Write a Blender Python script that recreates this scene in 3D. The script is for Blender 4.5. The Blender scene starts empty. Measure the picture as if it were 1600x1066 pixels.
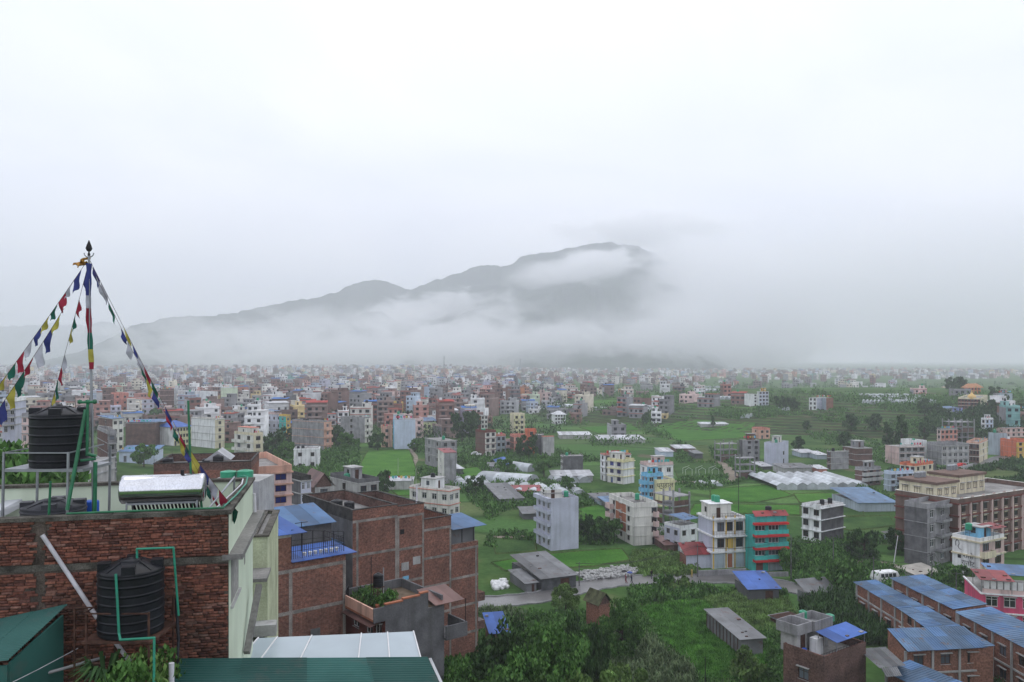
import bpy, bmesh, math, random
import numpy as np
from mathutils import Vector, Matrix, noise as mnoise

R = math.radians
rng = np.random.default_rng(7)
random.seed(7)
scene = bpy.context.scene
COL = scene.collection

# ------------------------------------------------------------------ camera
CAM_Z = 38.0
F = 1244.0           # focal length in photograph pixels (1600 wide)
HZ = 563.0           # row of the horizon in the photograph
cam_d = bpy.data.cameras.new('camera')
cam = bpy.data.objects.new('camera', cam_d)
COL.objects.link(cam)
cam.location = (0, 0, CAM_Z)
cam.rotation_euler = (R(90), 0, 0)
cam_d.sensor_width = 36
cam_d.lens = 36 * F / 1600
cam_d.shift_y = (HZ - 533) / 1600
cam_d.clip_start = 0.1
cam_d.clip_end = 40000
scene.camera = cam

# ------------------------------------------------------------------ world: overcast sky over a Nishita base
SUN_EL, SUN_AZ = R(58), R(20)
w = bpy.data.worlds.new('World')
scene.world = w
w.use_nodes = True
nt = w.node_tree
nt.nodes.clear()
N = nt.nodes.new
wo = N('ShaderNodeOutputWorld'); bg = N('ShaderNodeBackground')
sky = N('ShaderNodeTexSky'); sky.sky_type = 'NISHITA'; sky.sun_disc = False
sky.sun_elevation = SUN_EL; sky.sun_rotation = SUN_AZ
sky.air_density = 1.5; sky.dust_density = 4.0
sc_ = N('ShaderNodeVectorMath'); sc_.operation = 'SCALE'; sc_.inputs['Scale'].default_value = 0.09
tc = N('ShaderNodeTexCoord')
# cloud ceiling: project the view direction on a plane overhead, so that the cover gets finer towards the horizon
sep = N('ShaderNodeSeparateXYZ')
addz = N('ShaderNodeMath'); addz.operation = 'ADD'; addz.inputs[1].default_value = 0.22
mx = N('ShaderNodeMath'); mx.operation = 'MAXIMUM'; mx.inputs[1].default_value = 0.12
dvx = N('ShaderNodeMath'); dvx.operation = 'DIVIDE'
dvy = N('ShaderNodeMath'); dvy.operation = 'DIVIDE'
cmb = N('ShaderNodeCombineXYZ')
nz = N('ShaderNodeTexNoise'); nz.inputs['Scale'].default_value = 1.1; nz.inputs['Detail'].default_value = 5
nz.inputs['Roughness'].default_value = 0.5; nz.inputs['Distortion'].default_value = 0.5
rp = N('ShaderNodeValToRGB')
rp.color_ramp.elements[0].position = 0.30; rp.color_ramp.elements[0].color = (0.80, 0.838, 0.985, 1)
rp.color_ramp.elements[1].position = 0.66; rp.color_ramp.elements[1].color = (0.99, 1.0, 1.075, 1)
mixc = N('ShaderNodeMix'); mixc.data_type = 'RGBA'; mixc.inputs['Factor'].default_value = 0.93
L = nt.links.new
L(tc.outputs['Generated'], sep.inputs[0])
L(sep.outputs['Z'], addz.inputs[0]); L(addz.outputs[0], mx.inputs[0])
L(sep.outputs['X'], dvx.inputs[0]); L(mx.outputs[0], dvx.inputs[1])
L(sep.outputs['Y'], dvy.inputs[0]); L(mx.outputs[0], dvy.inputs[1])
L(dvx.outputs[0], cmb.inputs[0]); L(dvy.outputs[0], cmb.inputs[1])
L(cmb.outputs[0], nz.inputs['Vector']); L(nz.outputs['Fac'], rp.inputs['Fac'])
L(sky.outputs[0], sc_.inputs[0])
L(sc_.outputs[0], mixc.inputs['A']); L(rp.outputs['Color'], mixc.inputs['B'])
L(mixc.outputs['Result'], bg.inputs['Color'])
bg.inputs['Strength'].default_value = 1.0
L(bg.outputs[0], wo.inputs[0])

# ------------------------------------------------------------------ sun behind the cloud cover
sun_d = bpy.data.lights.new('sun', 'SUN')
sun_d.energy = 0.6
sun_d.angle = R(50)
sun_d.color = (1.0, 0.96, 0.9)
sun = bpy.data.objects.new('sun', sun_d)
COL.objects.link(sun)
sun.rotation_euler = (R(90) - SUN_EL, 0, math.pi - SUN_AZ)

# ------------------------------------------------------------------ exposure and render settings
vs = scene.view_settings
vs.view_transform = 'Standard'; vs.look = 'None'; vs.exposure = 0.5; vs.gamma = 1.0
vs.use_curve_mapping = False
cy = scene.cycles
cy.use_denoising = True
cy.max_bounces = 14; cy.diffuse_bounces = 3; cy.glossy_bounces = 2; cy.transmission_bounces = 4
cy.transparent_max_bounces = 8; cy.volume_bounces = 10
cy.sample_clamp_indirect = 6

# ------------------------------------------------------------------ noise helpers (numpy)
def _hash(ix, iy, seed):
    h = (ix * 374761393 + iy * 668265263 + seed * 1442695041) & 0x7fffffff
    h = ((h ^ (h >> 13)) * 1274126177) & 0x7fffffff
    return ((h ^ (h >> 16)) & 0xffff) / 65535.0
def vnoise(x, y, seed=0):
    x = np.asarray(x, float); y = np.asarray(y, float)
    ix = np.floor(x).astype(np.int64); iy = np.floor(y).astype(np.int64)
    fx = x - ix; fy = y - iy
    fx = fx * fx * (3 - 2 * fx); fy = fy * fy * (3 - 2 * fy)
    a = _hash(ix, iy, seed); b = _hash(ix + 1, iy, seed)
    c = _hash(ix, iy + 1, seed); d = _hash(ix + 1, iy + 1, seed)
    return a + (b - a) * fx + (c - a) * fy + (a - b - c + d) * fx * fy
def fbm(x, y, oct=4, seed=0, gain=0.5):
    s = 0; amp = 1; tot = 0
    for o in range(oct):
        s = s + amp * vnoise(x * 2 ** o, y * 2 ** o, seed + o * 17); tot += amp; amp *= gain
    return s / tot
def sst(a, b, x):
    t = np.clip((x - a) / (b - a), 0, 1)
    return t * t * (3 - 2 * t)

# ------------------------------------------------------------------ terrain height
def hgt(X, Y):
    X = np.asarray(X, float); Y = np.asarray(Y, float)
    # the hillside the camera stands on: long on the left, short on the right
    Ls = 58 + 75 * sst(15, -30, X) + 200 * sst(-30, -170, X)
    z = 28.6 * (1 - sst(0, 1, (Y - 20) / Ls))
    low = np.maximum(0, 33.0 - 0.43 * np.maximum(Y, 0))          # steep bank straight below the camera
    z = np.where(X > -60, np.minimum(z, low + (z - low) * sst(-16, -60, X)), z)
    # terraced rise on the right
    cx, cyy = 330 + 0.02 * (Y - 600), 640.0
    r = ((X - cx) / 330) ** 2 + ((Y - cyy) / 290) ** 2
    hill = 14 * np.clip(1 - r, 0, 1) ** 0.8
    st = 0.85
    q = np.floor(hill / st); f = hill / st - q
    hill = np.where(hill > 0.05, (q + sst(0.86, 1.0, f)) * st, 0)
    z = z + hill
    z = z + 0.8 * (fbm(X / 90, Y / 90, 2, 3) - 0.5)
    # the valley floor rises gently into the far distance on the left
    z = z + 9 * sst(900, 2600, Y) * sst(300, -300, X - 0 * Y)
    return z
def h1(x, y):
    return float(hgt(x, y))
def P(px, py, Y):
    """pixel of the photograph at depth Y -> world point"""
    return Vector(((px - 800) / F * Y, Y, CAM_Z - (py - HZ) / F * Y))
_tY = np.concatenate([np.arange(15, 400, 0.5), np.arange(400, 4000, 4.0)])
def G(px, py):
    """where the sight line through a pixel of the photograph meets the ground"""
    X = (px - 800) / F * _tY; Z = CAM_Z - (py - HZ) / F * _tY
    d = Z - hgt(X, _tY)
    k = np.argmax(d <= 0)
    if d[k] > 0: k = len(_tY) - 1
    if k > 0:
        t = d[k - 1] / (d[k - 1] - d[k] + 1e-9)
        Y = _tY[k - 1] + t * (_tY[k] - _tY[k - 1])
    else: Y = _tY[0]
    return Vector(((px - 800) / F * Y, Y, h1((px - 800) / F * Y, Y)))

# ------------------------------------------------------------------ material helpers
MATS = {}
def nmat(name):
    m = bpy.data.materials.new(name); m.use_nodes = True
    return m, m.node_tree, m.node_tree.nodes['Principled BSDF'], m.node_tree.nodes.new, m.node_tree.links.new
def mat(name, col, rough=0.8, var=0.12, scale=0.6, col2=None, metal=0.0, stain=0.0, spec=0.12, coords='pos', bump=0.0, bscale=8.0, fine=0.0):
    """plain surface whose colour drifts a little (noise in world space), with optional weather streaks"""
    if name in MATS: return MATS[name]
    m, t, b, N, L = nmat(name)
    geo = N('ShaderNodeNewGeometry')
    nz = N('ShaderNodeTexNoise'); nz.inputs['Scale'].default_value = scale; nz.inputs['Detail'].default_value = 6
    L(geo.outputs['Position'], nz.inputs['Vector'])
    c = np.array(col, float)
    lo = c * (1 - var); hi = np.array(col2, float) if col2 else np.minimum(c * (1 + var), 0.92)
    rp = N('ShaderNodeValToRGB')
    rp.color_ramp.elements[0].position = 0.32; rp.color_ramp.elements[0].color = (*lo, 1)
    rp.color_ramp.elements[1].position = 0.68; rp.color_ramp.elements[1].color = (*hi, 1)
    L(nz.outputs['Fac'], rp.inputs['Fac'])
    out = rp.outputs['Color']
    if fine > 0:
        n3 = N('ShaderNodeTexNoise'); n3.inputs['Scale'].default_value = scale * 14; n3.inputs['Detail'].default_value = 3
        L(geo.outputs['Position'], n3.inputs['Vector'])
        mr3 = N('ShaderNodeMapRange'); mr3.inputs['From Min'].default_value = 0.3; mr3.inputs['From Max'].default_value = 0.7
        mr3.inputs['To Min'].default_value = 1 - fine; mr3.inputs['To Max'].default_value = 1 + fine
        L(n3.outputs['Fac'], mr3.inputs['Value'])
        vm3 = N('ShaderNodeVectorMath'); vm3.operation = 'SCALE'
        L(out, vm3.inputs[0]); L(mr3.outputs['Result'], vm3.inputs['Scale']); out = vm3.outputs[0]
    if stain > 0:
        # rain streaks: noise stretched down the wall
        mp = N('ShaderNodeMapping'); mp.inputs['Scale'].default_value = (1.6, 1.6, 0.13)
        n2 = N('ShaderNodeTexNoise'); n2.inputs['Scale'].default_value = 1.0; n2.inputs['Detail'].default_value = 5
        L(geo.outputs['Position'], mp.inputs['Vector']); L(mp.outputs[0], n2.inputs['Vector'])
        mr = N('ShaderNodeMapRange'); mr.inputs['From Min'].default_value = 0.47; mr.inputs['From Max'].default_value = 0.74
        mr.inputs['To Min'].default_value = 0; mr.inputs['To Max'].default_value = stain
        L(n2.outputs['Fac'], mr.inputs['Value'])
        mx = N('ShaderNodeMix'); mx.data_type = 'RGBA'; mx.inputs['B'].default_value = (0.06, 0.06, 0.055, 1)
        L(mr.outputs['Result'], mx.inputs['Factor']); L(out, mx.inputs['A']); out = mx.outputs['Result']
    L(out, b.inputs['Base Color'])
    b.inputs['Roughness'].default_value = rough; b.inputs['Metallic'].default_value = metal
    b.inputs['Specular IOR Level'].default_value = spec
    if bump > 0:
        nb = N('ShaderNodeTexNoise'); nb.inputs['Scale'].default_value = bscale; nb.inputs['Detail'].default_value = 4
        L(geo.outputs['Position'], nb.inputs['Vector'])
        bp = N('ShaderNodeBump'); bp.inputs['Strength'].default_value = bump; bp.inputs['Distance'].default_value = 0.03
        L(nb.outputs['Fac'], bp.inputs['Height']); L(bp.outputs[0], b.inputs['Normal'])
    MATS[name] = m
    return m

# ------------------------------------------------------------------ mesh helpers
class MB:
    """collects boxes, prisms, tubes, quads and builds them as ONE mesh object; several materials allowed"""
    def __init__(s): s.v = []; s.f = []; s.mi = []; s.mats = []; s.sm = []
    def m(s, mt):
        if mt not in s.mats: s.mats.append(mt)
        return s.mats.index(mt)
    def add(s, vs, fs, mt, smooth=False):
        o = len(s.v); k = s.m(mt)
        s.v.extend([tuple(v) for v in vs])
        for f in fs: s.f.append([i + o for i in f]); s.mi.append(k); s.sm.append(smooth)
    def box(s, x0, y0, z0, x1, y1, z1, mt, M=None):
        vs = [(x0,y0,z0),(x1,y0,z0),(x1,y1,z0),(x0,y1,z0),(x0,y0,z1),(x1,y0,z1),(x1,y1,z1),(x0,y1,z1)]
        if M is not None: vs = [M @ Vector(v) for v in vs]
        s.add(vs, [(0,3,2,1),(4,5,6,7),(0,1,5,4),(1,2,6,5),(2,3,7,6),(3,0,4,7)], mt)
    def bar(s, a, b, r, mt, n=4, r2=None, caps=True, smooth=None):
        a = Vector(a); b = Vector(b); d = (b - a)
        if d.length < 1e-6: return
        q = d.to_track_quat('Z', 'Y').to_matrix()
        r2 = r if r2 is None else r2
        vs = []
        for p, rr in ((a, r), (b, r2)):
            for i in range(n):
                t = 2 * math.pi * (i + .5) / n
                vs.append(p + q @ Vector((math.cos(t) * rr, math.sin(t) * rr, 0)))
        fs = [(i, (i + 1) % n, n + (i + 1) % n, n + i) for i in range(n)]
        s.add(vs, fs, mt, (n > 5) if smooth is None else smooth)
        if caps:
            s.add(vs[:n], [tuple(reversed(range(n)))], mt); s.add(vs[n:], [tuple(range(n))], mt)
    def path(s, pts, r, mt, n=8):
        for a, b in zip(pts[:-1], pts[1:]): s.bar(a, b, r, mt, n)
        for p in pts[1:-1]: s.lathe(Vector(p), [(-r*1.05, 0.0), (-r*.75, r*.8), (0, r*1.08), (r*.75, r*.8), (r*1.05, 0.0)], mt, n)
    def lathe(s, c, prof, mt, n=24, smooth=True, axis=None):
        """prof: (z, r) pairs"""
        c = Vector(c); vs = []; q = Matrix.Identity(3) if axis is None else Vector(axis).to_track_quat('Z', 'Y').to_matrix()
        for z, r in prof:
            for i in range(n):
                t = 2 * math.pi * i / n
                vs.append(c + q @ Vector((r * math.cos(t), r * math.sin(t), z)))
        fs = []
        for k in range(len(prof) - 1):
            for i in range(n):
                j = (i + 1) % n
                fs.append((k*n+i, k*n+j, (k+1)*n+j, (k+1)*n+i))
        s.add(vs, fs, mt, smooth)
        if prof[0][1] > 1e-4: s.add(vs[:n], [tuple(reversed(range(n)))], mt)
        if prof[-1][1] > 1e-4: s.add(vs[-n:], [tuple(range(n))], mt)
    def prism(s, poly, z0, z1, mt, top=None):
        n = len(poly)
        vs = [(p[0], p[1], z0) for p in poly] + [(p[0], p[1], z1) for p in poly]
        s.add(vs, [(i, (i+1) % n, n+(i+1) % n, n+i) for i in range(n)] + [tuple(reversed(range(n)))], mt)
        s.add(vs[n:], [tuple(range(n))], top or mt)
    def quad(s, a, b, c, d, mt): s.add([a, b, c, d], [(0, 1, 2, 3)], mt)
    def slab(s, a, b, c, d, t, mt):
        """a thick sheet: quad a b c d extruded by t along its normal"""
        a, b, c, d = map(Vector, (a, b, c, d)); n = (b - a).cross(d - a).normalized() * t
        vs = [a, b, c, d, a + n, b + n, c + n, d + n]
        s.add(vs, [(3,2,1,0),(4,5,6,7),(0,1,5,4),(1,2,6,5),(2,3,7,6),(3,0,4,7)], mt)
    def mesh(s, name):
        me = bpy.data.meshes.new(name)
        me.from_pydata(s.v, [], s.f)
        for mt in s.mats: me.materials.append(mt)
        me.polygons.foreach_set('material_index', s.mi)
        me.polygons.foreach_set('use_smooth', s.sm)
        me.update()
        return me
    def build(s, name, parent=None, **kw):
        return link(name, s.mesh(name), parent, **kw)
def link(name, me, parent=None, loc=None, rotz=None, label=None, cat=None, group=None, kind=None, scale=None):
    o = bpy.data.objects.new(name, me); COL.objects.link(o)
    if parent is not None: o.parent = parent
    if loc is not None: o.location = loc
    if rotz is not None: o.rotation_euler = (0, 0, rotz)
    if scale is not None: o.scale = scale
    tag(o, label, cat, group, kind)
    return o
def tag(o, label=None, cat=None, group=None, kind=None):
    if label: o['label'] = label
    if cat: o['category'] = cat
    if group: o['group'] = group
    if kind: o['kind'] = kind
    return o
def thing(name, loc, label, cat, rotz=0, group=None):
    return link(name, None, None, loc, rotz, label, cat, group)
def np_mesh(name, V, Fq, mt, smooth=False, attr=None):
    """fast mesh from numpy arrays: V (n,3), Fq (m,4) or (m,3)"""
    me = bpy.data.meshes.new(name)
    V = np.asarray(V, np.float32); Fq = np.asarray(Fq, np.int32); k = Fq.shape[1]; m = len(Fq)
    me.vertices.add(len(V)); me.vertices.foreach_set('co', V.ravel())
    me.loops.add(m * k); me.loops.foreach_set('vertex_index', Fq.ravel())
    me.polygons.add(m); me.polygons.foreach_set('loop_start', np.arange(0, m * k, k, dtype=np.int32))
    me.polygons.foreach_set('loop_total', np.full(m, k, np.int32))
    if smooth: me.polygons.foreach_set('use_smooth', np.ones(m, bool))
    me.materials.append(mt)
    me.update(calc_edges=True)
    return me
def grid_mesh(name, X, Y, Z, mt, smooth=True):
    ny, nx = X.shape
    V = np.stack([X, Y, Z], -1).reshape(-1, 3)
    i = np.arange(ny * nx).reshape(ny, nx)
    Fq = np.stack([i[:-1, :-1], i[:-1, 1:], i[1:, 1:], i[1:, :-1]], -1).reshape(-1, 4)
    return np_mesh(name, V, Fq, mt, smooth)
# ================================================================== TERRAIN
def ground_material():
    m, t, b, N, L = nmat('valley_ground')
    geo = N('ShaderNodeNewGeometry')
    def noise(s, d=4, src=None):
        n = N('ShaderNodeTexNoise'); n.inputs['Scale'].default_value = s; n.inputs['Detail'].default_value = d
        L(src or geo.outputs['Position'], n.inputs['Vector']); return n.outputs['Fac']
    def ramp(f, *st):
        r = N('ShaderNodeValToRGB'); e = r.color_ramp.elements
        while len(e) < len(st): e.new(0.5)
        for k, (p, c) in enumerate(st): e[k].position = p; e[k].color = (*c, 1)
        L(f, r.inputs['Fac']); return r.outputs['Color']
    def mix(f, a, b_, bt='MIX'):
        x = N('ShaderNodeMix'); x.data_type = 'RGBA'; x.blend_type = bt
        L(f, x.inputs['Factor']) if not isinstance(f, float) else setattr(x.inputs['Factor'], 'default_value', f)
        for s_, v in (('A', a), ('B', b_)):
            if isinstance(v, tuple): x.inputs[s_].default_value = (*v, 1)
            else: L(v, x.inputs[s_])
        return x.outputs['Result']
    # small farm plots: voronoi cells stretched across the slope, each a green of its own
    mp = N('ShaderNodeMapping'); mp.inputs['Rotation'].default_value = (0, 0, 0.25); mp.inputs['Scale'].default_value = (1 / 46, 1 / 24, 0)
    L(geo.outputs['Position'], mp.inputs['Vector'])
    vo = N('ShaderNodeTexVoronoi'); vo.feature = 'F1'; vo.inputs['Scale'].default_value = 1.0; vo.inputs['Randomness'].default_value = 0.8
    L(mp.outputs[0], vo.inputs['Vector'])
    sp = N('ShaderNodeSeparateColor'); L(vo.outputs['Color'], sp.inputs[0])
    plots = ramp(sp.outputs[0], (0.0, (0.050, 0.115, 0.035)), (0.35, (0.075, 0.160, 0.045)), (0.6, (0.105, 0.20, 0.057)), (0.8, (0.065, 0.14, 0.044)), (1.0, (0.13, 0.165, 0.07)))
    ve = N('ShaderNodeTexVoronoi'); ve.feature = 'DISTANCE_TO_EDGE'; ve.inputs['Scale'].default_value = 1.0; ve.inputs['Randomness'].default_value = 0.8
    L(mp.outputs[0], ve.inputs['Vector'])
    edge = N('ShaderNodeMapRange'); edge.inputs['From Min'].default_value = 0.02; edge.inputs['From Max'].default_value = 0.05
    edge.inputs['To Min'].default_value = 0.75; edge.inputs['To Max'].default_value = 0.0
    L(ve.outputs['Distance'], edge.inputs['Value'])
    c = mix(edge.outputs['Result'], plots, (0.035, 0.07, 0.022))
    rough = ramp(noise(0.09, 8), (0.3, (0.032, 0.072, 0.022)), (0.5, (0.06, 0.12, 0.034)), (0.72, (0.11, 0.16, 0.052)))
    c = mix(ramp(noise(0.012, 4), (0.46, (0, 0, 0)), (0.54, (1, 1, 1))), c, rough)
    c = mix(0.55, c, ramp(noise(1.1, 6), (0.3, (0.4, 0.42, 0.38)), (0.7, (1.0, 1.0, 1.0))), 'MULTIPLY')
    c = mix(ramp(noise(0.045, 3), (0.63, (0, 0, 0)), (0.7, (0.8, 0.8, 0.8))), c, (0.13, 0.105, 0.075))
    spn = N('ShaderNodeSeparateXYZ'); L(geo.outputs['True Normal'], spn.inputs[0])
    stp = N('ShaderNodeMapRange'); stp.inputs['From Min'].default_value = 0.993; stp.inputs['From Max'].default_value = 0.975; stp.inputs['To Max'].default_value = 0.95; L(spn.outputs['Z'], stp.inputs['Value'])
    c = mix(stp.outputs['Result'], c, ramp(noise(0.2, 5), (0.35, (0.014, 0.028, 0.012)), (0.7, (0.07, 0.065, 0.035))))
    L(c, b.inputs['Base Color']); b.inputs['Roughness'].default_value = 0.95; b.inputs['Specular IOR Level'].default_value = 0.02
    return m
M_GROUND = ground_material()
def terrain():
    # rows spread like the picture: dense near, wide far
    yr = np.concatenate([np.arange(-60, 15, 5.0), np.arange(15, 330, 1.6), np.arange(330, 960, 1.5), np.geomspace(960, 14000, 70)])
    xs = np.concatenate([-np.geomspace(30, 1, 60)[:-1], np.linspace(-1, 1, 170), np.geomspace(1, 30, 60)[1:]])
    Yg = np.repeat(yr[:, None], len(xs), 1)
    Xg = xs[None, :] * np.maximum(0.75 * Yg, 60)
    Zg = hgt(Xg, Yg)
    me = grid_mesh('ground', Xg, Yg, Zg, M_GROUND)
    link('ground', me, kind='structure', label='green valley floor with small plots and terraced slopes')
terrain()

# ================================================================== MOUNTAINS
def mountain_material():
    m, t, b, N, L = nmat('forest_mountain')
    geo = N('ShaderNodeNewGeometry')
    n = N('ShaderNodeTexNoise'); n.inputs['Scale'].default_value = 0.02; n.inputs['Detail'].default_value = 9; n.inputs['Roughness'].default_value = 0.65
    L(geo.outputs['Position'], n.inputs['Vector'])
    r = N('ShaderNodeValToRGB'); r.color_ramp.elements[0].position = 0.36; r.color_ramp.elements[0].color = (0.014, 0.03, 0.018, 1)
    r.color_ramp.elements[1].position = 0.7; r.color_ramp.elements[1].color = (0.045, 0.075, 0.035, 1)
    L(n.outputs['Fac'], r.inputs['Fac']); L(r.outputs['Color'], b.inputs['Base Color']); b.inputs['Roughness'].default_value = 1
    b.inputs['Specular IOR Level'].default_value = 0
    return m
M_MOUNT = mountain_material()
def ridge(name, depth, pts, width, label, seed, spur=0.35, x_pad=200, ny=90, nx=420):
    """a ridge whose crest follows heights read off the skyline; real width, spurs and gullies on both flanks"""
    px = np.array([p[0] for p in pts], float); py = np.array([p[1] for p in pts], float)
    Xc = (px - 800) / F * depth; Zc = CAM_Z - (py - HZ) / F * depth
    x = np.linspace(Xc[0], Xc[-1], nx)
    prof = np.interp(x, Xc, Zc)
    k = np.hanning(15); k /= k.sum()
    prof = np.convolve(np.pad(prof, 7, 'edge'), k, 'valid')
    prof = prof + np.clip(prof / 300, 0, 1) * ((fbm(x / 170, x * 0 + seed, 3, seed) - .5) * 46 + (fbm(x / 38, x * 0, 3, seed + 2) - .5) * 20)
    t = np.linspace(-1, 1, ny); t = np.sign(t) * np.abs(t) ** 1.25
    Xg, T = np.meshgrid(x, t)
    wd = width * (0.35 + 0.65 * np.clip(prof / prof.max(), 0, 1))[None, :]
    sp = fbm(Xg / 330 + 2.5 * T * 0, np.abs(T) * 1.2 + 9 * (T > 0), 4, seed)
    fall = np.clip(1 - np.abs(T), 0, 1)
    rid = 1 - 2 * np.abs(sp - 0.5)
    Zg = prof[None, :] * (fall ** 1.15) * (1 - spur * np.sin(np.pi * np.clip(np.abs(T), 0, 1)) * rid)
    Yg = depth + T * wd
    bump = fbm(Xg / 60, Yg / 60, 4, seed + 5) - 0.5
    tree = vnoise(Xg / 11, Yg / 11, seed + 9)
    Zg = Zg + bump * 45 * np.sin(np.pi * np.clip(np.abs(T), 0, 1)) + tree * 7 * (fall > 0.02) + bump * 10
    Zg = np.where(fall <= 0.001, -30, Zg) - 4
    me = grid_mesh(name, Xg, Yg, Zg, M_MOUNT)
    return link(name, me, kind='structure', label=label)
ridge('mountain', 4300, [(60, 568), (130, 548), (200, 512), (260, 499), (330, 491), (400, 481), (470, 468), (520, 458), (550, 440), (578, 432), (600, 440), (640, 452),
      (690, 434), (740, 420), (785, 414), (810, 400), (860, 394), (900, 388), (950, 380), (990, 381), (1025, 394), (1052, 430), (1085, 480), (1120, 530), (1150, 568)],
      1350, 'long forested mountain ridge half hidden in cloud', 11, 0.5)
ridge('mountain', 3620, [(430, 568), (480, 540), (520, 512), (550, 498), (575, 490), (592, 487), (612, 495), (632, 512), (660, 536), (700, 566)],
      330, 'small dark forested spur rising from the mist below the ridge', 23, 0.2)
ridge('mountain', 3800, [(610, 560), (650, 525), (690, 500), (730, 487), (790, 476), (830, 462), (880, 452), (930, 446), (970, 450), (1000, 470), (1030, 505), (1060, 540), (1085, 564)],
      520, 'forested shoulder of the mountain in front of the main ridge', 31, 0.25)
ridge('mountain', 7600, [(-420, 540), (-300, 515), (-150, 508), (-20, 507), (40, 508), (90, 506), (130, 507), (165, 504), (200, 512), (260, 530), (330, 552), (380, 566)],
      1500, 'faint far ridge seen behind the prayer flags', 47)

# ================================================================== AIR: even haze and banks of cloud and mist
def haze_box():
    m = bpy.data.materials.new('haze_air'); m.use_nodes = True
    t = m.node_tree; t.nodes.clear()
    o = t.nodes.new('ShaderNodeOutputMaterial'); v = t.nodes.new('ShaderNodeVolumePrincipled')
    v.inputs['Color'].default_value = (0.925, 0.948, 1.0, 1)
    v.inputs['Density'].default_value = HAZE
    v.inputs['Anisotropy'].default_value = 0.0
    t.links.new(v.outputs[0], o.inputs['Volume'])
    b = MB(); b.box(-9500, -800, -45, 9500, 9600, 910, m)
    ob = b.build('haze', kind='stuff', label='pale wet haze filling the whole valley')
    m.cycles.homogeneous_volume = True
HAZE = 2.7e-4
haze_box()
def cloud_mist_material(name, dens, scale, thr, seed, soft=0.16):
    m = bpy.data.materials.new(name); m.use_nodes = True
    t = m.node_tree; t.nodes.clear(); N = t.nodes.new; L = t.links.new
    o = N('ShaderNodeOutputMaterial'); v = N('ShaderNodeVolumePrincipled')
    v.inputs['Color'].default_value = (0.995, 0.997, 1.0, 1); v.inputs['Anisotropy'].default_value = 0.2
    tc = N('ShaderNodeTexCoord'); geo = N('ShaderNodeNewGeometry')
    ln = N('ShaderNodeVectorMath'); ln.operation = 'LENGTH'; L(tc.outputs['Object'], ln.inputs[0])
    fo = N('ShaderNodeMapRange'); fo.interpolation_type = 'SMOOTHSTEP'
    fo.inputs['From Min'].default_value = 1.0; fo.inputs['From Max'].default_value = 0.15
    L(ln.outputs['Value'], fo.inputs['Value'])
    mp = N('ShaderNodeMapping'); mp.inputs['Scale'].default_value = (scale, scale, scale * 2.0); mp.inputs['Location'].default_value = (seed * 3.1, seed * 1.7, seed)
    mp.inputs['Rotation'].default_value = (0, 0.35, 0)
    L(geo.outputs['Position'], mp.inputs['Vector'])
    n = N('ShaderNodeTexNoise'); n.inputs['Scale'].default_value = 1; n.inputs['Detail'].default_value = 4; n.inputs['Roughness'].default_value = 0.55
    n.inputs['Distortion'].default_value = 0.6
    L(mp.outputs[0], n.inputs['Vector'])
    # density = falloff * smooth( noise + part of the falloff - threshold )
    a = N('ShaderNodeMath'); a.operation = 'MULTIPLY_ADD'; a.inputs[1].default_value = 0.30; L(fo.outputs['Result'], a.inputs[0]); L(n.outputs['Fac'], a.inputs[2])
    s = N('ShaderNodeMapRange'); s.interpolation_type = 'SMOOTHSTEP'; s.inputs['From Min'].default_value = thr; s.inputs['From Max'].default_value = thr + soft
    L(a.outputs[0], s.inputs['Value'])
    q = N('ShaderNodeMath'); q.operation = 'MULTIPLY'; L(s.outputs['Result'], q.inputs[0]); L(fo.outputs['Result'], q.inputs[1])
    d = N('ShaderNodeMath'); d.operation = 'MULTIPLY'; d.inputs[1].default_value = dens; L(q.outputs[0], d.inputs[0])
    L(d.outputs[0], v.inputs['Density']); L(v.outputs[0], o.inputs['Volume'])
    return m
def blob_mesh(name, mt):
    bm = bmesh.new(); bmesh.ops.create_icosphere(bm, subdivisions=3, radius=1.0)
    for v in bm.verts:
        v.co *= 1.0 + 0.10 * mnoise.noise(v.co * 2.1)
    me = bpy.data.meshes.new(name); bm.to_mesh(me); bm.free(); me.materials.append(mt); return me
def mist(px, py, Y, rx, ry, rz, dens, label, thr=0.62, scale=1 / 420, seed=1, roty=0.0, soft=0.16):  # builds the mountain clouds as well as low mist, all inside the haze
    c = P(px, py, Y)
    me = blob_mesh('cloud_mist_bank', cloud_mist_material('cloud_mist_air', dens, scale, thr, seed, soft))
    o = link('cloud_mist_bank', me, None, c, kind='stuff', label=label)
    o.scale = (rx, ry, rz); o.rotation_euler = (0, roty, 0)
    return o
mist(700, 566, 3330, 1750, 420, 350, 0.010, 'low mist lying along the foot of the mountain', 0.57, 1 / 210, 2, 0, 0.16)
mist(925, 414, 3650, 520, 300, 130, 0.014, 'bright cloud resting on the shoulder below the summit', 0.60, 1 / 170, 5, -0.2, 0.14)
mist(680, 478, 3950, 640, 260, 140, 0.012, 'wisp of cloud crossing the middle of the slope', 0.64, 1 / 140, 8, -0.15, 0.14)
mist(1520, 440, 3500, 1600, 600, 480, 0.0028, 'thick rain cloud hiding the right end of the mountain', 0.42, 1 / 380, 13, 0, 0.24)
mist(1150, 470, 3450, 560, 420, 420, 0.009, 'ragged edge of the rain cloud on the mountain', 0.47, 1 / 200, 27, 0, 0.2)
mist(1090, 540, 3250, 800, 380, 260, 0.009, 'bright low cloud where the mountain foot meets the valley', 0.50, 1 / 210, 41, 0, 0.2)
mist(1075, 410, 3900, 300, 300, 190, 0.010, 'cloud swallowing the right shoulder of the summit', 0.50, 1 / 160, 29, 0, 0.2)
mist(330, 540, 3500, 1100, 300, 260, 0.0045, 'thin mist over the lower slopes behind the town', 0.63, 1 / 180, 21, 0, 0.16)
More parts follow.
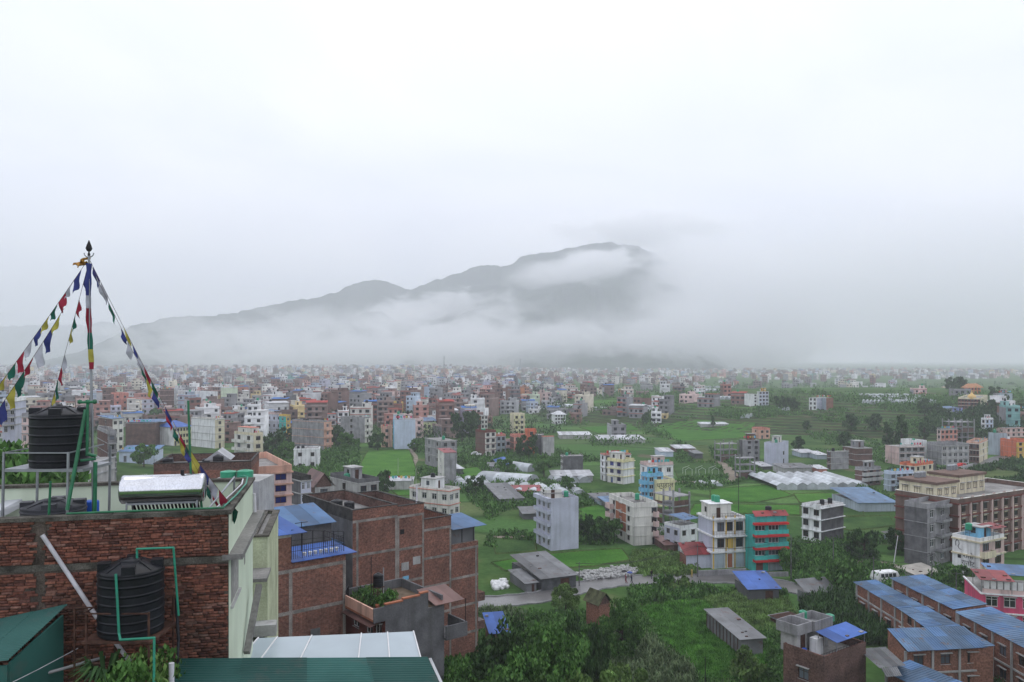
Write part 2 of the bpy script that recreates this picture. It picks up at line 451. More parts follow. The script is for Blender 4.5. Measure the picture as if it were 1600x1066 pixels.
mist(1010, 362, 4300, 760, 500, 170, 0.009, 'cloud cap around the summit', 0.62, 1 / 220, 34, -0.02, 0.16)
# ================================================================== SHARED MATERIALS
def paint(r, g, b, stain=0.5):
    return mat('paint_%d_%d_%d_%d' % (r * 255, g * 255, b * 255, stain * 100), (r, g, b), 0.8, 0.12, 0.35, stain=stain, spec=0.1, fine=.05)
WHITE = paint(0.74, 0.75, 0.75); OFFWH = paint(0.66, 0.65, 0.60); CREAM = paint(0.66, 0.60, 0.44); PEACH = paint(0.62, 0.38, 0.29)
PINKW = paint(0.62, 0.47, 0.44); LBLUE = paint(0.50, 0.57, 0.68, 0.2); BLUEW = paint(0.20, 0.48, 0.68); YELLOW = paint(0.62, 0.42, 0.10); ORANGE = paint(0.60, 0.17, 0.09)
TEAL = paint(0.06, 0.42, 0.38); RED = paint(0.48, 0.035, 0.035, 0.15); MAGENTA = paint(0.60, 0.09, 0.18); LGREEN = paint(0.58, 0.66, 0.50, 0.3)
TERRA = paint(0.36, 0.14, 0.08); MAROON = paint(0.17, 0.06, 0.05); BROWNB = paint(0.165, 0.11, 0.09); LILAC = paint(0.47, 0.49, 0.58, 0.2); PALEYE = paint(0.70, 0.66, 0.40)
PALEGRN = paint(0.52, 0.60, 0.36); SALMON = paint(0.58, 0.24, 0.19); GREYBL = paint(0.36, 0.42, 0.47)
CEMENT = mat('cement_render', (0.27, 0.27, 0.275), 0.9, 0.25, 0.5, stain=0.5, fine=0.12)
CEMENT_D = mat('dark_cement', (0.13, 0.13, 0.135), 0.9, 0.3, 0.7, stain=0.55, fine=0.15)
CEMENT_L = mat('pale_cement', (0.40, 0.40, 0.39), 0.9, 0.2, 0.6, stain=0.45, fine=0.1)
BLACKMOLD = mat('mould_black_concrete', (0.055, 0.053, 0.05), 0.9, 0.45, 1.2, stain=0.4, fine=0.3)
WETCONC = mat('wet_concrete', (0.17, 0.165, 0.155), 0.7, 0.35, 0.8, fine=0.2, spec=0.4)
OLDCON = mat('old_frame_concrete', (0.27, 0.245, 0.22), 0.9, 0.35, 0.9, stain=0.6, fine=0.25)
ROOFDECK = mat('roof_deck', (0.22, 0.215, 0.205), 0.7, 0.35, 0.4, fine=0.2)
STEEL = mat('galvanised_steel', (0.27, 0.285, 0.30), 0.45, 0.15, 3.0, metal=0.7)
RUSTY = mat('rusty_iron', (0.075, 0.04, 0.03), 0.8, 0.5, 6.0)
IRONB = mat('black_iron', (0.025, 0.023, 0.025), 0.6, 0.3, 5.0)
GREENST = mat('green_painted_steel', (0.012, 0.13, 0.055), 0.45, 0.25, 4.0, spec=0.5)
GREENPIPE = mat('green_water_pipe', (0.02, 0.22, 0.14), 0.5, 0.15, 4.0, spec=0.4)
BLACKPL = mat('black_tank_plastic', (0.010, 0.011, 0.014), 0.42, 0.35, 1.8, spec=0.22, fine=0.3)
GREYPL = mat('grey_tank_plastic', (0.045, 0.047, 0.055), 0.55, 0.2, 2.0, spec=0.25)
GREENPL = mat('green_tank_plastic', (0.01, 0.25, 0.13), 0.4, 0.2, 1.5, spec=0.5)
BLUEPL = mat('blue_barrel_plastic', (0.02, 0.09, 0.42), 0.5, 0.15, 2.0)
WHITEPVC = mat('white_pvc', (0.58, 0.57, 0.60), 0.45, 0.15, 3.0, stain=0.3)
CHROME = mat('bright_steel_drum', (0.62, 0.63, 0.65), 0.16, 0.08, 2.0, metal=1.0, fine=0.1)
WOODD = mat('dark_wood', (0.07, 0.035, 0.025), 0.7, 0.3, 3.0)
WHITEFR = mat('white_window_frame', (0.62, 0.62, 0.62), 0.5, 0.1, 2.0)
TERRACOTTA = mat('terracotta_pot', (0.30, 0.10, 0.05), 0.85, 0.2, 3.0)
def glass_mat(name, col, rough=0.12):
    if name in MATS: return MATS[name]
    m, t, b, N, L = nmat(name)
    oi = N('ShaderNodeObjectInfo'); r = N('ShaderNodeValToRGB')
    c = np.array(col)
    e = r.color_ramp.elements; e.new(.6); e.new(.8)
    for k, q in enumerate((.5, 1.6, 3.5, 9.0)): e[k].color = (*np.minimum(c * q, .3), 1)
    e[1].position = .6; e[2].position = .85
    L(oi.outputs['Random'], r.inputs['Fac']); L(r.outputs['Color'], b.inputs['Base Color'])
    b.inputs['Roughness'].default_value = rough; b.inputs['Specular IOR Level'].default_value = 0.6
    MATS[name] = m; return m
GLASS = glass_mat('window_glass', (0.016, 0.019, 0.023))
GLASS_BL = glass_mat('blue_window_glass', (0.012, 0.02, 0.11))
def brick_mat(name, c1, c2, mortar, sc=1.0, dirt=0.35):
    """coursed brickwork for walls too far off to see single bricks; u runs along the wall, v up it"""
    if name in MATS: return MATS[name]
    m, t, b, N, L = nmat(name)
    tc = N('ShaderNodeTexCoord'); sp = N('ShaderNodeSeparateXYZ'); L(tc.outputs['Object'], sp.inputs[0])
    ad = N('ShaderNodeMath'); ad.operation = 'ADD'; L(sp.outputs['X'], ad.inputs[0]); L(sp.outputs['Y'], ad.inputs[1])
    cb = N('ShaderNodeCombineXYZ'); L(ad.outputs[0], cb.inputs[0]); L(sp.outputs['Z'], cb.inputs[1])
    br = N('ShaderNodeTexBrick'); L(cb.outputs[0], br.inputs['Vector'])
    br.inputs['Scale'].default_value = 1.0; br.inputs['Brick Width'].default_value = 0.30 * sc; br.inputs['Row Height'].default_value = 0.085 * sc
    br.inputs['Mortar Size'].default_value = 0.010 * sc; br.inputs['Bias'].default_value = 0.0
    br.inputs['Color1'].default_value = (*c1, 1); br.inputs['Color2'].default_value = (*c2, 1); br.inputs['Mortar'].default_value = (*mortar, 1)
    nz = N('ShaderNodeTexNoise'); nz.inputs['Scale'].default_value = 0.55; nz.inputs['Detail'].default_value = 7; L(tc.outputs['Object'], nz.inputs['Vector'])
    mr = N('ShaderNodeMapRange'); mr.inputs['From Min'].default_value = 0.35; mr.inputs['From Max'].default_value = 0.72; mr.inputs['To Min'].default_value = 0; mr.inputs['To Max'].default_value = dirt * 1.6
    L(nz.outputs['Fac'], mr.inputs['Value'])
    mx = N('ShaderNodeMix'); mx.data_type = 'RGBA'; mx.inputs['B'].default_value = (0.06, 0.045, 0.04, 1)
    L(mr.outputs['Result'], mx.inputs['Factor']); L(br.outputs['Color'], mx.inputs['A'])
    n2 = N('ShaderNodeTexNoise'); n2.inputs['Scale'].default_value = 5.0; n2.inputs['Detail'].default_value = 4; L(tc.outputs['Object'], n2.inputs['Vector'])
    m2 = N('ShaderNodeMapRange'); m2.inputs['From Min'].default_value = 0.3; m2.inputs['From Max'].default_value = 0.7; m2.inputs['To Min'].default_value = 0.6; m2.inputs['To Max'].default_value = 1.4
    L(n2.outputs['Fac'], m2.inputs['Value'])
    vm = N('ShaderNodeVectorMath'); vm.operation = 'SCALE'; L(mx.outputs['Result'], vm.inputs[0]); L(m2.outputs['Result'], vm.inputs['Scale'])
    L(vm.outputs[0], b.inputs['Base Color']); b.inputs['Roughness'].default_value = 0.9; b.inputs['Specular IOR Level'].default_value = 0.06
    bp = N('ShaderNodeBump'); bp.inputs['Strength'].default_value = 0.5; bp.inputs['Distance'].default_value = 0.02; bp.invert = True
    L(br.outputs['Fac'], bp.inputs['Height']); L(bp.outputs[0], b.inputs['Normal'])
    MATS[name] = m; return m
BRICK = brick_mat('red_brickwork', (0.30, 0.115, 0.075), (0.19, 0.075, 0.052), (0.26, 0.21, 0.18))
BRICK_D = brick_mat('dark_brickwork', (0.20, 0.10, 0.08), (0.14, 0.07, 0.055), (0.19, 0.17, 0.155), dirt=0.5)
BRICK_O = brick_mat('orange_brickwork', (0.32, 0.135, 0.085), (0.25, 0.10, 0.065), (0.24, 0.2, 0.17), dirt=0.25)
def tin_mat(name, col, rust=0.15, rough=0.45, pitch=0.0):
    """painted roofing sheet; rust and faded patches have shapes of their own"""
    if name in MATS: return MATS[name]
    m, t, b, N, L = nmat(name)
    geo = N('ShaderNodeNewGeometry'); c = np.array(col)
    n = N('ShaderNodeTexNoise'); n.inputs['Scale'].default_value = 0.5; n.inputs['Detail'].default_value = 6; L(geo.outputs['Position'], n.inputs['Vector'])
    r = N('ShaderNodeValToRGB'); r.color_ramp.elements[0].position = 0.3; r.color_ramp.elements[0].color = (*(c * 0.75), 1)
    r.color_ramp.elements[1].position = 0.7; r.color_ramp.elements[1].color = (*np.minimum(c * 1.2 + 0.01, 0.8), 1); L(n.outputs['Fac'], r.inputs['Fac'])
    isl = N('ShaderNodeNewGeometry'); oi = N('ShaderNodeObjectInfo')
    mr = N('ShaderNodeMapRange'); mr.inputs['To Min'].default_value = 0.68; mr.inputs['To Max'].default_value = 1.25; L(oi.outputs['Random'], mr.inputs['Value'])
    vm = N('ShaderNodeVectorMath'); vm.operation = 'SCALE'; L(r.outputs['Color'], vm.inputs[0]); L(mr.outputs['Result'], vm.inputs['Scale'])
    n2 = N('ShaderNodeTexNoise'); n2.inputs['Scale'].default_value = 0.9; n2.inputs['Detail'].default_value = 8; n2.inputs['Roughness'].default_value = 0.7; L(geo.outputs['Position'], n2.inputs['Vector'])
    m2 = N('ShaderNodeMapRange'); m2.inputs['From Min'].default_value = 0.58; m2.inputs['From Max'].default_value = 0.66; m2.inputs['To Max'].default_value = min(1, rust * 4); L(n2.outputs['Fac'], m2.inputs['Value'])
    mx = N('ShaderNodeMix'); mx.data_type = 'RGBA'; mx.inputs['B'].default_value = (0.12, 0.085, 0.075, 1); L(m2.outputs['Result'], mx.inputs['Factor']); L(vm.outputs[0], mx.inputs['A'])
    L(mx.outputs['Result'], b.inputs['Base Color']); b.inputs['Roughness'].default_value = rough; b.inputs['Specular IOR Level'].default_value = 0.16
    MATS[name] = m; return m
TIN_BLUE = tin_mat('blue_roofing_sheet', (0.058, 0.135, 0.265), 0.14)
TIN_BLUE2 = tin_mat('faded_blue_sheet', (0.072, 0.14, 0.235), 0.25)
TIN_BRIGHT = tin_mat('bright_blue_sheet', (0.04, 0.11, 0.36), 0.03, 0.5)
TIN_GREEN = tin_mat('green_roofing_sheet', (0.025, 0.10, 0.085), 0.05, 0.35)
TIN_GREY = tin_mat('grey_roofing_sheet', (0.13, 0.135, 0.14), 0.3, 0.55)
TIN_RED = tin_mat('red_roofing_sheet', (0.22, 0.03, 0.032), 0.1)
TIN_WHITE = tin_mat('white_roofing_sheet', (0.42, 0.43, 0.45), 0.12)
TIN_BROWN = tin_mat('brown_roofing_sheet', (0.13, 0.07, 0.06), 0.1)
PLASTICF = tin_mat('milky_greenhouse_film', (0.40, 0.43, 0.45), 0.05, 0.4)

# ================================================================== GENERATORS
NUM = {1: 'one', 2: 'two', 3: 'three', 4: 'four', 5: 'five', 6: 'six', 7: 'seven'}
_win = {}
def window_mesh(w, h, style):
    key = (round(w, 2), round(h, 2), style)
    if key in _win: return _win[key]
    fr = {'w': WHITEFR, 'd': WOODD, 'b': WOODD, 'g': STEEL}[style[0]]
    mb = MB(); t = 0.07; n = max(2, round(w / 0.65))
    mb.box(0, 0, 0, w, 0.07, t, fr); mb.box(0, 0, h - t, w, 0.07, h, fr)
    mb.box(0, 0, t, t, 0.07, h - t, fr); mb.box(w - t, 0, t, w, 0.07, h - t, fr)
    for k in range(1, n): mb.box(w * k / n - t / 2, 0.004, t, w * k / n + t / 2, 0.066, h - t, fr)
    if h > 1.15: mb.box(t, 0.008, h * 0.7, w - t, 0.062, h * 0.7 + 0.05, fr)
    if style[0] in 'dw' and w > .8: mb.box(-.12, -.34, h + .05, w + .12, .07, h + .13, CEMENT_L); mb.box(-.05, -.10, -.06, w + .05, .07, -.005, CEMENT_L)
    f = mb.mesh('window')
    g = MB(); g.quad((t * .5, 0.045, t * .5), (w - t * .5, 0.045, t * .5), (w - t * .5, 0.045, h - t * .5), (t * .5, 0.045, h - t * .5), GLASS_BL if style[0] == 'b' else GLASS)
    _win[key] = (f, g.mesh('pane')); return _win[key]
def wall_face(mb, O, u, L, H, z0, holes, mt, rev=0.14):
    O = Vector((O[0], O[1], 0)); u = Vector((u[0], u[1], 0)); n = Vector((u.y, -u.x, 0))
    if not holes:
        a = O + Vector((0, 0, z0)); mb.quad(a, a + u * L, a + u * L + Vector((0, 0, H)), a + Vector((0, 0, H)), mt); return
    xs = sorted({0.0, L, *[c for h in holes for c in (h[0], h[2])]}); zs = sorted({z0, z0 + H, *[c for h in holes for c in (h[1], h[3])]})
    def pt(x, z, d=0.0): return O + u * x - n * d + Vector((0, 0, z))
    for i in range(len(xs) - 1):
        for j in range(len(zs) - 1):
            cx, cz = (xs[i] + xs[i+1]) / 2, (zs[j] + zs[j+1]) / 2
            if any(h[0] < cx < h[2] and h[1] < cz < h[3] for h in holes): continue
            mb.quad(pt(xs[i], zs[j]), pt(xs[i+1], zs[j]), pt(xs[i+1], zs[j+1]), pt(xs[i], zs[j+1]), mt)
    for (x0, a, x1, b) in holes:
        mb.quad(pt(x0, a), pt(x1, a), pt(x1, a, rev), pt(x0, a, rev), mt); mb.quad(pt(x0, b, rev), pt(x1, b, rev), pt(x1, b), pt(x0, b), mt)
        mb.quad(pt(x0, a), pt(x0, a, rev), pt(x0, b, rev), pt(x0, b), mt); mb.quad(pt(x1, a, rev), pt(x1, a), pt(x1, b), pt(x1, b, rev), mt)
def put_window(root, O, u, x0, z0, w, h, style, rev, sub):
    f, g = window_mesh(w, h, style); u = Vector((u[0], u[1], 0)); n = Vector((u.y, -u.x, 0))
    p = Vector((O[0], O[1], 0)) + u * x0 - n * (rev - 0.07) + Vector((0, 0, z0)); a = math.atan2(u.y, u.x)
    o = link('window', f, root, p, a)
    link('pane', g, o)
_tank = {}
def tank_mesh(r, h, mt, n=16, ribs=5):
    key = (round(r, 2), round(h, 2), mt.name, n)
    if key in _tank: return _tank[key]
    mb = MB(); pr = [(0, r * .97)]
    for k in range(ribs):
        z = h * 0.80 * (k + 0.5) / ribs; d = h * .80 / ribs
        pr += [(z - d * .36, r * .985), (z - d * .12, r * .985), (z - d * .06, r * 1.012), (z + d * .06, r * 1.012), (z + d * .12, r * .985), (z + d * .36, r * .985)]
    pr += [(h * .80, r), (h * .84, r * .97), (h * .93, r * .62), (h * .95, r * .42), (h * .955, r * .34)]
    mb.lathe((0, 0, 0), pr, mt, n)
    me = mb.mesh('tank_body')
    ld = MB(); ld.lathe((0, 0, h * .955), [(0, r * .33), (h * .035, r * .33), (h * .045, r * .28), (h * .05, r * .1), (h * .05, 0.0)], mt, n)
    _tank[key] = (me, ld.mesh('lid')); return _tank[key]
def water_tank(loc, r, h, mt, label, group='rooftop water tanks', n=14, legs=0.0, ribs=5):
    me, ld = tank_mesh(r, h, mt, n, ribs)
    t = thing('water_tank', loc, label, 'water tank', random.random() * 3, group)
    link('tank_body', me, t, (0, 0, legs)); link('lid', ld, t, (0, 0, legs))
    if legs > 0.05:
        mb = MB()
        for sx in (-1, 1):
            for sy in (-1, 1): mb.bar((sx * r * .68, sy * r * .68, 0), (sx * r * .6, sy * r * .6, legs), 0.035, RUSTY)
        for sx in (-1, 1):
            mb.bar((sx * r * .62, -r * .62, legs * .6), (sx * r * .62, r * .62, legs * .6), 0.025, RUSTY); mb.bar((-r * .62, sx * r * .62, legs * .6), (r * .62, sx * r * .62, legs * .6), 0.025, RUSTY)
        mb.box(-r * .9, -r * .9, legs - 0.06, r * .9, r * .9, legs - 0.004, RUSTY)
        mb.build('stand', t)
    return t
def railing(mb, a, b, h, mt, step=0.3, r=0.02):
    a = Vector(a); b = Vector(b); n = max(1, int((b - a).length / step)); up = Vector((0, 0, h))
    for k in (1.0, 0.55): mb.bar(a + up * k, b + up * k, r * 1.2, mt)
    for i in range(n + 1):
        p = a.lerp(b, i / n); mb.bar(p, p + up, r, mt, caps=False)

class House:
    """a house whose nearest corner stands at a pixel of the photograph; local x runs along its right-hand face, y along its left-hand face"""
    def __init__(s, label, cx, base, xl, xr, top, a=20, n=3, Y=None, group=None, depth=None, width=None, name='house', cat='house', par=0.0):
        if Y is None: C = G(cx, base)
        else:
            C = P(cx, base, Y)
        Yc = C.y
        s.zt = CAM_Z - (top - HZ) / F * Yc
        zg = min(h1(C.x, C.y), C.z) if Y is None else C.z
        a = R(a); u = Vector((math.cos(a), math.sin(a))); v = Vector((-math.sin(a), math.cos(a)))
        def sol(px, d):
            k = (px - 800) / F; return (k * Yc - C.x) / (d.x - k * d.y)
        s.Lu = width or max(0.6, sol(xr, u)); s.Lv = depth or (sol(xl, v) if abs(sol(xl, v)) < 60 and sol(xl, v) > 2.0 else 8.0)
        s.H = s.zt - zg - par; s.n = n; s.fh = s.H / n; s.Y = Yc; s.par = par
        s.root = thing(name, (C.x, C.y, zg), label, cat, a, group); s.C = C; s.zg = zg
        s.label = label; s.a = a
        s.under = 1.2 if Y is None else 7.0   # footing below ground
    def faces(s):
        return {'R': ((0, 0), (1, 0), s.Lu), 'L': ((0, s.Lv), (0, -1), s.Lv), 'B': ((s.Lu, s.Lv), (-1, 0), s.Lu), 'E': ((s.Lu, 0), (0, 1), s.Lv)}
    def walls(s, matR, matL=None, winR=None, winL=None, style='d', ww=1.25, wh=1.25, sill=0.95, skip=(), door=True, rev=0.14, ground='same'):
        """winR / winL: columns of windows as fractions of the face, or an int"""
        matL = matL or matR; mb = MB(); H0 = -s.under
        fac = s.faces(); wl = []
        for key, mt, win in (('R', matR, winR), ('L', matL, winL), ('B', matL, None), ('E', matR, None)):
            O, u, L = fac[key]; holes = []
            if win:
                cols = [(i + 0.5) / win for i in range(win)] if isinstance(win, int) else win
                for fl in range(s.n):
                    for ci, c in enumerate(cols):
                        if (key, fl, ci) in skip: continue
                        w = min(ww, L / (len(cols) + .4) * .72); hh = min(wh, s.fh * .55)
                        if door and fl == 0 and ci == 0:
                            z0 = 0.02; hh = min(2.05, s.fh * .75); w = min(1.0, w)
                        else: z0 = fl * s.fh + sill * s.fh / 2.9
                        x0 = min(max(c * L - w / 2, .1), L - w - .1)
                        holes.append((x0, z0, x0 + w, z0 + hh)); wl.append((O, u, x0, z0, w, hh))
            wall_face(mb, O, u, L, s.H + s.under, H0, holes, mt, rev)
        mb.quad((0, 0, s.H - .01), (s.Lu, 0, s.H - .01), (s.Lu, s.Lv, s.H - .01), (0, s.Lv, s.H - .01), ROOFDECK)
        mb.build('wall', s.root)
        for (O, u, x0, z0, w, h) in wl: put_window(s.root, O, u, x0, z0, w, h, style, rev, s.Y < 420)
        return s
    def slabs(s, mt=None, out=0.15, th=0.16, floors=None, back=0.08):
        mt = mt or CEMENT_L
        for k in (floors or range(1, s.n + 1)):
            mb = MB(); z = k * s.fh - th * .5; o = out + 0.004 * k; i = -0.02
            # a ring that stands proud of the wall
            for (x0, y0, x1, y1) in ((-o, -o, s.Lu + o, i), (-o, i, i, s.Lv + back), (s.Lu - i, i, s.Lu + o, s.Lv + back)): mb.box(x0, y0, z, x1, y1, z + th, mt)
            mb.build('floor_slab', s.root)
        return s
    def parapet(s, mt, h=0.9, cope=None, t=0.14):
        mb = MB(); z = s.H
        for (x0, y0, x1, y1) in ((0, 0, s.Lu, t), (0, s.Lv - t, s.Lu, s.Lv), (0, t, t, s.Lv - t), (s.Lu - t, t, s.Lu, s.Lv - t)): mb.box(x0, y0, z, x1, y1, z + h, mt)
        p = mb.build('parapet', s.root)
        if cope:
            mb = MB(); o = 0.06
            for (x0, y0, x1, y1) in ((-o, -o, s.Lu + o, t + o), (-o, s.Lv - t - o, s.Lu + o, s.Lv + o), (-o, t + o, t + o, s.Lv - t - o), (s.Lu - t - o, t + o, s.Lu + o, s.Lv - t - o)): mb.box(x0, y0, z + h + .003, x1, y1, z + h + .07, cope)
            mb.build('coping', p)
        return s
    def roof_rail(s, mt=None, h=0.95, sides='RL'):
        mb = MB()
        if 'R' in sides: railing(mb, (0, .05, s.H), (s.Lu, .05, s.H), h, mt or IRONB, 0.5)
        if 'L' in sides: railing(mb, (.05, s.Lv, s.H), (.05, 0, s.H), h, mt or IRONB, 0.5)
        mb.build('roof_railing', s.root); return s
    def tower(s, mt, fx=0.5, fy=0.5, w=3.2, d=3.0, h=2.4, slab=None, dark=True):
        """stair tower / roof room"""
        x0 = fx * (s.Lu - w); y0 = fy * (s.Lv - d); z = s.H; mb = MB(); hol = [(w * .3, z + .05, w * .3 + .85, z + 1.95)]
        wall_face(mb, (x0, y0), (1, 0), w, h, z, hol, mt); wall_face(mb, (x0, y0 + d), (0, -1), d, h, z, [(d * .35, z + .9, d * .35 + .9, z + 1.9)], mt)
        wall_face(mb, (x0 + w, y0 + d), (-1, 0), w, h, z, [], mt); wall_face(mb, (x0 + w, y0), (0, 1), d, h, z, [], mt)
        t = mb.build('stair_tower', s.root)
        b = MB(); o = .22; b.box(x0 - o, y0 - o, z + h, x0 + w + o, y0 + d + o, z + h + .14, slab or CEMENT_L); b.build('tower_slab', t)
        b = MB(); b.quad((x0 + w * .3, y0 + .1, z + .05), (x0 + w * .3 + .85, y0 + .1, z + .05), (x0 + w * .3 + .85, y0 + .1, z + 1.95), (x0 + w * .3, y0 + .1, z + 1.95), WOODD); b.build('door', t)
        b = MB(); b.quad((x0 + .1, y0 + d * .65 - .9, z + .9), (x0 + .1, y0 + d * .65, z + .9), (x0 + .1, y0 + d * .65, z + 1.9), (x0 + .1, y0 + d * .65 - .9, z + 1.9), GLASS); b.build('pane', t)
        s.tw = (x0, y0, w, d, z + h + .14); return s
    def tank(s, fx, fy, label, mt=None, r=0.55, h=1.25, on_tower=False, legs=0.0, n=14):
        if on_tower: x, y, z = s.tw[0] + fx * s.tw[2], s.tw[1] + fy * s.tw[3], s.tw[4]
        else: x, y, z = r + fx * (s.Lu - 2 * r), r + fy * (s.Lv - 2 * r), s.H
        p = Vector((s.C.x, s.C.y, 0)) + Matrix.Rotation(s.a, 3, 'Z') @ Vector((x, y, 0)); p.z = s.zg + z + 0.004
        water_tank(p, r, h, mt or BLACKPL, label, n=n, legs=legs); return s
    def stubs(s, h=0.8, nx=3, ny=3):
        """column stubs with starter bars left for the next storey"""
        for i in range(nx):
            for j in range(ny):
                if 0 < i < nx - 1 and 0 < j < ny - 1: continue
                x = .15 + i / (nx - 1) * (s.Lu - .3); y = .15 + j / (ny - 1) * (s.Lv - .3); hh = h * random.uniform(.7, 1.1)
                mb = MB(); mb.box(x - .13, y - .13, s.H, x + .13, y + .13, s.H + hh, CEMENT)
                for q in ((-.08, -.08), (.08, .08), (-.08, .08), (.08, -.08)): mb.bar((x + q[0], y + q[1], s.H + hh), (x + q[0] + random.uniform(-.05, .05), y + q[1], s.H + hh + .7), .012, RUSTY, 3, caps=False)
                mb.build('column_stub', s.root)
        return s
    def balcony(s, face='R', f0=0.1, f1=0.9, out=1.0, floors=None, mt=None, rail='bar', slab=None, rmat=None, h=0.95):
        O, u, L = s.faces()[face]; u = Vector((u[0], u[1], 0)); n = Vector((u.y, -u.x, 0)); O = Vector((O[0], O[1], 0))
        for k in (floors or range(1, s.n)):
            z = k * s.fh; mb = MB(); M = Matrix.Translation(O + Vector((0, 0, z))) @ Matrix(((u.x, -n.x, 0, 0), (u.y, -n.y, 0, 0), (0, 0, 1, 0), (0, 0, 0, 1)))
            x0, x1 = f0 * L, f1 * L
            mb.box(x0, -out, -.15, x1, 0.01, 0.0, slab or CEMENT_L, M); o = mb.build('balcony', s.root)
            r = MB()
            if rail == 'solid':
                r.box(x0, -out, 0.002, x1, -out + .1, h, rmat or slab or CEMENT_L, M); r.box(x0, -out + .1, 0.002, x0 + .1, 0, h, rmat or slab or CEMENT_L, M); r.box(x1 - .1, -out + .1, .002, x1, 0, h, rmat or slab or CEMENT_L, M)
            else:
                q = [M @ Vector(p) for p in ((x0 + .03, 0, 0), (x0 + .03, -out + .03, 0), (x1 - .03, -out + .03, 0), (x1 - .03, 0, 0))]
                for a_, b_ in zip(q[:-1], q[1:]): railing(r, a_, b_, h, rmat or IRONB, 0.28)
            r.build('balcony_rail', o)
        return s
    def band(s, face, f0, f1, z0, z1, mt, proud=0.03, name='wall_panel'):
        """a painted or plastered panel standing a little proud of the wall"""
        O, u, L = s.faces()[face]; u = Vector((u[0], u[1], 0)); n = Vector((u.y, -u.x, 0)); O = Vector((O[0], O[1], 0))
        M = Matrix.Translation(O) @ Matrix(((u.x, -n.x, 0, 0), (u.y, -n.y, 0, 0), (0, 0, 1, 0), (0, 0, 0, 1)))
        mb = MB(); mb.box(f0 * L, -proud, z0, f1 * L, .01, z1, mt, M); mb.build(name, s.root); return s
    def frame_lines(s, face, cols, mt=None, w=0.24, proud=0.025, beams=True):
        """the concrete frame showing in an unplastered brick wall"""
        mt = mt or CEMENT_L; O, u, L = s.faces()[face]
        for c in cols:
            f = c; s.band(face, max(0, f - w / 2 / L), min(1, f + w / 2 / L), -s.under, s.H - .02, mt, proud, 'concrete_column')
        if beams:
            for k in range(1, s.n + 1): s.band(face, 0, 1, k * s.fh - .25, k * s.fh, mt, proud + .006, 'concrete_beam')
        return s
    def tin_roof(s, mt, h0=0.0, h1=0.6, over=0.5, f=(0, 0, 1, 1), posts=0.0, ax='y'):
        """single-pitch sheet roof in separate sheets, on posts when raised"""
        x0, y0, x1, y1 = f[0] * s.Lu - over, f[1] * s.Lv - over, f[2] * s.Lu + over, f[3] * s.Lv + over; z = s.H + posts
        n = max(2, int((x1 - x0) / 1.6))
        if ax == 'x': n = max(2, int((y1 - y0) / 1.6))
        par = MB()
        for q in ((x0 + over, y0 + over), (x1 - over, y0 + over), (x0 + over, y1 - over), (x1 - over, y1 - over)): par.bar((*q, s.H), (*q, z + .02 + min(h0, h1)), .05, STEEL if posts else CEMENT_L)
        fr = par.build('roof_frame', s.root)
        for k in range(n):
            dz = 0.012 * (k % 2)
            if ax == 'y':
                a, b = x0 + (x1 - x0) * k / n, x0 + (x1 - x0) * (k + 1) / n + .04
                mb = MB(); mb.slab((a, y0, z + h0 + dz), (b, y0, z + h0 + dz), (b, y1, z + h1 + dz), (a, y1, z + h1 + dz), .03, mt)
            else:
                a, b = y0 + (y1 - y0) * k / n, y0 + (y1 - y0) * (k + 1) / n + .04
                mb = MB(); mb.slab((x0, a, z + h0 + dz), (x1, a, z + h1 + dz), (x1, b, z + h1 + dz), (x0, b, z + h0 + dz), .03, mt)
            mb.build('roof_sheet', fr)
        r_ = random.Random(int(s.Lu * 100))
        for k in range(r_.randint(2, 5)):
            q = r_.random(), r_.random(); mb = MB(); zz = z + (h0 + (h1 - h0) * (q[1] if ax == 'y' else q[0])) + .03; x, y = x0 + (x1 - x0) * (.08 + .84 * q[0]), y0 + (y1 - y0) * (.08 + .84 * q[1]); e = r_.uniform(.12, .3); mb.box(x - e, y - e * .6, zz - .1, x + e, y + e * .6, zz + .12, r_.choice((BRICK_D, CEMENT, IRONB, WOODD))); mb.build('roof_weight', fr)
        return s
    def pt(s, x, y, z):
        p = Matrix.Rotation(s.a, 3, 'Z') @ Vector((x, y, 0)); return Vector((s.C.x + p.x, s.C.y + p.y, s.zg + z))
# ================================================================== NEAR HOUSE (brick front, pale green side)
NA = math.atan(0.217); NC = Vector((-7.12, 20.0, 0))
def NL(x, y, z): # local of the near house -> world
    p = Matrix.Rotation(NA, 3, 'Z') @ Vector((x, y, 0)); return Vector((NC.x + p.x, NC.y + p.y, z))
def NLp(px, py, y):
    """the point of plane local-y = y seen at a pixel"""
    k = (px - 800) / F; c, s_ = math.cos(NA), math.sin(NA)
    # X = NC.x + c*x - s*y ; Y = NC.y + s*x + c*y ; X = k*Y
    x = (k * (NC.y + c * y) - NC.x + s_ * y) / (c - k * s_)
    Yw = NC.y + s_ * x + c * y
    return x, CAM_Z - (py - HZ) / F * Yw
PALE = mat('pale_green_paint', (0.56, 0.64, 0.50), 0.7, 0.06, 0.7, stain=0.16, spec=0.3)
PALE_D = mat('stained_green_paint', (0.46, 0.50, 0.34), 0.8, 0.2, 1.2, stain=0.5, fine=0.15)
MORTAR = mat('old_mortar', (0.085, 0.07, 0.058), 0.95, 0.5, 2.5, bump=0.8, bscale=22, fine=0.35)
MOSSCON = mat('mossy_concrete', (0.085, 0.08, 0.068), 0.9, 0.55, 2.2, bump=0.6, bscale=18, fine=0.35)
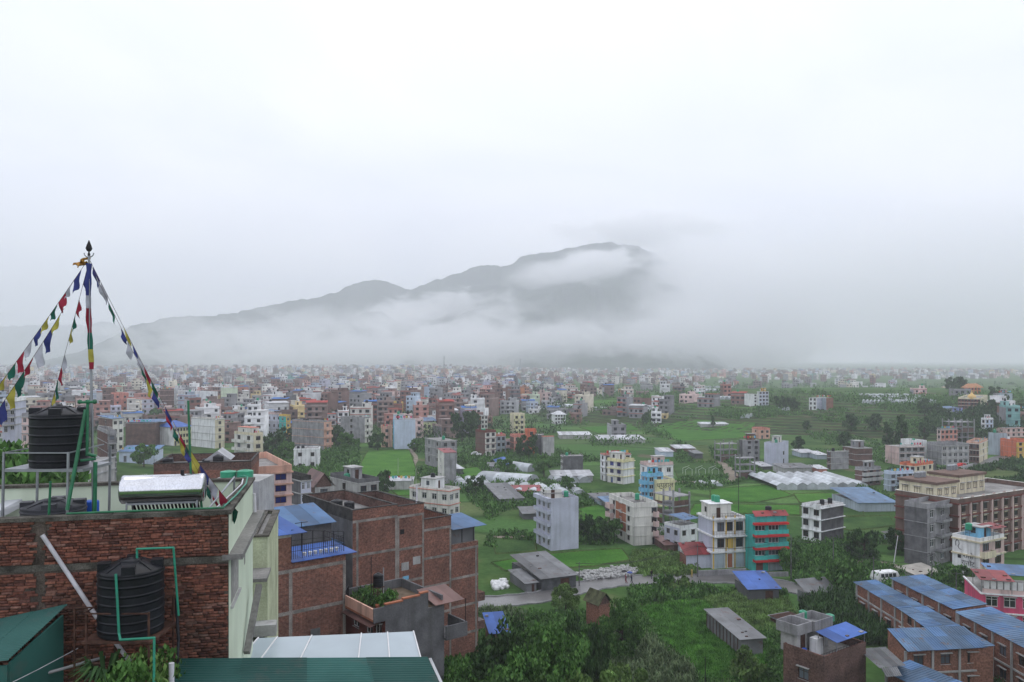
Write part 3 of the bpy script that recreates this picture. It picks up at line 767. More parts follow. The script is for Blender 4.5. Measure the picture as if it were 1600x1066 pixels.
def near_brick_mat():
    m, t, b, N, L = nmat('weathered_brick')
    geo = N('ShaderNodeNewGeometry'); oi = N('ShaderNodeObjectInfo')
    ad = N('ShaderNodeMath'); ad.operation = 'ADD'; L(geo.outputs['Random Per Island'], ad.inputs[0]); L(oi.outputs['Random'], ad.inputs[1])
    fr = N('ShaderNodeMath'); fr.operation = 'FRACT'; L(ad.outputs[0], fr.inputs[0])
    r = N('ShaderNodeValToRGB'); e = r.color_ramp.elements
    cols = [(0, (0.075, 0.036, 0.03)), (.25, (0.145, 0.06, 0.045)), (.5, (0.20, 0.08, 0.055)), (.72, (0.25, 0.105, 0.072)), (.86, (0.12, 0.058, 0.048)), (.95, (0.27, 0.14, 0.105)), (1, (0.19, 0.12, 0.10))]
    while len(e) < len(cols): e.new(.5)
    for k, (p, c) in enumerate(cols): e[k].position = p; e[k].color = (*c, 1)
    L(fr.outputs[0], r.inputs['Fac'])
    n = N('ShaderNodeTexNoise'); n.inputs['Scale'].default_value = 0.75; n.inputs['Detail'].default_value = 7; L(geo.outputs['Position'], n.inputs['Vector'])
    mr = N('ShaderNodeMapRange'); mr.inputs['From Min'].default_value = .42; mr.inputs['From Max'].default_value = .68; mr.inputs['To Max'].default_value = .6; L(n.outputs['Fac'], mr.inputs['Value'])
    mx = N('ShaderNodeMix'); mx.data_type = 'RGBA'; mx.inputs['B'].default_value = (.055, .045, .036, 1); L(mr.outputs['Result'], mx.inputs['Factor']); L(r.outputs['Color'], mx.inputs['A'])
    n2 = N('ShaderNodeTexNoise'); n2.inputs['Scale'].default_value = 16; n2.inputs['Detail'].default_value = 4; L(geo.outputs['Position'], n2.inputs['Vector'])
    m2 = N('ShaderNodeMapRange'); m2.inputs['From Min'].default_value = .3; m2.inputs['From Max'].default_value = .7; m2.inputs['To Min'].default_value = .65; m2.inputs['To Max'].default_value = 1.35; L(n2.outputs['Fac'], m2.inputs['Value'])
    vm = N('ShaderNodeVectorMath'); vm.operation = 'SCALE'; L(mx.outputs['Result'], vm.inputs[0]); L(m2.outputs['Result'], vm.inputs['Scale'])
    L(vm.outputs[0], b.inputs['Base Color']); b.inputs['Roughness'].default_value = .9; b.inputs['Specular IOR Level'].default_value = .06
    bp = N('ShaderNodeBump'); bp.inputs['Strength'].default_value = .5; bp.inputs['Distance'].default_value = .012; L(n2.outputs['Fac'], bp.inputs['Height']); L(bp.outputs[0], b.inputs['Normal'])
    return m
NBRICK = near_brick_mat()
def near_house():
    W, D = 9.0, 5.7; z_top = 34.24; z_deck = 33.12; z0 = 26.0
    root = thing('brick_house', (NC.x, NC.y, 0), 'weathered brick house with pale green side wall, water tanks and solar heater on its roof', 'house', NA)
    # core wall behind the bricks (mortar), parapets, side wall
    mb = MB()
    mb.box(-W, 0.02, z0, -0.0, 0.22, z_top - .09, MORTAR)
    fw = mb.build('front_wall', root)
    mb = MB(); rev = .12; wx0, wz1 = 0.5, None
    # pale green side: x = 0 .. facing +x ; window opening and small vent
    win = (0.42, 31.72, 2.02, 32.95); vent = (3.3, 32.0, 3.62, 32.6)
    wall_face(mb, (0.004, 0), (0, 1), D, z_top - .09 - z0, z0, [win, vent], PALE, rev)
    mb.box(-.2, .23, z_deck, .0, D, z_top - .09, PALE)
    mb.build('side_wall', root)
    g = MB(); n = 5
    for k in range(n + 1):
        y = win[0] + (win[2] - win[0] - .06) * k / n; g.box(-.09, y, win[1], -.03, y + .06, win[3], WHITEFR)
    g.box(-.10, win[0], win[1], -.02, win[2], win[1] + .06, WHITEFR); g.box(-.10, win[0], win[3] - .06, -.02, win[2], win[3], WHITEFR)
    g.box(-.03, win[0] - .08, win[1] - .07, .07, win[2] + .08, win[1] - .01, CEMENT_L)
    wo = g.build('window', root)
    g = MB(); g.quad((-.07, win[0], win[1]), (-.07, win[2], win[1]), (-.07, win[2], win[3]), (-.07, win[0], win[3]), GLASS); g.build('pane', wo)
    g = MB(); g.box(-.11, vent[0], vent[1], -.05, vent[2], vent[3], STEEL); g.build('vent_shutter', root)
    # back and left parapets, painted inside
    mb = MB(); mb.box(-W, D - .2, z_deck, -.2, D, z_top - .09, PALE); mb.build('back_parapet', root)
    mb = MB(); mb.box(-W, .23, z0, .0, D - .01, z_deck, ROOFDECK); mb.build('roof_deck', root)
    mb = MB(); mb.box(-W, D - .01, z0, 0, D + .01, z_deck, PALE); mb.build('back_wall', root)
    # copings: uneven mossy concrete
    for nm, bx in (('front', (-W, -.05, .07, .26)), ('side', (-.26, .26, .07, D - .26)), ('back', (-W, D - .26, .07, D + .06))):
        mb = MB(); k = 26
        x0, y0, x1, y1 = bx[0], bx[1], bx[2], bx[3]
        if nm == 'front':
            for i in range(k):
                a, b = x0 + (x1 - x0) * i / k, x0 + (x1 - x0) * (i + 1) / k
                mb.box(a, y0 + random.uniform(-.015, .015), z_top - .09 - random.uniform(0, .03), b, y1, z_top + random.uniform(-.012, .012), MOSSCON)
        else: mb.box(x0, y0, z_top - .088, x1, y1, z_top - .002, MOSSCON)
        mb.build('coping', root)
    # sun-shade ledge round the right side at slab level
    mb = MB(); mb.box(-.15, -.02, 32.98, .34, D + .35, 33.12, WETCONC); mb.build('sunshade_ledge', root)
    mb = MB(); mb.bar((.12, 2.9, 29.6), (.30, 4.6, 31.05), .12, WETCONC, 4); mb.build('stair_beam', root)
    # concrete band and old column on the brick face, slightly recessed from the bricks
    mb = MB(); mb.box(-W, -.005, 32.93, 0.0, .03, 33.09, MOSSCON); mb.build('concrete_band', root)
    cx, _ = NLp(64, 870, 0)
    mb = MB(); mb.box(cx - .11, -.001, z0, cx + .10, .03, 32.93, MORTAR); mb.box(cx - .11, -.001, 33.09, cx + .10, .03, z_top - .1, MORTAR); mb.build('concrete_column', root)
    # bricks
    vs = []
    for k in range(4):
        mbk = MB(); j = lambda: random.uniform(-.004, .004)
        v = [(x + j() / .22, y + j(), z + j()) for z in (0, .056) for (x, y) in ((0, -.012), (1, -.012), (1, .05), (0, .05))]
        mbk.add(v, [(0,3,2,1),(4,5,6,7),(0,1,5,4),(1,2,6,5),(2,3,7,6),(3,0,4,7)], NBRICK); vs.append(mbk.mesh('brick'))
    recs = []
    zz = 29.35; row = 0
    while zz < z_top - .15:
        x = -6.3 + (0.12 if row % 2 else 0) + random.uniform(-.05, .05)
        sag = lambda q: .012 * math.sin(q * 1.3 + row * .05)
        while x < -.02:
            ln = random.choice((.225, .225, .225, .235, .20, .245, .12, .17)); ln = min(ln, -.012 - x)
            if ln > .05 and not (32.88 < zz + .03 < 33.13) and not (cx - .13 < x + ln / 2 < cx + .12) and random.random() > .012:
                recs.append((x, zz + sag(x) + random.uniform(-.004, .004), ln, random.uniform(-.014, .012), random.uniform(-.018, .018)))
            x += ln + random.uniform(.010, .022)
        zz += .0695; row += 1
    # nearest to the eye-level, full-length bricks are single objects; all the others are one mesh of real bricks
    order = sorted(range(len(recs)), key=lambda i: -(recs[i][2] + .02 * (recs[i][1] > 32) + .06 * (-4.9 < recs[i][0]) - .2 * (recs[i][1] < 30.3)))
    solo = set(order[:290]); V = []; Fq = []
    tm = [np.array([v.co[:] for v in m.vertices]) for m in vs]; tf = np.array([p.vertices[:] for p in vs[0].polygons])
    for i, (x, z, ln, dy, tl) in enumerate(recs):
        k = i % 4
        if i in solo:
            o = link('brick', vs[k], fw, (x, dy, z)); o.scale = (ln, 1, 1); o.rotation_euler = (0, tl, 0)
        else:
            q = tm[k].copy(); q[:, 0] *= ln; c_, s_ = math.cos(tl), math.sin(tl)
            xx = q[:, 0] * c_ + q[:, 2] * s_; zz2 = -q[:, 0] * s_ + q[:, 2] * c_
            V.append(np.stack([xx + x, q[:, 1] + dy, zz2 + z], 1)); Fq.append(tf + 8 * (len(V) - 1))
    me = np_mesh('brick_mass', np.concatenate(V), np.concatenate(Fq), NBRICK)
    link('brickwork', me, fw, kind='stuff')
    return root
near_house()
# ------------------------------------------------------------------ tanks on and beside the near house
def big_tank(loc, r, h, mt, label, ribs, n=40, lugs=True):
    t = thing('water_tank', loc, label, 'water tank')
    mb = MB(); pr = [(0, r * .96), (.02, r * .985), (.03, r * .985)]; hb = h * .84; d = hb / ribs
    for k in range(ribs):
        z = d * (k + .75); pr += [(z - .05, r * .985), (z - .022, r * .985), (z - .012, r * 1.008), (z + .012, r * 1.008), (z + .022, r * .985), (z + .034, r * .985)]
    pr += [(hb, r * .985), (hb + .02, r * .99), (hb + .05, r * .93), (h * .94, r * .55), (h * .955, r * .40), (h * .96, r * .33)]
    mb.lathe((0, 0, 0), pr, mt, n); body = mb.build('tank_body', t)
    mb = MB(); mb.lathe((0, 0, h * .958), [(0, r * .32), (.035, r * .32), (.05, r * .27), (.055, r * .12), (.085, r * .10), (.09, 0)], mt, 20); mb.build('lid', t)
    if lugs:
        for k in range(4):
            a = k * math.pi / 2 + .35; M = Matrix.Rotation(a, 4, 'Z')
            mb = MB(); mb.box(r * .60, -r * .20, hb - .03, r * .965, r * .20, h * .965, mt, M); mb.build('lifting_lug', t)
            mb = MB(); a2 = a + math.pi / 4; M2 = Matrix.Rotation(a2, 4, 'Z')
            mb.add([M2 @ Vector(v) for v in ((r * .4, -.025, h * .945), (r * .92, -.025, hb + .03), (r * .92, .025, hb + .03), (r * .4, .025, h * .945), (r * .4, -.015, h * .985), (r * .92, -.015, hb + .07), (r * .92, .015, hb + .07), (r * .4, .015, h * .985))],
                   [(0, 1, 5, 4), (1, 2, 6, 5), (2, 3, 7, 6), (3, 0, 4, 7), (4, 5, 6, 7)], mt); mb.build('shoulder_rib', t)
    return t
# tank in front of the brick wall on its iron stand
c1 = P(205, 985, 18.45); big_tank(c1, 0.715, 1.68, BLACKPL, 'tall black ribbed water tank standing before the brick wall on a rusty stand', 7)
def iron_stand():
    t = thing('tank_stand', (c1.x, c1.y, 28.2), 'rusty angle-iron stand under the black tank by the brick wall', 'stand')
    zt = c1.z - 28.2; mb = MB(); mb.box(-.78, -.70, zt - .07, .78, .70, zt - .012, RUSTY); mb.build('platform', t)
    for sx in (-1, 1):
        for sy in (-1, 1):
            mb = MB(); mb.bar((sx * .70, sy * .64, -.4), (sx * .70, sy * .64, zt + (.62 if sy > -2 else 0)), .028, RUSTY); mb.build('leg', t)
    for sx in (-1, 1): mb = MB(); mb.bar((sx * .70, -.64, zt - .7), (sx * .70, .64, zt - 1.3), .02, RUSTY); mb.build('brace', t)
    mb = MB()
    for z in (zt + .6,):
        mb.bar((-.7, -.68, z), (.7, -.68, z), .02, RUSTY); mb.bar((-.75, -.66, z), (-.75, .6, z), .018, RUSTY)
    mb.build('guard_rail', t)
    mb = MB(); mb.bar((-1.15, -.3, zt + .62), (-1.15, -.3, -.4), .024, RUSTY); mb.bar((-1.15, -.3, zt + .62), (-.7, -.3, zt + .62), .02, RUSTY); mb.bar((-1.15, -.3, zt + .1), (-.7, -.3, zt + .1), .02, RUSTY); mb.build('side_frame', t)
iron_stand()
def pipe(name, pts, r, mt, label, cat='pipe', n=8, group=None):
    mb = MB(); mb.path([Vector(p) for p in pts], r, mt, n); o = mb.build(name, label=label, cat=cat, group=group); return o
def pj(px, py, Y): return P(px, py, Y)
pipe('water_pipe', [pj(214, 882, 18.5), pj(214, 858, 18.5), pj(271, 856, 18.6), pj(279, 962, 18.7)], .026, GREENPIPE, 'green water pipe arching over the tank lid by the brick wall')
pipe('drain_hose', [pj(275, 935, 19.0), pj(279, 1000, 18.8), pj(276, 1050, 18.5)], .035, BLACKPL, 'black hose hanging down the brick wall beside the tank')
pipe('water_pipe', [pj(181, 897, 17.7), pj(186, 990, 17.62), pj(188, 1000, 17.5), pj(241, 997, 17.2), pj(240, 1120, 17.0)], .028, GREENPIPE, 'green outlet pipe running down the front of the black tank')
pipe('drain_pipe', [NL(*[(lambda q: (q[0], -.10, q[1]))(NLp(66, 836, -.1))][0]), NL(*[(lambda q: (q[0], -.16, q[1]))(NLp(152, 966, -.16))][0])], .052, WHITEPVC, 'white plastic drain pipe slanting down across the brick wall', n=12)
pipe('drain_pipe', [pj(174, 995, 18.9), pj(203, 1034, 18.7)], .05, WHITEPVC, 'short white pipe length below the black tank', n=12)
pipe('vent_pipe', [pj(268, 1036, 18.0), pj(268, 1120, 18.0)], .06, WHITEPVC, 'stub of white pipe standing beside the green roof', n=12)
# tanks on the roof
c2 = P(93, 727, 20.7); big_tank(c2, 0.70, 1.56, BLACKPL, 'black ribbed water tank raised on a steel platform above the roof', 6)
c3 = P(84, 800, 21.0); c3.z = 33.13
big_tank(c3, 0.78, 1.22, GREYPL, 'squat dark grey water tank under the raised black tank', 3)
def roof_stand():
    t = thing('tank_stand', (c2.x, c2.y, 33.13), 'grey steel platform carrying the black tank over the roof', 'stand'); zt = c2.z - 33.13
    mb = MB(); mb.box(-1.0, -.72, zt - .075, 1.0, .76, zt - .004, STEEL); mb.build('platform', t)
    for (x, y) in ((-1.0, -.7), (.62, -.7), (-1.0, .74), (.95, .74)):
        mb = MB(); mb.bar((x - .05, y, 0), (x, y, zt + .42), .035, STEEL); mb.build('leg', t)
    mb = MB(); z = zt + .40
    for a, b in (((-1.0, -.7, z), (.62, -.7, z)), ((-1.0, -.7, z), (-1.0, .74, z)), ((.62, -.7, z), (1.05, .2, z + .12))): mb.bar(a, b, .022, STEEL)
    mb.build('guard_rail', t)
roof_stand()
def lathe_barrel(loc, r, h, mt, label, name='barrel'):
    t = thing(name, loc, label, 'barrel'); mb = MB()
    mb.lathe((0, 0, 0), [(0, r * .95), (.03, r), (h * .3, r), (h * .32, r * 1.03), (h * .35, r), (h * .65, r), (h * .67, r * 1.03), (h * .7, r), (h - .03, r), (h, r * .93), (h, 0)], mt, 24); mb.build('barrel_body', t)
    mb = MB(); mb.lathe((r * .4, 0, h), [(0, .05), (.03, .05), (.03, 0)], mt, 10); mb.build('bung', t)
c4 = P(142, 795, 22.2); c4.z = 33.13; lathe_barrel(c4, .21, .95, BLUEPL, 'blue plastic barrel on the roof next to the grey tank')
# green steel frame that braces the mast
def green_frame():
    Yf = 20.0; b0 = P(147, 795, 20.3); t = thing('mast_frame', (b0.x, b0.y, 33.13), 'green painted pipe frame bracing the flag mast', 'frame')
    def q(px, py, Y): p = P(px, py, Y); return (p.x - b0.x, p.y - b0.y, p.z - 33.13)
    def bar(nm, a, b, r): mb = MB(); mb.bar(a, b, r, GREENST, 8); mb.build(nm, t)
    bar('post', (0.0, 0, -.0), q(149, 722, 20.3), .05); bar('brace', q(105, 797, 19.8), q(134, 640, 20.2), .045); bar('upright', q(136, 712, 20.2), q(137, 628, 20.2), .035)
    bar('top_bar', q(124, 629, 20.2), q(149, 628, 20.2), .035); bar('arm', q(135, 709, 20.2), q(150, 713, 20.3), .045); bar('arm', q(126, 720, 20.2), q(150, 717, 20.3), .035)
    for px in (124.5, 137, 148): mb = MB(); p = q(px, 628, 20.2); mb.lathe(p, [(-.06, 0), (-.04, .055), (.04, .055), (.06, 0)], GREENST, 8); mb.build('fitting', t)
green_frame()
pipe('water_pipe', [pj(76, 812, 20.0), pj(79, 752, 20.0)], .03, GREENST, 'short upright green pipe before the grey tank')
zc = 34.26
pipe('water_pipe', [NL(NLp(104, 795, .1)[0], .1, zc + .02), NL(-3, .1, zc + .025), NL(-.12, .12, zc + .02)], .026, GREENST, 'long green pipe lying on the mossy front parapet')
hz_ = [NL(-.15, .3, zc + .02), NL(-.05, 2.0, zc + .03), NL(-.02, 4.0, zc + .03), NL(-.1, 5.2, zc + .06), NL(-.25, 5.45, zc + .08), NL(-.45, 5.5, zc + .03)]
pipe('garden_hose', hz_, .022, GREENPIPE, 'green hose curling along the side parapet', 'hose')
pipe('garden_hose', [NL(-.42, 1.0, zc - .12), NL(-.22, 2.6, zc + .0), NL(-.16, 4.2, zc + .0), NL(-.24, 5.2, zc + .0)], .022, WHITEPVC, 'pale hose lying inside the side parapet', 'hose')
pipe('water_pipe', [NL(-1.02, .75, zc + .55), NL(-.82, .75, zc + .55), NL(-.74, .8, zc - .3)], .03, GREENST, 'green pipe dropping from the end of the solar drum')
pipe('water_pipe', [NL(-.75, 1.1, zc - .3), NL(-.28, 3.4, zc + .32), NL(-.30, 3.5, zc - .2)], .03, STEEL, 'grey steel pipe leaning in the corner of the roof')
pipe('drain_pipe', [NL(.07, 5.5, zc - .5), NL(.09, 5.5, zc - 1.1)], .05, WHITEPVC, 'white rain pipe at the far corner of the pale green wall', n=10)
# slanting white roof edge left, and roof clutter
def eave():
    mb = MB(); a, b = P(-25, 800, 23.0), P(36, 768, 24.6); mb.slab(a, P(-25, 812, 23.0) , P(40, 779, 24.6), b, .4, TIN_WHITE); o = mb.build('roof_eave', label='pale sloping roof edge behind the raised tank', cat='roof')
    mb = MB(); a2 = P(-25, 812, 23.2); b2 = P(40, 780, 24.8); mb.slab(Vector((a2.x, a2.y, 31.5)), Vector((b2.x, b2.y, 31.5)), b2, a2, .1, PALE); mb.build('eave_wall', o)
eave()
# ------------------------------------------------------------------ solar water heater
def solar():
    x0, zc0 = NLp(190, 765, .75); x1, zc1 = NLp(320, 762, .75); r = .36; zc_ = (zc0 + zc1) / 2
    base = NL((x0 + x1) / 2, .75, 33.13); t = thing('solar_water_heater', base, 'solar water heater with a shining steel drum on the roof', 'solar heater', NA)
    hx = (x1 - x0) / 2; zz = zc_ - 33.13
    mb = MB(); prof = [(-hx, 0), (-hx, r * .90), (-hx + .03, r * .99), (-hx + .05, r), (-hx + .14, r), (-hx + .145, r * .993), (0, r * .993), (hx - .145, r * .993), (hx - .14, r), (hx - .05, r), (hx - .03, r * .99), (hx, r * .90), (hx, 0)]
    mb.lathe((0, 0, zz), prof, CHROME, 48, axis=(1, 0, 0)); mb.build('drum', t)
    mb = MB(); mb.bar((.45, .0, zz + r - .02), (.45, 0, zz + r + .10), .045, IRONB, 10); mb.build('vent', t)
    mb = MB(); mb.bar((-hx + .18, -.18, zz - r * .95), (hx - .18, -.18, zz - r * .95), .035, STEEL); mb.bar((-hx + .18, .3, zz - r * .95), (hx - .18, .3, zz - r * .95), .03, STEEL)
    mb.build('top_rail', t)
    for sx in (-1, 1):
        for sy, yb in ((-.18, -.26), (.3, 1.0)):
            mb = MB(); mb.bar((sx * (hx - .16), yb, 0), (sx * (hx - .16), sy, zz - r * .8), .028, STEEL); mb.build('leg', t)
    n = 18
    for k in range(n):
        x = -hx + .22 + (2 * hx - .44) * k / (n - 1); mb = MB(); mb.bar((x, .05, zz - r * .6), (x, 1.35, .12), .028, IRONB, 6); mb.build('glass_tube', t)
    mb = MB(); mb.bar((-hx + .1, 1.4, .12), (hx - .1, 1.4, .12), .05, STEEL); mb.build('manifold', t)
solar()
# ------------------------------------------------------------------ prayer flags on the mast
def cloth(name, c):
    m = mat('flag_' + name, c, 0.85, 0.25, 3.0, spec=0.1); return m
FL = [cloth('blue', (.04, .05, .17)), cloth('white', (.38, .39, .43)), cloth('red', (.25, .025, .045)), cloth('green', (.02, .10, .07)), cloth('yellow', (.33, .30, .06))]
MASTX = P(139, 400, 21.6); MB0 = P(147, 795, 21.6)
def mast():
    t = thing('flag_mast', (MB0.x, MB0.y, 33.13), 'tall steel mast with dark spear finial and hanging banner', 'mast')
    d = MASTX - MB0; d.z = MASTX.z - 33.13
    mb = MB(); mb.bar((0, 0, 0), d, .042, STEEL, 10, r2=.03); mb.build('pole', t)
    mb = MB(); mb.lathe(d, [(.0, .03), (.05, .035), (.09, .02), (.12, .02), (.13, .05), (.20, .085), (.30, .055), (.42, .01), (.43, 0)], IRONB, 10); mb.build('finial', t)
    mb = MB()
    for k in range(10):
        a0, a1 = math.pi * k / 10 + math.pi, math.pi * (k + 1) / 10 + math.pi
        mb.bar(d + Vector((math.cos(a0) * .13, 0, math.sin(a0) * .12 + .08)), d + Vector((math.cos(a1) * .13, 0, math.sin(a1) * .12 + .08)), .014, STEEL, 5)
    mb.build('crescent', t)
    # bunched yellow cloth at the head
    mb = MB(); n, m_ = 9, 7; vv = []
    for i in range(n):
        for j in range(m_):
            u, v = i / (n - 1), j / (m_ - 1)
            vv.append(d + Vector((-.30 * u - .05 + .06 * math.sin(7 * v + 3 * u), .10 * math.sin(9 * u + 5 * v), .02 - .30 * u * .7 - .20 * v * (1 - .3 * u) + .03 * math.sin(14 * v))))
    mb.add(vv, [(i * m_ + j, i * m_ + j + 1, (i + 1) * m_ + j + 1, (i + 1) * m_ + j) for i in range(n - 1) for j in range(m_ - 1)], mat('ochre_cloth', (.42, .22, .05), .85, .35, 8), True); mb.build('head_cloth', t)
    # long vertical banner of five colours and a second round
    segs = [(0, 418, 470), (1, 470, 490), (2, 490, 533), (3, 533, 550), (4, 550, 566), (2, 566, 574)]; seq = [(0, 412, 462), (1, 462, 482), (2, 482, 520), (3, 520, 546), (4, 546, 566), (2, 566, 577)]
    for (ci, y0, y1) in seq:
        mb = MB(); vv = []; n = 9
        for i in range(n):
            py = y0 + (y1 - y0) * i / (n - 1); k = (py - 405) / 175
            c = P(140.5 + 3 * k, py, 21.6) - Vector((MB0.x, MB0.y, 33.13)); wdt = .115 + .010 * math.sin(py * .13)
            for j in range(5):
                q = j / 4; vv.append(c + Vector((.03 - wdt + wdt * q * 1.3 + .008 * math.sin(py * .21 + q * 3), -.05 - .05 * math.sin(q * 6 + py * .03), 0)))
        mb.add(vv, [(i * 5 + j, i * 5 + j + 1, i * 5 + j + 6, i * 5 + j + 5) for i in range(n - 1) for j in range(4)], FL[ci], True); mb.build('banner', t)
mast()
def flag_string(p0, p1, sag, label, n, start=0, size=.40, t0=.04, wind=-0.12, skip=0.0, seed=0):
    rs = random.Random(seed); a = Vector(p0); b = Vector(p1); L = (b - a).length
    def at(t): return a.lerp(b, t) + Vector((0, 0, -sag * 4 * t * (1 - t)))
    t_ = thing('prayer_flag_string', a, label, 'prayer flags', group=None)
    mb = MB(); k = 28
    for i in range(k): mb.bar(at(i / k) - a, at((i + 1) / k) - a, .006, WOODD, 3, caps=False)
    mb.build('cord', t_)
    step = (1 - t0) / n
    for i in range(n):
        if rs.random() < skip: continue
        u0 = t0 + i * step; u1 = u0 + step * rs.uniform(.9, 1.02); ci = (start + i) % 5; mb = MB(); nu, nv = 7, 5; vv = []
        drop = size * rs.uniform(.55, 1.1); lean = wind + rs.uniform(-.22, .18); gather = rs.uniform(.1, .75); ph = rs.uniform(0, 6)
        for iu in range(nu):
            for iv in range(nv):
                u, v = iu / (nu - 1), iv / (nv - 1)
                uu = .5 + (u - .5) * (1 - gather * v * .7) + .25 * gather * v
                p = at(u0 + (u1 - u0) * min(1.1, uu)) - a
                vv.append(p + Vector((lean * v * drop, .07 * math.sin(5 * u + 4 * v + ph) * v, -drop * v * (1 - .35 * gather * abs(u - .5)) + .02 * math.sin(8 * u + ph) * v)))
        mb.add(vv, [(iu * nv + iv, iu * nv + iv + 1, (iu + 1) * nv + iv + 1, (iu + 1) * nv + iv) for iu in range(nu - 1) for iv in range(nv - 1)], FL[ci], True)
        mb.build('flag', t_)
T = P(139, 406, 21.6)
flag_string(P(132, 414, 21.6), P(-30, 640, 20.2), .05, 'string of faded prayer flags running from the mast out past the raised tank', 12, 0, .40, .03, .10, .05, 1)
flag_string(P(100, 482, 21.3), P(-22, 668, 20.6), .05, 'second row of torn prayer flags below the string that passes the raised tank', 8, 4, .44, .04, .14, .0, 2)
flag_string(P(137, 416, 21.6), P(70, 668, 23.4), .06, 'string of prayer flags dropping steeply behind the raised black tank', 12, 0, .32, .02, .16, .1, 3)
flag_string(P(141, 408, 21.6), P(342, 790, 23.0), .10, 'long string of prayer flags running from the mast to the green pole', 18, 0, .32, .02, .12, .2, 4)
flag_string(P(142, 414, 21.6), P(330, 770, 21.2), .22, 'inner string of small prayer flags ending above the solar drum', 18, 1, .28, .04, -.05, .25, 5)
pipe('flag_pole', [NL(NLp(302, 742, 1.6)[0], 1.6, 33.13), NL(NLp(294, 626, 1.6)[0], 1.6, NLp(294, 626, 1.6)[1])], .03, GREENST, 'thin green pole rising behind the solar drum', 'pole')
flag_string(P(295, 700, 22.0), P(372, 800, 20.6), .08, 'last prayer flags sagging from the green pole to the side parapet', 5, 4, .34, .05, -.2, .0, 6)
# ------------------------------------------------------------------ sheet roofs below
def corrugated(name, A, B, Cc, Dd, mt, label, cat, pitch=.085, amp=.016, th=.004, sheets=1, along='AB', parent=None):
    """a corrugated roof: A-B far edge, D-C near edge; ridges run parallel to A-B or to A-D; each sheet is a part"""
    A, B, Cc, Dd = map(Vector, (A, B, Cc, Dd)); nrm = (B - A).cross(Dd - A).normalized()
    if nrm.z < 0: nrm = -nrm
    t = thing(name, A, label, cat)
    for s in range(sheets):
        f0, f1 = s / sheets, (s + 1) / sheets + (.01 if s < sheets - 1 else 0)
        if along == 'AB':
            a, b, c, d = A.lerp(B, f0), A.lerp(B, f1), Dd.lerp(Cc, f1), Dd.lerp(Cc, f0); n = int((d - a).length / pitch * 6)
            rows = [(a.lerp(d, i / n), b.lerp(c, i / n), i) for i in range(n + 1)]
        else:
            a, b, c, d = A.lerp(B, f0), A.lerp(B, f1), Dd.lerp(Cc, f1), Dd.lerp(Cc, f0); n = int((b - a).length / pitch * 6)
            rows = [(a.lerp(b, i / n), d.lerp(c, i / n), i) for i in range(n + 1)]
        V = []
        for p, q, i in rows:
            o = nrm * (amp * math.sin(i / 6 * 2 * math.pi) + .008 * (s % 2)); V += [p + o - A, q + o - A]
        Fq = [(2 * i, 2 * i + 1, 2 * i + 3, 2 * i + 2) for i in range(n)]
        me = np_mesh('roof_sheet', np.array([v[:] for v in V]), np.array(Fq), mt, True); link('roof_sheet', me, t)
    return t
tg = corrugated('sheet_roof', P(283, 1029, 19.55), P(668, 1027, 19.6), P(742, 1190, 16.4), P(205, 1190, 16.4), TIN_GREEN, 'dark green corrugated roof below the polycarbonate canopy', 'roof', sheets=4)
mb = MB(); a = P(668, 1027, 19.6) - P(283, 1029, 19.55); b = P(742, 1190, 16.4) - P(283, 1029, 19.55); mb.bar(a + Vector((.06, 0, -.05)), b + Vector((.06, 0, -.05)), .05, STEEL); mb.build('verge_trim', tg)
mb = MB(); q0, q1, q2, q3 = [P(*p) - P(283, 1029, 19.55) for p in ((290, 1034, 19.5), (662, 1032, 19.5), (725, 1190, 16.5), (215, 1190, 16.5))]
for p, q in ((q0, q1), (q3, q2), (q0, q3), (q1, q2)): mb.bar(p + Vector((0, 0, -.12)), q + Vector((0, 0, -.12)), .05, RUSTY)
for p in (q0, q1, q2, q3): mb.bar(p + Vector((0, 0, -.1)), Vector((p.x, p.y, 26 - P(283, 1029, 19.55).z)), .06, RUSTY)
mb.build('roof_frame', tg)
POLY = mat('milky_polycarbonate', (.34, .40, .43), .18, .1, .5, spec=.5)
def canopy():
    z = 28.75; X0, X1 = P(404, 1000, 26.5), P(646, 993, 27.0); t = thing('canopy', (X0.x, 26.5, z), 'milky polycarbonate canopy in framed panels beyond the green roof', 'canopy')
    A0, B0, B1, A1 = Vector((0, 0, 0.0)), Vector((X1.x - X0.x, .5, 0.05)), Vector((X1.x - X0.x + 1.05, -4.0, -.25)), Vector((-.2, -4.2, -.25)); n = 6
    fs = [0, .12, .34, .66, .83, 1.0]
    for k in range(len(fs) - 1):
        a, b, c, d = A0.lerp(B0, fs[k]), A0.lerp(B0, fs[k + 1]), A1.lerp(B1, fs[k + 1]), A1.lerp(B1, fs[k])
        for j in range(2):
            mb = MB(); mb.slab(d.lerp(a, j / 2), c.lerp(b, j / 2), c.lerp(b, (j + 1) / 2 - .004), d.lerp(a, (j + 1) / 2 - .004), .012, POLY); mb.build('panel', t)
    for k in range(len(fs)):
        mb = MB(); mb.bar(A0.lerp(B0, fs[k]) + Vector((0, 0, .02)), A1.lerp(B1, fs[k]) + Vector((0, 0, .02)), .028, WHITEFR); mb.build('rib', t)
    mb = MB()
    for q in (0.02, .5, .98): mb.bar(A0.lerp(A1, q) + Vector((0, 0, -.03)), B0.lerp(B1, q) + Vector((0, 0, -.03)), .04, STEEL)
    for p in (A0, B0): mb.bar(p - Vector((0, 0, .05)), p - Vector((0, 0, 6)), .06, STEEL)
    mb.build('frame', t)
canopy()
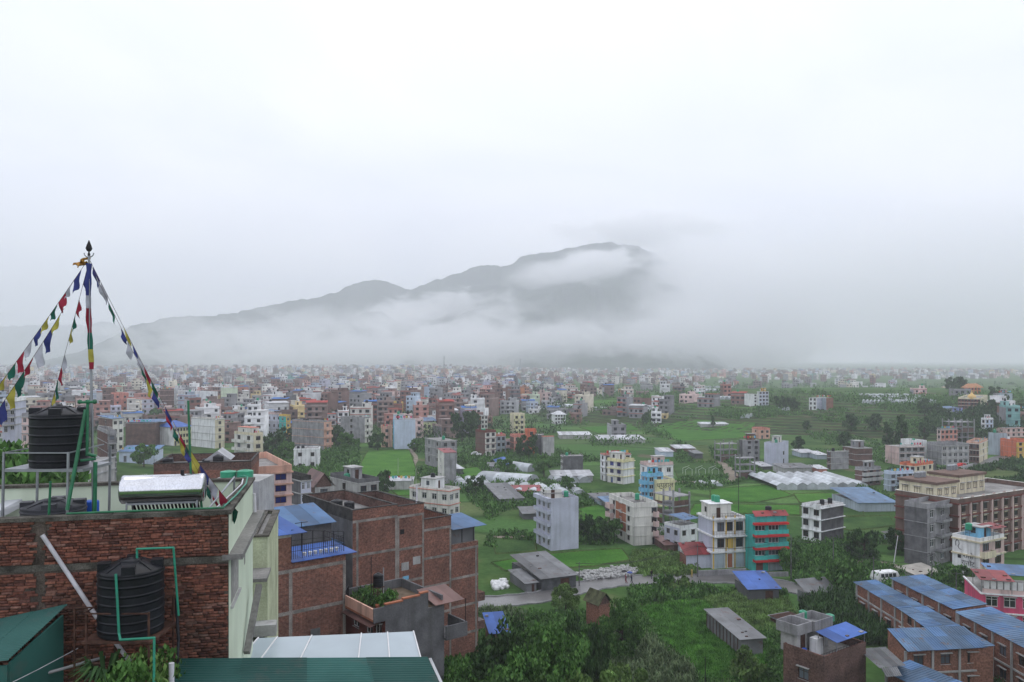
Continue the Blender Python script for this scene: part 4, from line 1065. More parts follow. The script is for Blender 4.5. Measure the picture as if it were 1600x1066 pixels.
# shed with green sheet roof lower left
tg2 = corrugated('shed', P(-60, 981, 18.75), P(106, 944, 18.85), P(13, 1031, 16.6), P(-150, 1046, 16.4), TIN_GREEN, 'lean-to shed with green corrugated roof against the brick wall', 'shed', .075, .014, sheets=3)
mb = MB(); A_ = P(-60, 981, 18.75)
for (p, q) in (((13, 1031, 16.75), (96, 957, 18.6)), ((-150, 1046, 16.55), (13, 1034, 16.75))):
    p, q = P(*p), P(*q); p.z -= .06; q.z -= .06; mb.slab(Vector((p.x, p.y, 27)) - A_, Vector((q.x, q.y, 27)) - A_, q - A_, p - A_, .05, TIN_GREEN)
mb.build('sheet_wall', tg2)
pipe('cable', [pj(20, 1066, 16.0), pj(60, 1046, 17.5), pj(122, 1013, 18.5)], .008, WHITEPVC, 'thin slack cable crossing below the lean-to roof', 'cable', 4)
pipe('timber_pole', [pj(70, 1053, 18.0), pj(130, 1036, 18.6), pj(165, 1027, 18.8)], .035, CEMENT, 'grey pole lying along the foot of the brick wall', 'pole')
# ------------------------------------------------------------------ annex of the neighbour beyond the pale green wall
def annex():
    h = House('stained pale green house squeezed between the near house and the brick block', 391, 1160, 330, 417, 842, a=12, n=3, Y=29.0, depth=5.0)
    h.walls(PALE_D, PALE_D); h.parapet(PALE_D, .05, MOSSCON)
    mb = MB(); mb.box(-.1, -1.5, h.H - 1.2, h.Lu + .12, -.003, h.H - 1.08, WETCONC); mb.build('sunshade_ledge', h.root)
    mb = MB(); mb.box(-.1, -.6, h.H - 3.4, h.Lu + .35, -.004, h.H - 3.0, CEMENT_L); mb.build('balcony_edge', h.root)
    mb = MB(); mb.box(.1, -.02, h.H - 4.9, h.Lu - .1, -.005, h.H - 3.5, GLASS); mb.build('shop_window', h.root)
annex()
# ================================================================== BRICK BLOCKS BELOW THE CAMERA
def vent_box(h, face, f0, f1, z0, z1, mt, name='vent'): h.band(face, f0, f1, z0, z1, mt, .035, name)
def block_a():
    h = House('bare brick block with concrete frame, blue sheet roof and a railed terrace', 400, 1100, 380, 540, 899, a=38.4, n=3, Y=55.0, depth=9.0)
    h.walls(BRICK, CEMENT); L = h.Lu
    fx = lambda px: (lambda k: ((k * h.C.y - h.C.x) / (math.cos(h.a) - k * math.sin(h.a))) / L)((px - 800) / F)
    h.frame_lines('R', [fx(454), .985], OLDCON, .26)
    h.band('R', fx(485), fx(500), 3.55, 4.3, STEEL, .04, 'window_board'); h.band('R', fx(422), fx(433), 3.3, 4.0, IRONB, .04, 'louvre')
    # low brick parapet and the taller brick roof room with its blue roof
    mb = MB(); mb.box(0, 0, h.H, L, .23, h.H + .45, BRICK); mb.build('parapet', h.root)
    f = fx(455) * L; mb = MB(); mb.box(-3.0, 0.235, h.H, f, 5.0, h.H + 2.3, BRICK_O); mb.box(-3.0, .02, h.H + .452, f, .234, h.H + 2.3, BRICK_O); mb.build('roof_room', h.root)
    mb = MB(); mb.box(-3.0, -.03, h.H + 2.3, f, .25, h.H + 2.55, OFFWH); mb.build('ring_beam', h.root)
    for k in range(5):
        a, b = -3.4 + (f + .9 + 3.4) * k / 5, -3.4 + (f + .9 + 3.4) * (k + 1) / 5 + .05
        mb = MB(); mb.slab((a, -.6, h.H + 2.6 + .012 * (k % 2)), (b, -.6, h.H + 2.6 + .012 * (k % 2)), (b - .6, 4.2, h.H + 3.35 + .012 * (k % 2)), (a - .2, 4.2, h.H + 3.35 + .012 * (k % 2)), .03, TIN_BRIGHT); mb.build('roof_sheet', h.root)
    # blue sheet skirting the terrace edge
    for k in range(5):
        a, b = f + (L + .8 - f) * k / 5, f + (L + .8 - f) * (k + 1) / 5 + .03
        mb = MB(); mb.slab((a, -.25, h.H + .50 + .01 * (k % 2)), (b, -.25, h.H + .50 + .01 * (k % 2)), (b, 3.8, h.H + .62 + .01 * (k % 2)), (a, 3.8, h.H + .62 + .01 * (k % 2)), .03, TIN_BRIGHT); mb.build('roof_sheet', h.root)
    mb = MB(); z = h.H + .66; railing(mb, (f + .05, .1, z), (L - .1, .1, z), 1.0, IRONB, .16, .016); railing(mb, (L - .1, .1, z), (L - .1, 3.4, z), 1.0, IRONB, .3, .016)
    for k in range(6): x = f + .05 + (L - .15 - f) * k / 5; mb.bar((x, .1, z), (x, .1, z + 2.1 - .13 * k), .03, IRONB)
    mb.bar((f + .05, .1, z + 2.1), (L - .1, .1, z + 1.45), .025, IRONB); mb.bar((f + .05, .1, z + 1.35), (L - .1, .1, z + 1.15), .02, IRONB); mb.build('terrace_railing', h.root)
    mb = MB(); x = f + 1.6; mb.bar((x, 1.9, z), (x, 1.9, z + 2.2), .03, IRONB); mb.bar((x - .5, 1.9, z + 2.15), (x + .5, 1.9, z + 2.15), .03, IRONB); mb.build('clothes_post', h.root)
    # inner blue roofs beyond the terrace
    for k in range(4):
        a, b = f + .6 + 1.35 * k, f + .6 + 1.35 * (k + 1) + .04
        mb = MB(); mb.slab((a, 5.2, h.H + 1.75 + .012 * (k % 2)), (b, 5.2, h.H + 1.75 + .012 * (k % 2)), (b, 9.6, h.H + 2.7 + .012 * (k % 2)), (a, 9.6, h.H + 2.7 + .012 * (k % 2)), .03, TIN_BLUE); mb.build('roof_sheet', h.root)
    mb = MB(); mb.box(f + .7, 5.6, h.H, f + 5.8, 9.0, h.H + 1.7, CEMENT_D); mb.build('roof_shelter', h.root)
    for k in range(7):
        p = h.pt(f + 1.2 + k * .42, .45, h.H + .70); mb = MB(); mb.lathe((0, 0, 0), [(0, .10), (.22, .14), (.24, .14), (.22, .11), (.22, 0)], WHITE, 10)
        o = mb.build('flower_pot', loc=p, label='white flower pot in the row behind the terrace railing', cat='flower pot', group='white pots on the terrace')
    return h
block_a()
def block_b():
    # three neighbours sharing one brick fire wall
    h = House('tall bare brick house with black mouldy parapet round its flat roof', 551, 1082, 497, 621, 814, a=38.4, n=5, Y=77.0, depth=11.5)
    h.walls(BRICK, CEMENT_D); h.frame_lines('R', [.10, .97], OLDCON, .24); h.parapet(BRICK_D, 1.0, BLACKMOLD, .2)
    h.band('L', 0, 1, h.H - .05, h.H + 1.0, BLACKMOLD, .03, 'parapet_render'); h.band('R', 0, 1, h.H + .0, h.H + .98, BRICK, .02, 'parapet_brick')
    h.tank(.30, .62, 'low black water tank inside the mouldy parapet', BLACKPL, .62, .95); h.tank(.52, .50, 'second low black water tank inside the mouldy parapet', BLACKPL, .55, .85)
    pipe('vent_pipe', [h.pt(h.Lu + 3.0, 1.2, h.H), h.pt(h.Lu + 3.0, 1.2, h.H + 2.6)], .10, WHITEPVC, 'white pipe standing on the mouldy flat roof', n=8)
    for k in range(4):
        mb = MB(); y0, y1 = 1.5 + k * 1.6, 1.5 + (k + 1) * 1.6 + .04; z = h.H - 2.55 + .012 * (k % 2)
        mb.slab((-6.0, y0, z - .7), (-.05, y0, z + .1), (-.05, y1, z + .1), (-6.0, y1, z - .7), .03, TIN_BLUE); mb.build('roof_sheet', h.root)
    mb = MB()
    for (x, y) in ((-5.8, 1.6), (-5.8, 7.8), (-.3, 1.6)): mb.bar((x, y, h.H - 6.0), (x, y, h.H - 3.2), .06, IRONB)
    mb.box(-5.7, 2.0, -1, -.004, 7.8, h.H - 5.0, BRICK_D); mb.build('lean_to', h.root)
    # second: same wall line, floors at another level
    p = h.pt(h.Lu + .004, 0.05, 0)
    def nxt(label, w, top_off, n, beams, cols, dep, x0, mt=BRICK):
        k = House.__new__(House); q = h.pt(x0, .05, 0); k.C = Vector((q.x, q.y, 0)); k.zg = h.zg; k.a = h.a; k.Lu = w; k.Lv = dep; k.H = h.H + top_off; k.n = n; k.fh = k.H / n; k.Y = q.y; k.under = 7.0
        k.root = thing('house', (q.x, q.y, h.zg), label, 'house', h.a); k.walls(mt, BRICK_D); k.frame_lines('R', cols, OLDCON, .24); return k
    k2 = nxt('brick house with a tiny square window and blocked openings in its fire wall', 3.15, -.15, 5, True, [.03, .97], 10.0, h.Lu + .01)
    k2.parapet(BRICK_D, .95, BLACKMOLD, .2); k2.band('R', 0, 1, k2.H, k2.H + .93, BRICK, .02, 'parapet_brick')
    k2.band('R', .1, .25, k2.H - 1.9, k2.H - 1.4, IRONB, .03, 'small_window'); k2.band('R', .15, .42, k2.H - 5.6, k2.H - 4.8, CEMENT_L, .03, 'blocked_opening'); k2.band('R', .58, .86, k2.H - 5.2, k2.H - 4.4, CEMENT_L, .03, 'blocked_opening')
    k2.band('R', .2, .42, k2.H - 6.9, k2.H - 6.2, BLUEW, .03, 'blue_shutter')
    k3 = nxt('brick house with dark sunken roof terrace in the fire wall row', 3.35, -1.9, 5, True, [.97], 9.0, h.Lu + 3.18)
    k3.parapet(BRICK, 1.0, BLACKMOLD, .2)
    k4 = nxt('narrow brick house at the end of the fire wall with blue-roofed tin cabin', 3.5, -4.5, 4, True, [.92], 8.0, h.Lu + 6.56)
    k4.parapet(BRICK, .5, None, .2)
    mb = MB(); mb.box(.0, .25, k4.H + .5, k4.Lu - .3, 4, k4.H + 2.1, TIN_GREY); c = mb.build('tin_cabin', k4.root)
    for q in range(3): mb = MB(); mb.bar((.02 + q * 1.5, .22, k4.H + .5), (.02 + q * 1.5, .22, k4.H + 2.1), .04, IRONB); mb.build('cabin_post', c)
    for q in range(3):
        a, b = -.1 + 1.45 * q, -.1 + 1.45 * (q + 1) + .04; mb = MB(); mb.slab((a, -.5, k4.H + 2.15 + .01 * (q % 2)), (b, -.5, k4.H + 2.15 + .01 * (q % 2)), (b, 4.4, k4.H + 2.75 + .01 * (q % 2)), (a, 4.4, k4.H + 2.75 + .01 * (q % 2)), .03, TIN_BLUE); mb.build('roof_sheet', k4.root)
    for fl in (1, 2): k4.band('E', 0, .25, fl * k4.fh - .1, fl * k4.fh + .8, BRICK_D, .9, 'balcony')
    return h
block_b()
def house_c():
    h = House('dark grey rendered house with roof garden in front of the brick fire wall', 602, 1140, 540, 694, 966, a=38.4, n=3, Y=56.0)
    h.walls(CEMENT_D, MAROON, None, [.28, .62, .84], 'w', .95, 1.15, door=False)
    Lu, Lv, z = h.Lu, h.Lv, h.H
    mb = MB(); mb.box(0, 0, z, Lu * .72, .16, z + .9, CEMENT_D); mb.box(0, Lv - .15, z, Lu, Lv, z + .7, CEMENT_D); mb.box(Lu - .15, .16, z, Lu, Lv - .15, z + .7, CEMENT_D); mb.build('parapet', h.root)
    mb = MB(); mb.box(-.9, .1, z - .15, .02, Lv * .72, z + .0, TERRA); mb.box(-.9, .1, z, -.78, Lv * .72, z + .75, PEACH); mb.box(-.9, .0, z - .2, -.0, .12, z + .8, CEMENT_D); mb.build('balcony', h.root)
    for k in range(4):
        mb = MB(); a, b = .1 + k * Lv * .18, .1 + (k + 1) * Lv * .18; mb.slab((-1.15, b, z - .5), (-1.15, a, z - .5), (-.02, a, z - .14), (-.02, b, z - .14), .04, TIN_BROWN); mb.build('awning_sheet', h.root)
    x = 0; zz = z + .92
    for k in range(5):
        mb = MB(); a, b = Lu * .72 * k / 5, Lu * .72 * (k + 1) / 5; st = .0 + .13 * (k // 2); mb.box(a, -.05, zz - .01 + st - .0, b, .22, zz + .09 + st, TERRA); mb.build('coping', h.root)
        if st > 0: mb = MB(); mb.box(a, .0, z + .9, b, .16, zz + st - .012, CEMENT_D); mb.build('parapet_step', h.root)
    mb = MB(); mb.box(.0, .16, z, Lu, Lv, z + .02, mat('roof_soil', (.13, .10, .07), .95, .3, 1.5)); mb.build('roof_deck', h.root)
    # tin canopy over the right-hand balcony
    for k in range(3):
        mb = MB(); a, b = Lu * .80 + k * .85, Lu * .80 + (k + 1) * .85 + .03; mb.slab((a, -.35, z + .18), (b, -.35, z + .18), (b, 2.3, z + .75), (a, 2.3, z + .75), .03, TIN_BROWN); mb.build('canopy_sheet', h.root)
    mb = MB(); mb.box(Lu + .0, -.3, z - 2.6, Lu + 1.9, 2.2, z - 2.45, CEMENT_D); mb.box(Lu, -.3, z - 2.44, Lu + 1.9, -.18, z - 1.55, CEMENT_D); mb.box(Lu + 1.78, -.18, z - 2.44, Lu + 1.9, 2.2, z - 1.55, CEMENT_D); mb.build('side_balcony', h.root)
    mb = MB(); mb.bar((Lu + 1.8, -.2, z - 1.6), (Lu + 1.8, -.2, z + .2), .03, IRONB); mb.build('canopy_post', h.root)
    # terrace fence towards the brick block and tank on legs
    mb = MB(); railing(mb, (.1, Lv - .3, z + .02), (-.8, Lv * .75, z + .02), 1.0, IRONB, .15, .018); mb.build('terrace_railing', h.root)
    mb = MB(); mb.bar((1.7, 3.3, z), (1.7, 3.3, z + 2.6), .05, CEMENT); mb.bar((1.0, 3.9, z), (1.0, 3.9, z + 3.4), .03, IRONB); mb.build('roof_post', h.root)
    p = h.pt(1.2, 3.2, z + .02); water_tank(p, .38, 1.0, BLACKPL, 'black water tank on an iron stand in the roof garden', None, 18, 1.3)
    for i, (x, y) in enumerate(((.5, 1.0), (1.2, .8), (2.2, .9), (2.9, 1.0), (.6, 2.2))):
        mb = MB(); mb.lathe((0, 0, 0), [(0, .12), (.26, .17), (.29, .18), (.28, .14), (.26, 0)], TERRACOTTA, 12); mb.build('flower_pot', loc=h.pt(x, y, z + .022), label='terracotta flower pot standing on the roof garden', cat='flower pot', group='pots in the roof garden')
    return h
HC = house_c()
# ================================================================== HOUSES OF THE TOWN THAT STAND OUT SINGLY
SM = 0
def town(label, cx, base, xl, xr, top, a, n, mR, mL=None, wR=2, wL=2, style='d', slab=None, par=None, tower=None, tanks=(), Y=None, depth=None, stubs=False, ph=.85, ww=1.3, wh=1.3, skip=(), bal=None, group='houses in the valley town', cope=None, towerpos=(.6, .6), th=2.3):
    h = House(label, cx, base, xl, xr, top, a, n, Y, group, depth)
    h.walls(mR, mL, wR, wL, style, ww, wh, skip=skip)
    if slab is not False: h.slabs(slab or CEMENT_L, .16, .17)
    if par: h.parapet(par, ph, cope)
    if tower: h.tower(tower, towerpos[0], towerpos[1], min(3.2, h.Lu * .5), min(3.2, h.Lv * .5), th)
    for b in (bal or ()): h.balcony(*b[:4], **(b[4] if len(b) > 4 else {}))
    for t in tanks:
        c = t[0]; m_ = {'g': GREENPL, 'b': BLACKPL, 'B': BLUEPL}[c]
        cn = {'g': 'green', 'b': 'black', 'B': 'blue'}[c]
        lab = label.split(' with ')[0].split(' in ')[0]
        h.tank(t[1], t[2], ('%s water tank on the %s' % (cn, lab))[:110], m_, t[3] if len(t) > 3 else .55, t[4] if len(t) > 4 else 1.25, on_tower=(len(t) > 5 and bool(tower)), legs=t[6] if len(t) > 6 else 0.0)
    if stubs or (not tower and cx % 3 == 0): h.stubs(.6, 2 + cx % 2, 2 + cx % 2)
    if cx % 2:
        mb = MB(); x, y = h.Lu * (.2 + .1 * (cx % 7)), h.Lv * .4; mb.bar((x, y, h.H), (x, y, h.H + 2.6), .03, IRONB); mb.bar((x - .5, y, h.H + 2.5), (x + .5, y, h.H + 2.5), .02, IRONB); mb.bar((x - .35, y, h.H + 2.2), (x + .35, y, h.H + 2.2), .02, IRONB); mb.build('antenna', h.root)
    if cx % 5 < 2 and Y is None:
        mb = MB(); z = h.H + 1.5; mb.bar((.4, .5, h.H), (.4, .5, z + .1), .03, IRONB); mb.bar((h.Lu - .4, .5, h.H), (h.Lu - .4, .5, z + .1), .03, IRONB); mb.bar((.4, .5, z), (h.Lu - .4, .5, z), .012, IRONB, 3); mb.build('clothes_line', h.root); r = random.Random(cx); x = .8
        while x < h.Lu - 1.4:
            w_ = r.uniform(.4, .9); mb = MB(); mb.slab((x, .48, z - r.uniform(.5, 1.0)), (x + w_, .48, z - r.uniform(.5, 1.0)), (x + w_, .5, z), (x, .5, z), .015, r.choice((WHITE, RED, BLUEW, YELLOW, MAGENTA, TEAL))); mb.build('washing', h.root); x += w_ + r.uniform(.1, .7)
    return h
# ---- middle distance, beside the road
def house_v():
    h = House('slim lilac-grey house with shallow white balconies standing alone in the rice fields', 848, 865, 836, 904, 790, a=17, n=4)
    h.walls(LILAC, WHITE, None, None); L = h.Lv; z = h.H
    # front (left-hand) face carries recessed balconies, here built as bays with doors and windows
    return h
def mid_houses():
    # house alone in the rice field: lilac blank wall right, balconies facing left
    h = House('slim lilac-grey house with balconies standing alone in the rice field', 861, 861, 838, 904, 784, a=21, n=4)
    h.walls(LILAC, LILAC, None, [.22, .52, .82], 'w', 1.1, 1.35, door=True); h.balcony('L', .02, .98, .7, range(1, 4), rail='solid', slab=LILAC, h=.55); h.parapet(LILAC, .6); h.tower(OFFWH, .0, .5, 3.4, 3.0, 1.2)
    h.band('L', 0, 1, h.H - .2, h.H + .62, LILAC, .7, 'roof_edge')
    h.tank(.72, .2, 'green water tank on the lilac house in the rice field', GREENPL, .5, 1.2, legs=.5)
    # orange and white house
    h = House('white house with a broad terracotta panel and balconies on its corner', 990, 853, 952, 1027, 793, a=-14 + 30, n=4)
    h.walls(OFFWH, OFFWH, [.9], [.2, .5, .8], 'd', 1.2, 1.4); h.parapet(OFFWH, .9); h.slabs(OFFWH, .1, .14)
    h.band('L', .28, .70, h.fh * .95, h.H - .1, TERRA, .02); h.balcony('L', 0, .22, 1.0, range(1, 4), rail='solid', slab=PINKW); h.balcony('R', .82, 1.0, .9, range(1, 4), rail='solid', slab=PINKW)
    for i, fl in enumerate((1, 2)): 
        O, u, L = h.faces()['L']; put_window(h.root, O, u, L * .49 - .55, fl * h.fh + .9, 1.1, 1.3, 'd', .02, True)
    h.tank(.75, .5, 'green water tank on the white and terracotta house', GREENPL, .5, 1.4, legs=.4); h.stubs(.5)
    # concrete skeleton behind it
    skeleton('unfinished concrete frame building with brick infill behind the terracotta house', 1052, 822, 1022, 1077, 776, 30, 3, .55)
    # sky blue house with the yellow lettered wall
    h = town('sky blue house with round balconies behind the yellow lettered wall', 1012, 792, 1002, 1036, 745, 25, 4, BLUEW, BLUEW, 2, 2, 'w', slab=BLUEW, par=BLUEW, tower=BLUEW, tanks=(('g', .3, .4, .6, 1.3), ('g', .6, .5, .5, 1.1)), bal=(('L', .05, .95, .9, dict(rail='solid', slab=BLUEW)),))
    hy = House('pale yellow house whose blank wall carries black painted lettering', 1024, 792, 1020, 1054, 752, a=12, n=3, name='house')
    hy.walls(PALEYE, PALEYE, None, None); hy.parapet(PALEYE, .4)
    LETTERS.append((hy, 'R', .5, hy.H - 1.7, 1.75, 'ध्युहाल', IRONB)); LETTERS.append((hy, 'R', .62, hy.H - 3.5, .8, 'हाउस', IRONB))
    town('white house with pink roof rooms behind the sky blue house', 1010, 778, 1000, 1052, 728, 15, 3, WHITE, WHITE, 3, 1, 'w', par=PINKW, tower=PINKW, tanks=(('g', .7, .4, .5, 1.1),))
    # cream house with yellow bands
    h = House('cream three-storey house with yellow band courses and an outside roof stair', 974, 757, 949, 991, 722, a=42, n=3)
    h.walls(WHITE, OFFWH, None, [.28, .72], 'b', 1.5, 1.3); h.slabs(PALEYE, .25, .28); h.parapet(PALEYE, .8); h.tower(OFFWH, .2, .8, 3.5, 3.4, 2.4)
    mb = MB(); mb.slab((.3, h.Lv * .55, h.H), (.3, h.Lv * .55 + 1, h.H), (2.8, h.Lv * .55 + 1, h.H + 2.4), (2.8, h.Lv * .55, h.H + 2.4), .15, CEMENT_L); mb.build('roof_stair', h.root)
    town('white house with salmon coping adjoining the cream banded house', 945, 752, 938, 986, 712, 15, 4, WHITE, WHITE, 4, 1, 'd', par=SALMON, ph=.4)
    # white house with yellow pilasters by the road
    h = House('white house with yellow pilasters and grey roller shutters beside the road', 1113, 889, 1091, 1166, 812, a=12, n=3)
    h.walls(WHITE, LILAC, [.25, .5, .8], None, 'd', 2.0, 1.7, sill=.75, door=False, skip=(('R', 0, 0), ('R', 0, 1), ('R', 0, 2))); h.slabs(WHITE, .3, .3)
    for f in (.03, .40, .66, .97): h.band('R', f - .015, f + .015, 0, h.H + .6, YELLOW, .12, 'pilaster')
    for f0, f1 in ((.06, .36), (.68, .95)): h.band('R', f0, f1, .1, 2.7, GREYBL, .05, 'roller_shutter')
    h.band('R', .45, .58, .1, 2.6, TERRA, .05, 'door'); h.balcony('R', .0, 1.0, 1.0, (2,), rail='bar', slab=WHITE)
    h.parapet(WHITE, .25); h.roof_rail(IRONB, 1.0, 'R'); h.tower(OFFWH, .0, .4, 4.2, 3.6, 2.6, WHITE); h.band('R', .45, .62, h.fh + .6, h.fh * 2 - .4, YELLOW, .04)
    h.tank(.5, .4, 'green water tank on the roof room of the white and yellow house', GREENPL, .55, 1.3, True); h.tank(.5, .75, 'second green water tank on the roof room of the white and yellow house', GREENPL, .5, 1.2, True)
    # teal house with red bands
    h = House('teal house with bright red balcony bands and a roof garden', 1176, 893, 1164, 1229, 815, a=9, n=4)
    h.walls(TEAL, TEAL, [.22, .62], None, 'w', 2.2, 1.6, sill=.7, door=False, skip=(('R', 0, 0), ('R', 0, 1))); h.balcony('R', .0, .36, 1.1, range(1, 4), rail='solid', slab=RED, rmat=TEAL, h=.75); h.balcony('R', .38, 1.0, .8, range(1, 4), rail='solid', slab=RED, rmat=TEAL, h=.75)
    for k in range(1, 4): h.band('R', 0, 1, k * h.fh - .45, k * h.fh - .16, RED, 1.15, 'red_band')
    h.band('R', .0, 1.0, h.H - .55, h.H - .2, RED, 1.0, 'red_band'); h.band('R', .1, .3, .05, 2.4, MAROON, .04, 'door'); h.band('R', .45, .92, .05, 2.6, GREYBL, .04, 'roller_shutter')
    h.parapet(TEAL, .7); h.tin_roof(TIN_RED, .0, .8, .3, (.1, 0, 1, .25), .9)
    h.tank(.6, .5, 'black water tank over the roof garden of the teal house', BLACKPL, .6, 1.3, legs=1.2)
    # white and grey house beyond
    h = House('white house with grey rendered flank standing among crops', 1283, 849, 1253, 1318, 795, a=35, n=3)
    h.walls(CEMENT_D, WHITE, None, [.2, .75], 'd', 1.3, 1.3, door=False); h.slabs(WHITE, .3, .15); h.parapet(WHITE, .5); h.balcony('L', .75, 1.0, 1.0, (3,), rail='solid', slab=WHITE)
    h.tank(.35, .35, 'black water tank on the white and grey house among crops', BLACKPL, .5, 1.1, legs=.4); h.tank(.75, .35, 'second black tank on the white and grey house among crops', BLACKPL, .5, 1.1, legs=.4)
    # small white-blue house with blue roof and red-roofed shed
    h = House('small pale house with a blue sheet roof beside the lane', 1062, 862, 1038, 1090, 826, a=30, n=2)
    h.walls(WHITE, LILAC, 2, 2, 'd', 1.0, 1.0); h.parapet(WHITE, .5); h.tin_roof(TIN_BLUE, .1, .5, .3, (.25, 0, 1, .9), 1.5, 'y')
    h = House('low shed with a red sheet roof next to the shuttered house', 1072, 889, 1062, 1110, 868, a=10, n=1, name='shed', cat='shed'); h.walls(LILAC, BRICK, None, None); h.tin_roof(TIN_RED, .05, 1.6, .3, (0, 0, 1, 1))
    # far brick and the blue pavilion roof
    h = House('small house with a blue hipped roof among bushes', 786, 733, 773, 801, 727, a=12, n=1); h.walls(BLUEW, BLUEW, 2, 1, 'd'); hip(h, TIN_BRIGHT, 2.0)
    h = House('blank dark grey concrete house beside the white greenhouses', 880, 741, 876, 911, 713, a=10, n=3); h.walls(CEMENT_D, CEMENT_L, None, 2); h.slabs(CEMENT_L, .1, .12, (3,)); h.stubs(.5); h.tank(.2, .5, 'green water tank on the blank dark grey house', GREENPL, .5, 1.1)
    h = House('low blue roofed open shed beside the big brown building', 1342, 800, 1340, 1400, 786, a=5, n=1, depth=14, name='shed', cat='shed'); h.walls(GREYBL, GREYBL, None, None); h.tin_roof(TIN_BLUE2, .0, 1.6, .5)
def hip(h, mt, rise, over=.6):
    L, D, z = h.Lu, h.Lv, h.H; a = [(-over, -over, z), (L + over, -over, z), (L + over, D + over, z), (-over, D + over, z)]; m_ = min(L, D) / 2; r0, r1 = (m_ * .8, D / 2, z + rise), (L - m_ * .8, D / 2, z + rise)
    for f in ((a[0], a[1], r1, r0), (a[2], a[3], r0, r1), (a[1], a[2], r1), (a[3], a[0], r0)):
        mb = MB(); mb.add([Vector(p) for p in f] + [Vector(p) - Vector((0, 0, .05)) for p in f], [tuple(range(len(f))), tuple(reversed(range(len(f), 2 * len(f))))] + [(i, (i + 1) % len(f), len(f) + (i + 1) % len(f), len(f) + i) for i in range(len(f))], mt); mb.build('roof_slope', h.root)
def gable(h, mt, rise, over=.5, ax='x', sheets=4):
    L, D, z = h.Lu, h.Lv, h.H
    for sd in (0, 1):
        for k in range(sheets):
            mb = MB(); dz = .012 * (k % 2)
            if ax == 'x':
                a, b = -over + (L + 2 * over) * k / sheets, -over + (L + 2 * over) * (k + 1) / sheets + .03; y0 = -over if sd == 0 else D + over
                mb.slab((a, y0, z + dz), (b, y0, z + dz), (b, D / 2, z + rise + dz), (a, D / 2, z + rise + dz), .03 if sd == 0 else -.03, mt)
            else:
                a, b = -over + (D + 2 * over) * k / sheets, -over + (D + 2 * over) * (k + 1) / sheets + .03; x0 = -over if sd == 0 else L + over
                mb.slab((x0, a, z + dz), (x0, b, z + dz), (L / 2, b, z + rise + dz), (L / 2, a, z + rise + dz), -.03 if sd == 0 else .03, mt)
            mb.build('roof_sheet', h.root)
    mb = MB()
    if ax == 'x':
        for x in (0.02, L - .02): mb.add([(x, 0, z), (x, D, z), (x, D / 2, z + rise * .94)], [(0, 1, 2)], BRICK_D)
    else:
        for y in (0.02, D - .02): mb.add([(0, y, z), (L, y, z), (L / 2, y, z + rise * .94)], [(0, 1, 2)], BRICK_D)
    mb.build('gable_wall', h.root)
def skeleton(label, cx, base, xl, xr, top, a, n, fill=.4, mt=None, brick=None):
    """open concrete frame: slabs, columns, some brick panels"""
    h = House(label, cx, base, xl, xr, top, a, n, None, 'unfinished frames in the valley', None); r = random.Random(cx); nx = max(2, round(h.Lu / 3.6) + 1); ny = max(2, round(h.Lv / 3.6) + 1)
    for k in range(1, n + 1): mb = MB(); mb.box(-.3, -.3, k * h.fh - .18, h.Lu + .3, h.Lv + .3, k * h.fh, mt or CEMENT); mb.build('floor_slab', h.root)
    for i in range(nx):
        for j in range(ny):
            x, y = i / (nx - 1) * h.Lu, j / (ny - 1) * h.Lv; mb = MB(); mb.box(x - .17, y - .17, -1, x + .17, y + .17, h.H + r.uniform(.6, 1.6), mt or CEMENT); mb.build('column', h.root)
    for k in range(n):
        for key in 'RL':
            O, u, L = h.faces()[key]; m = (nx if key == 'R' else ny) - 1
            for i in range(m):
                if r.random() < fill: h.band(key, i / m + .03, (i + 1) / m - .03, k * h.fh + .0, k * h.fh + h.fh * r.choice((.35, .6, .93)) - .2, brick or BRICK_D, -.05, 'brick_panel')
    return h
LETTERS = []
mid_houses()
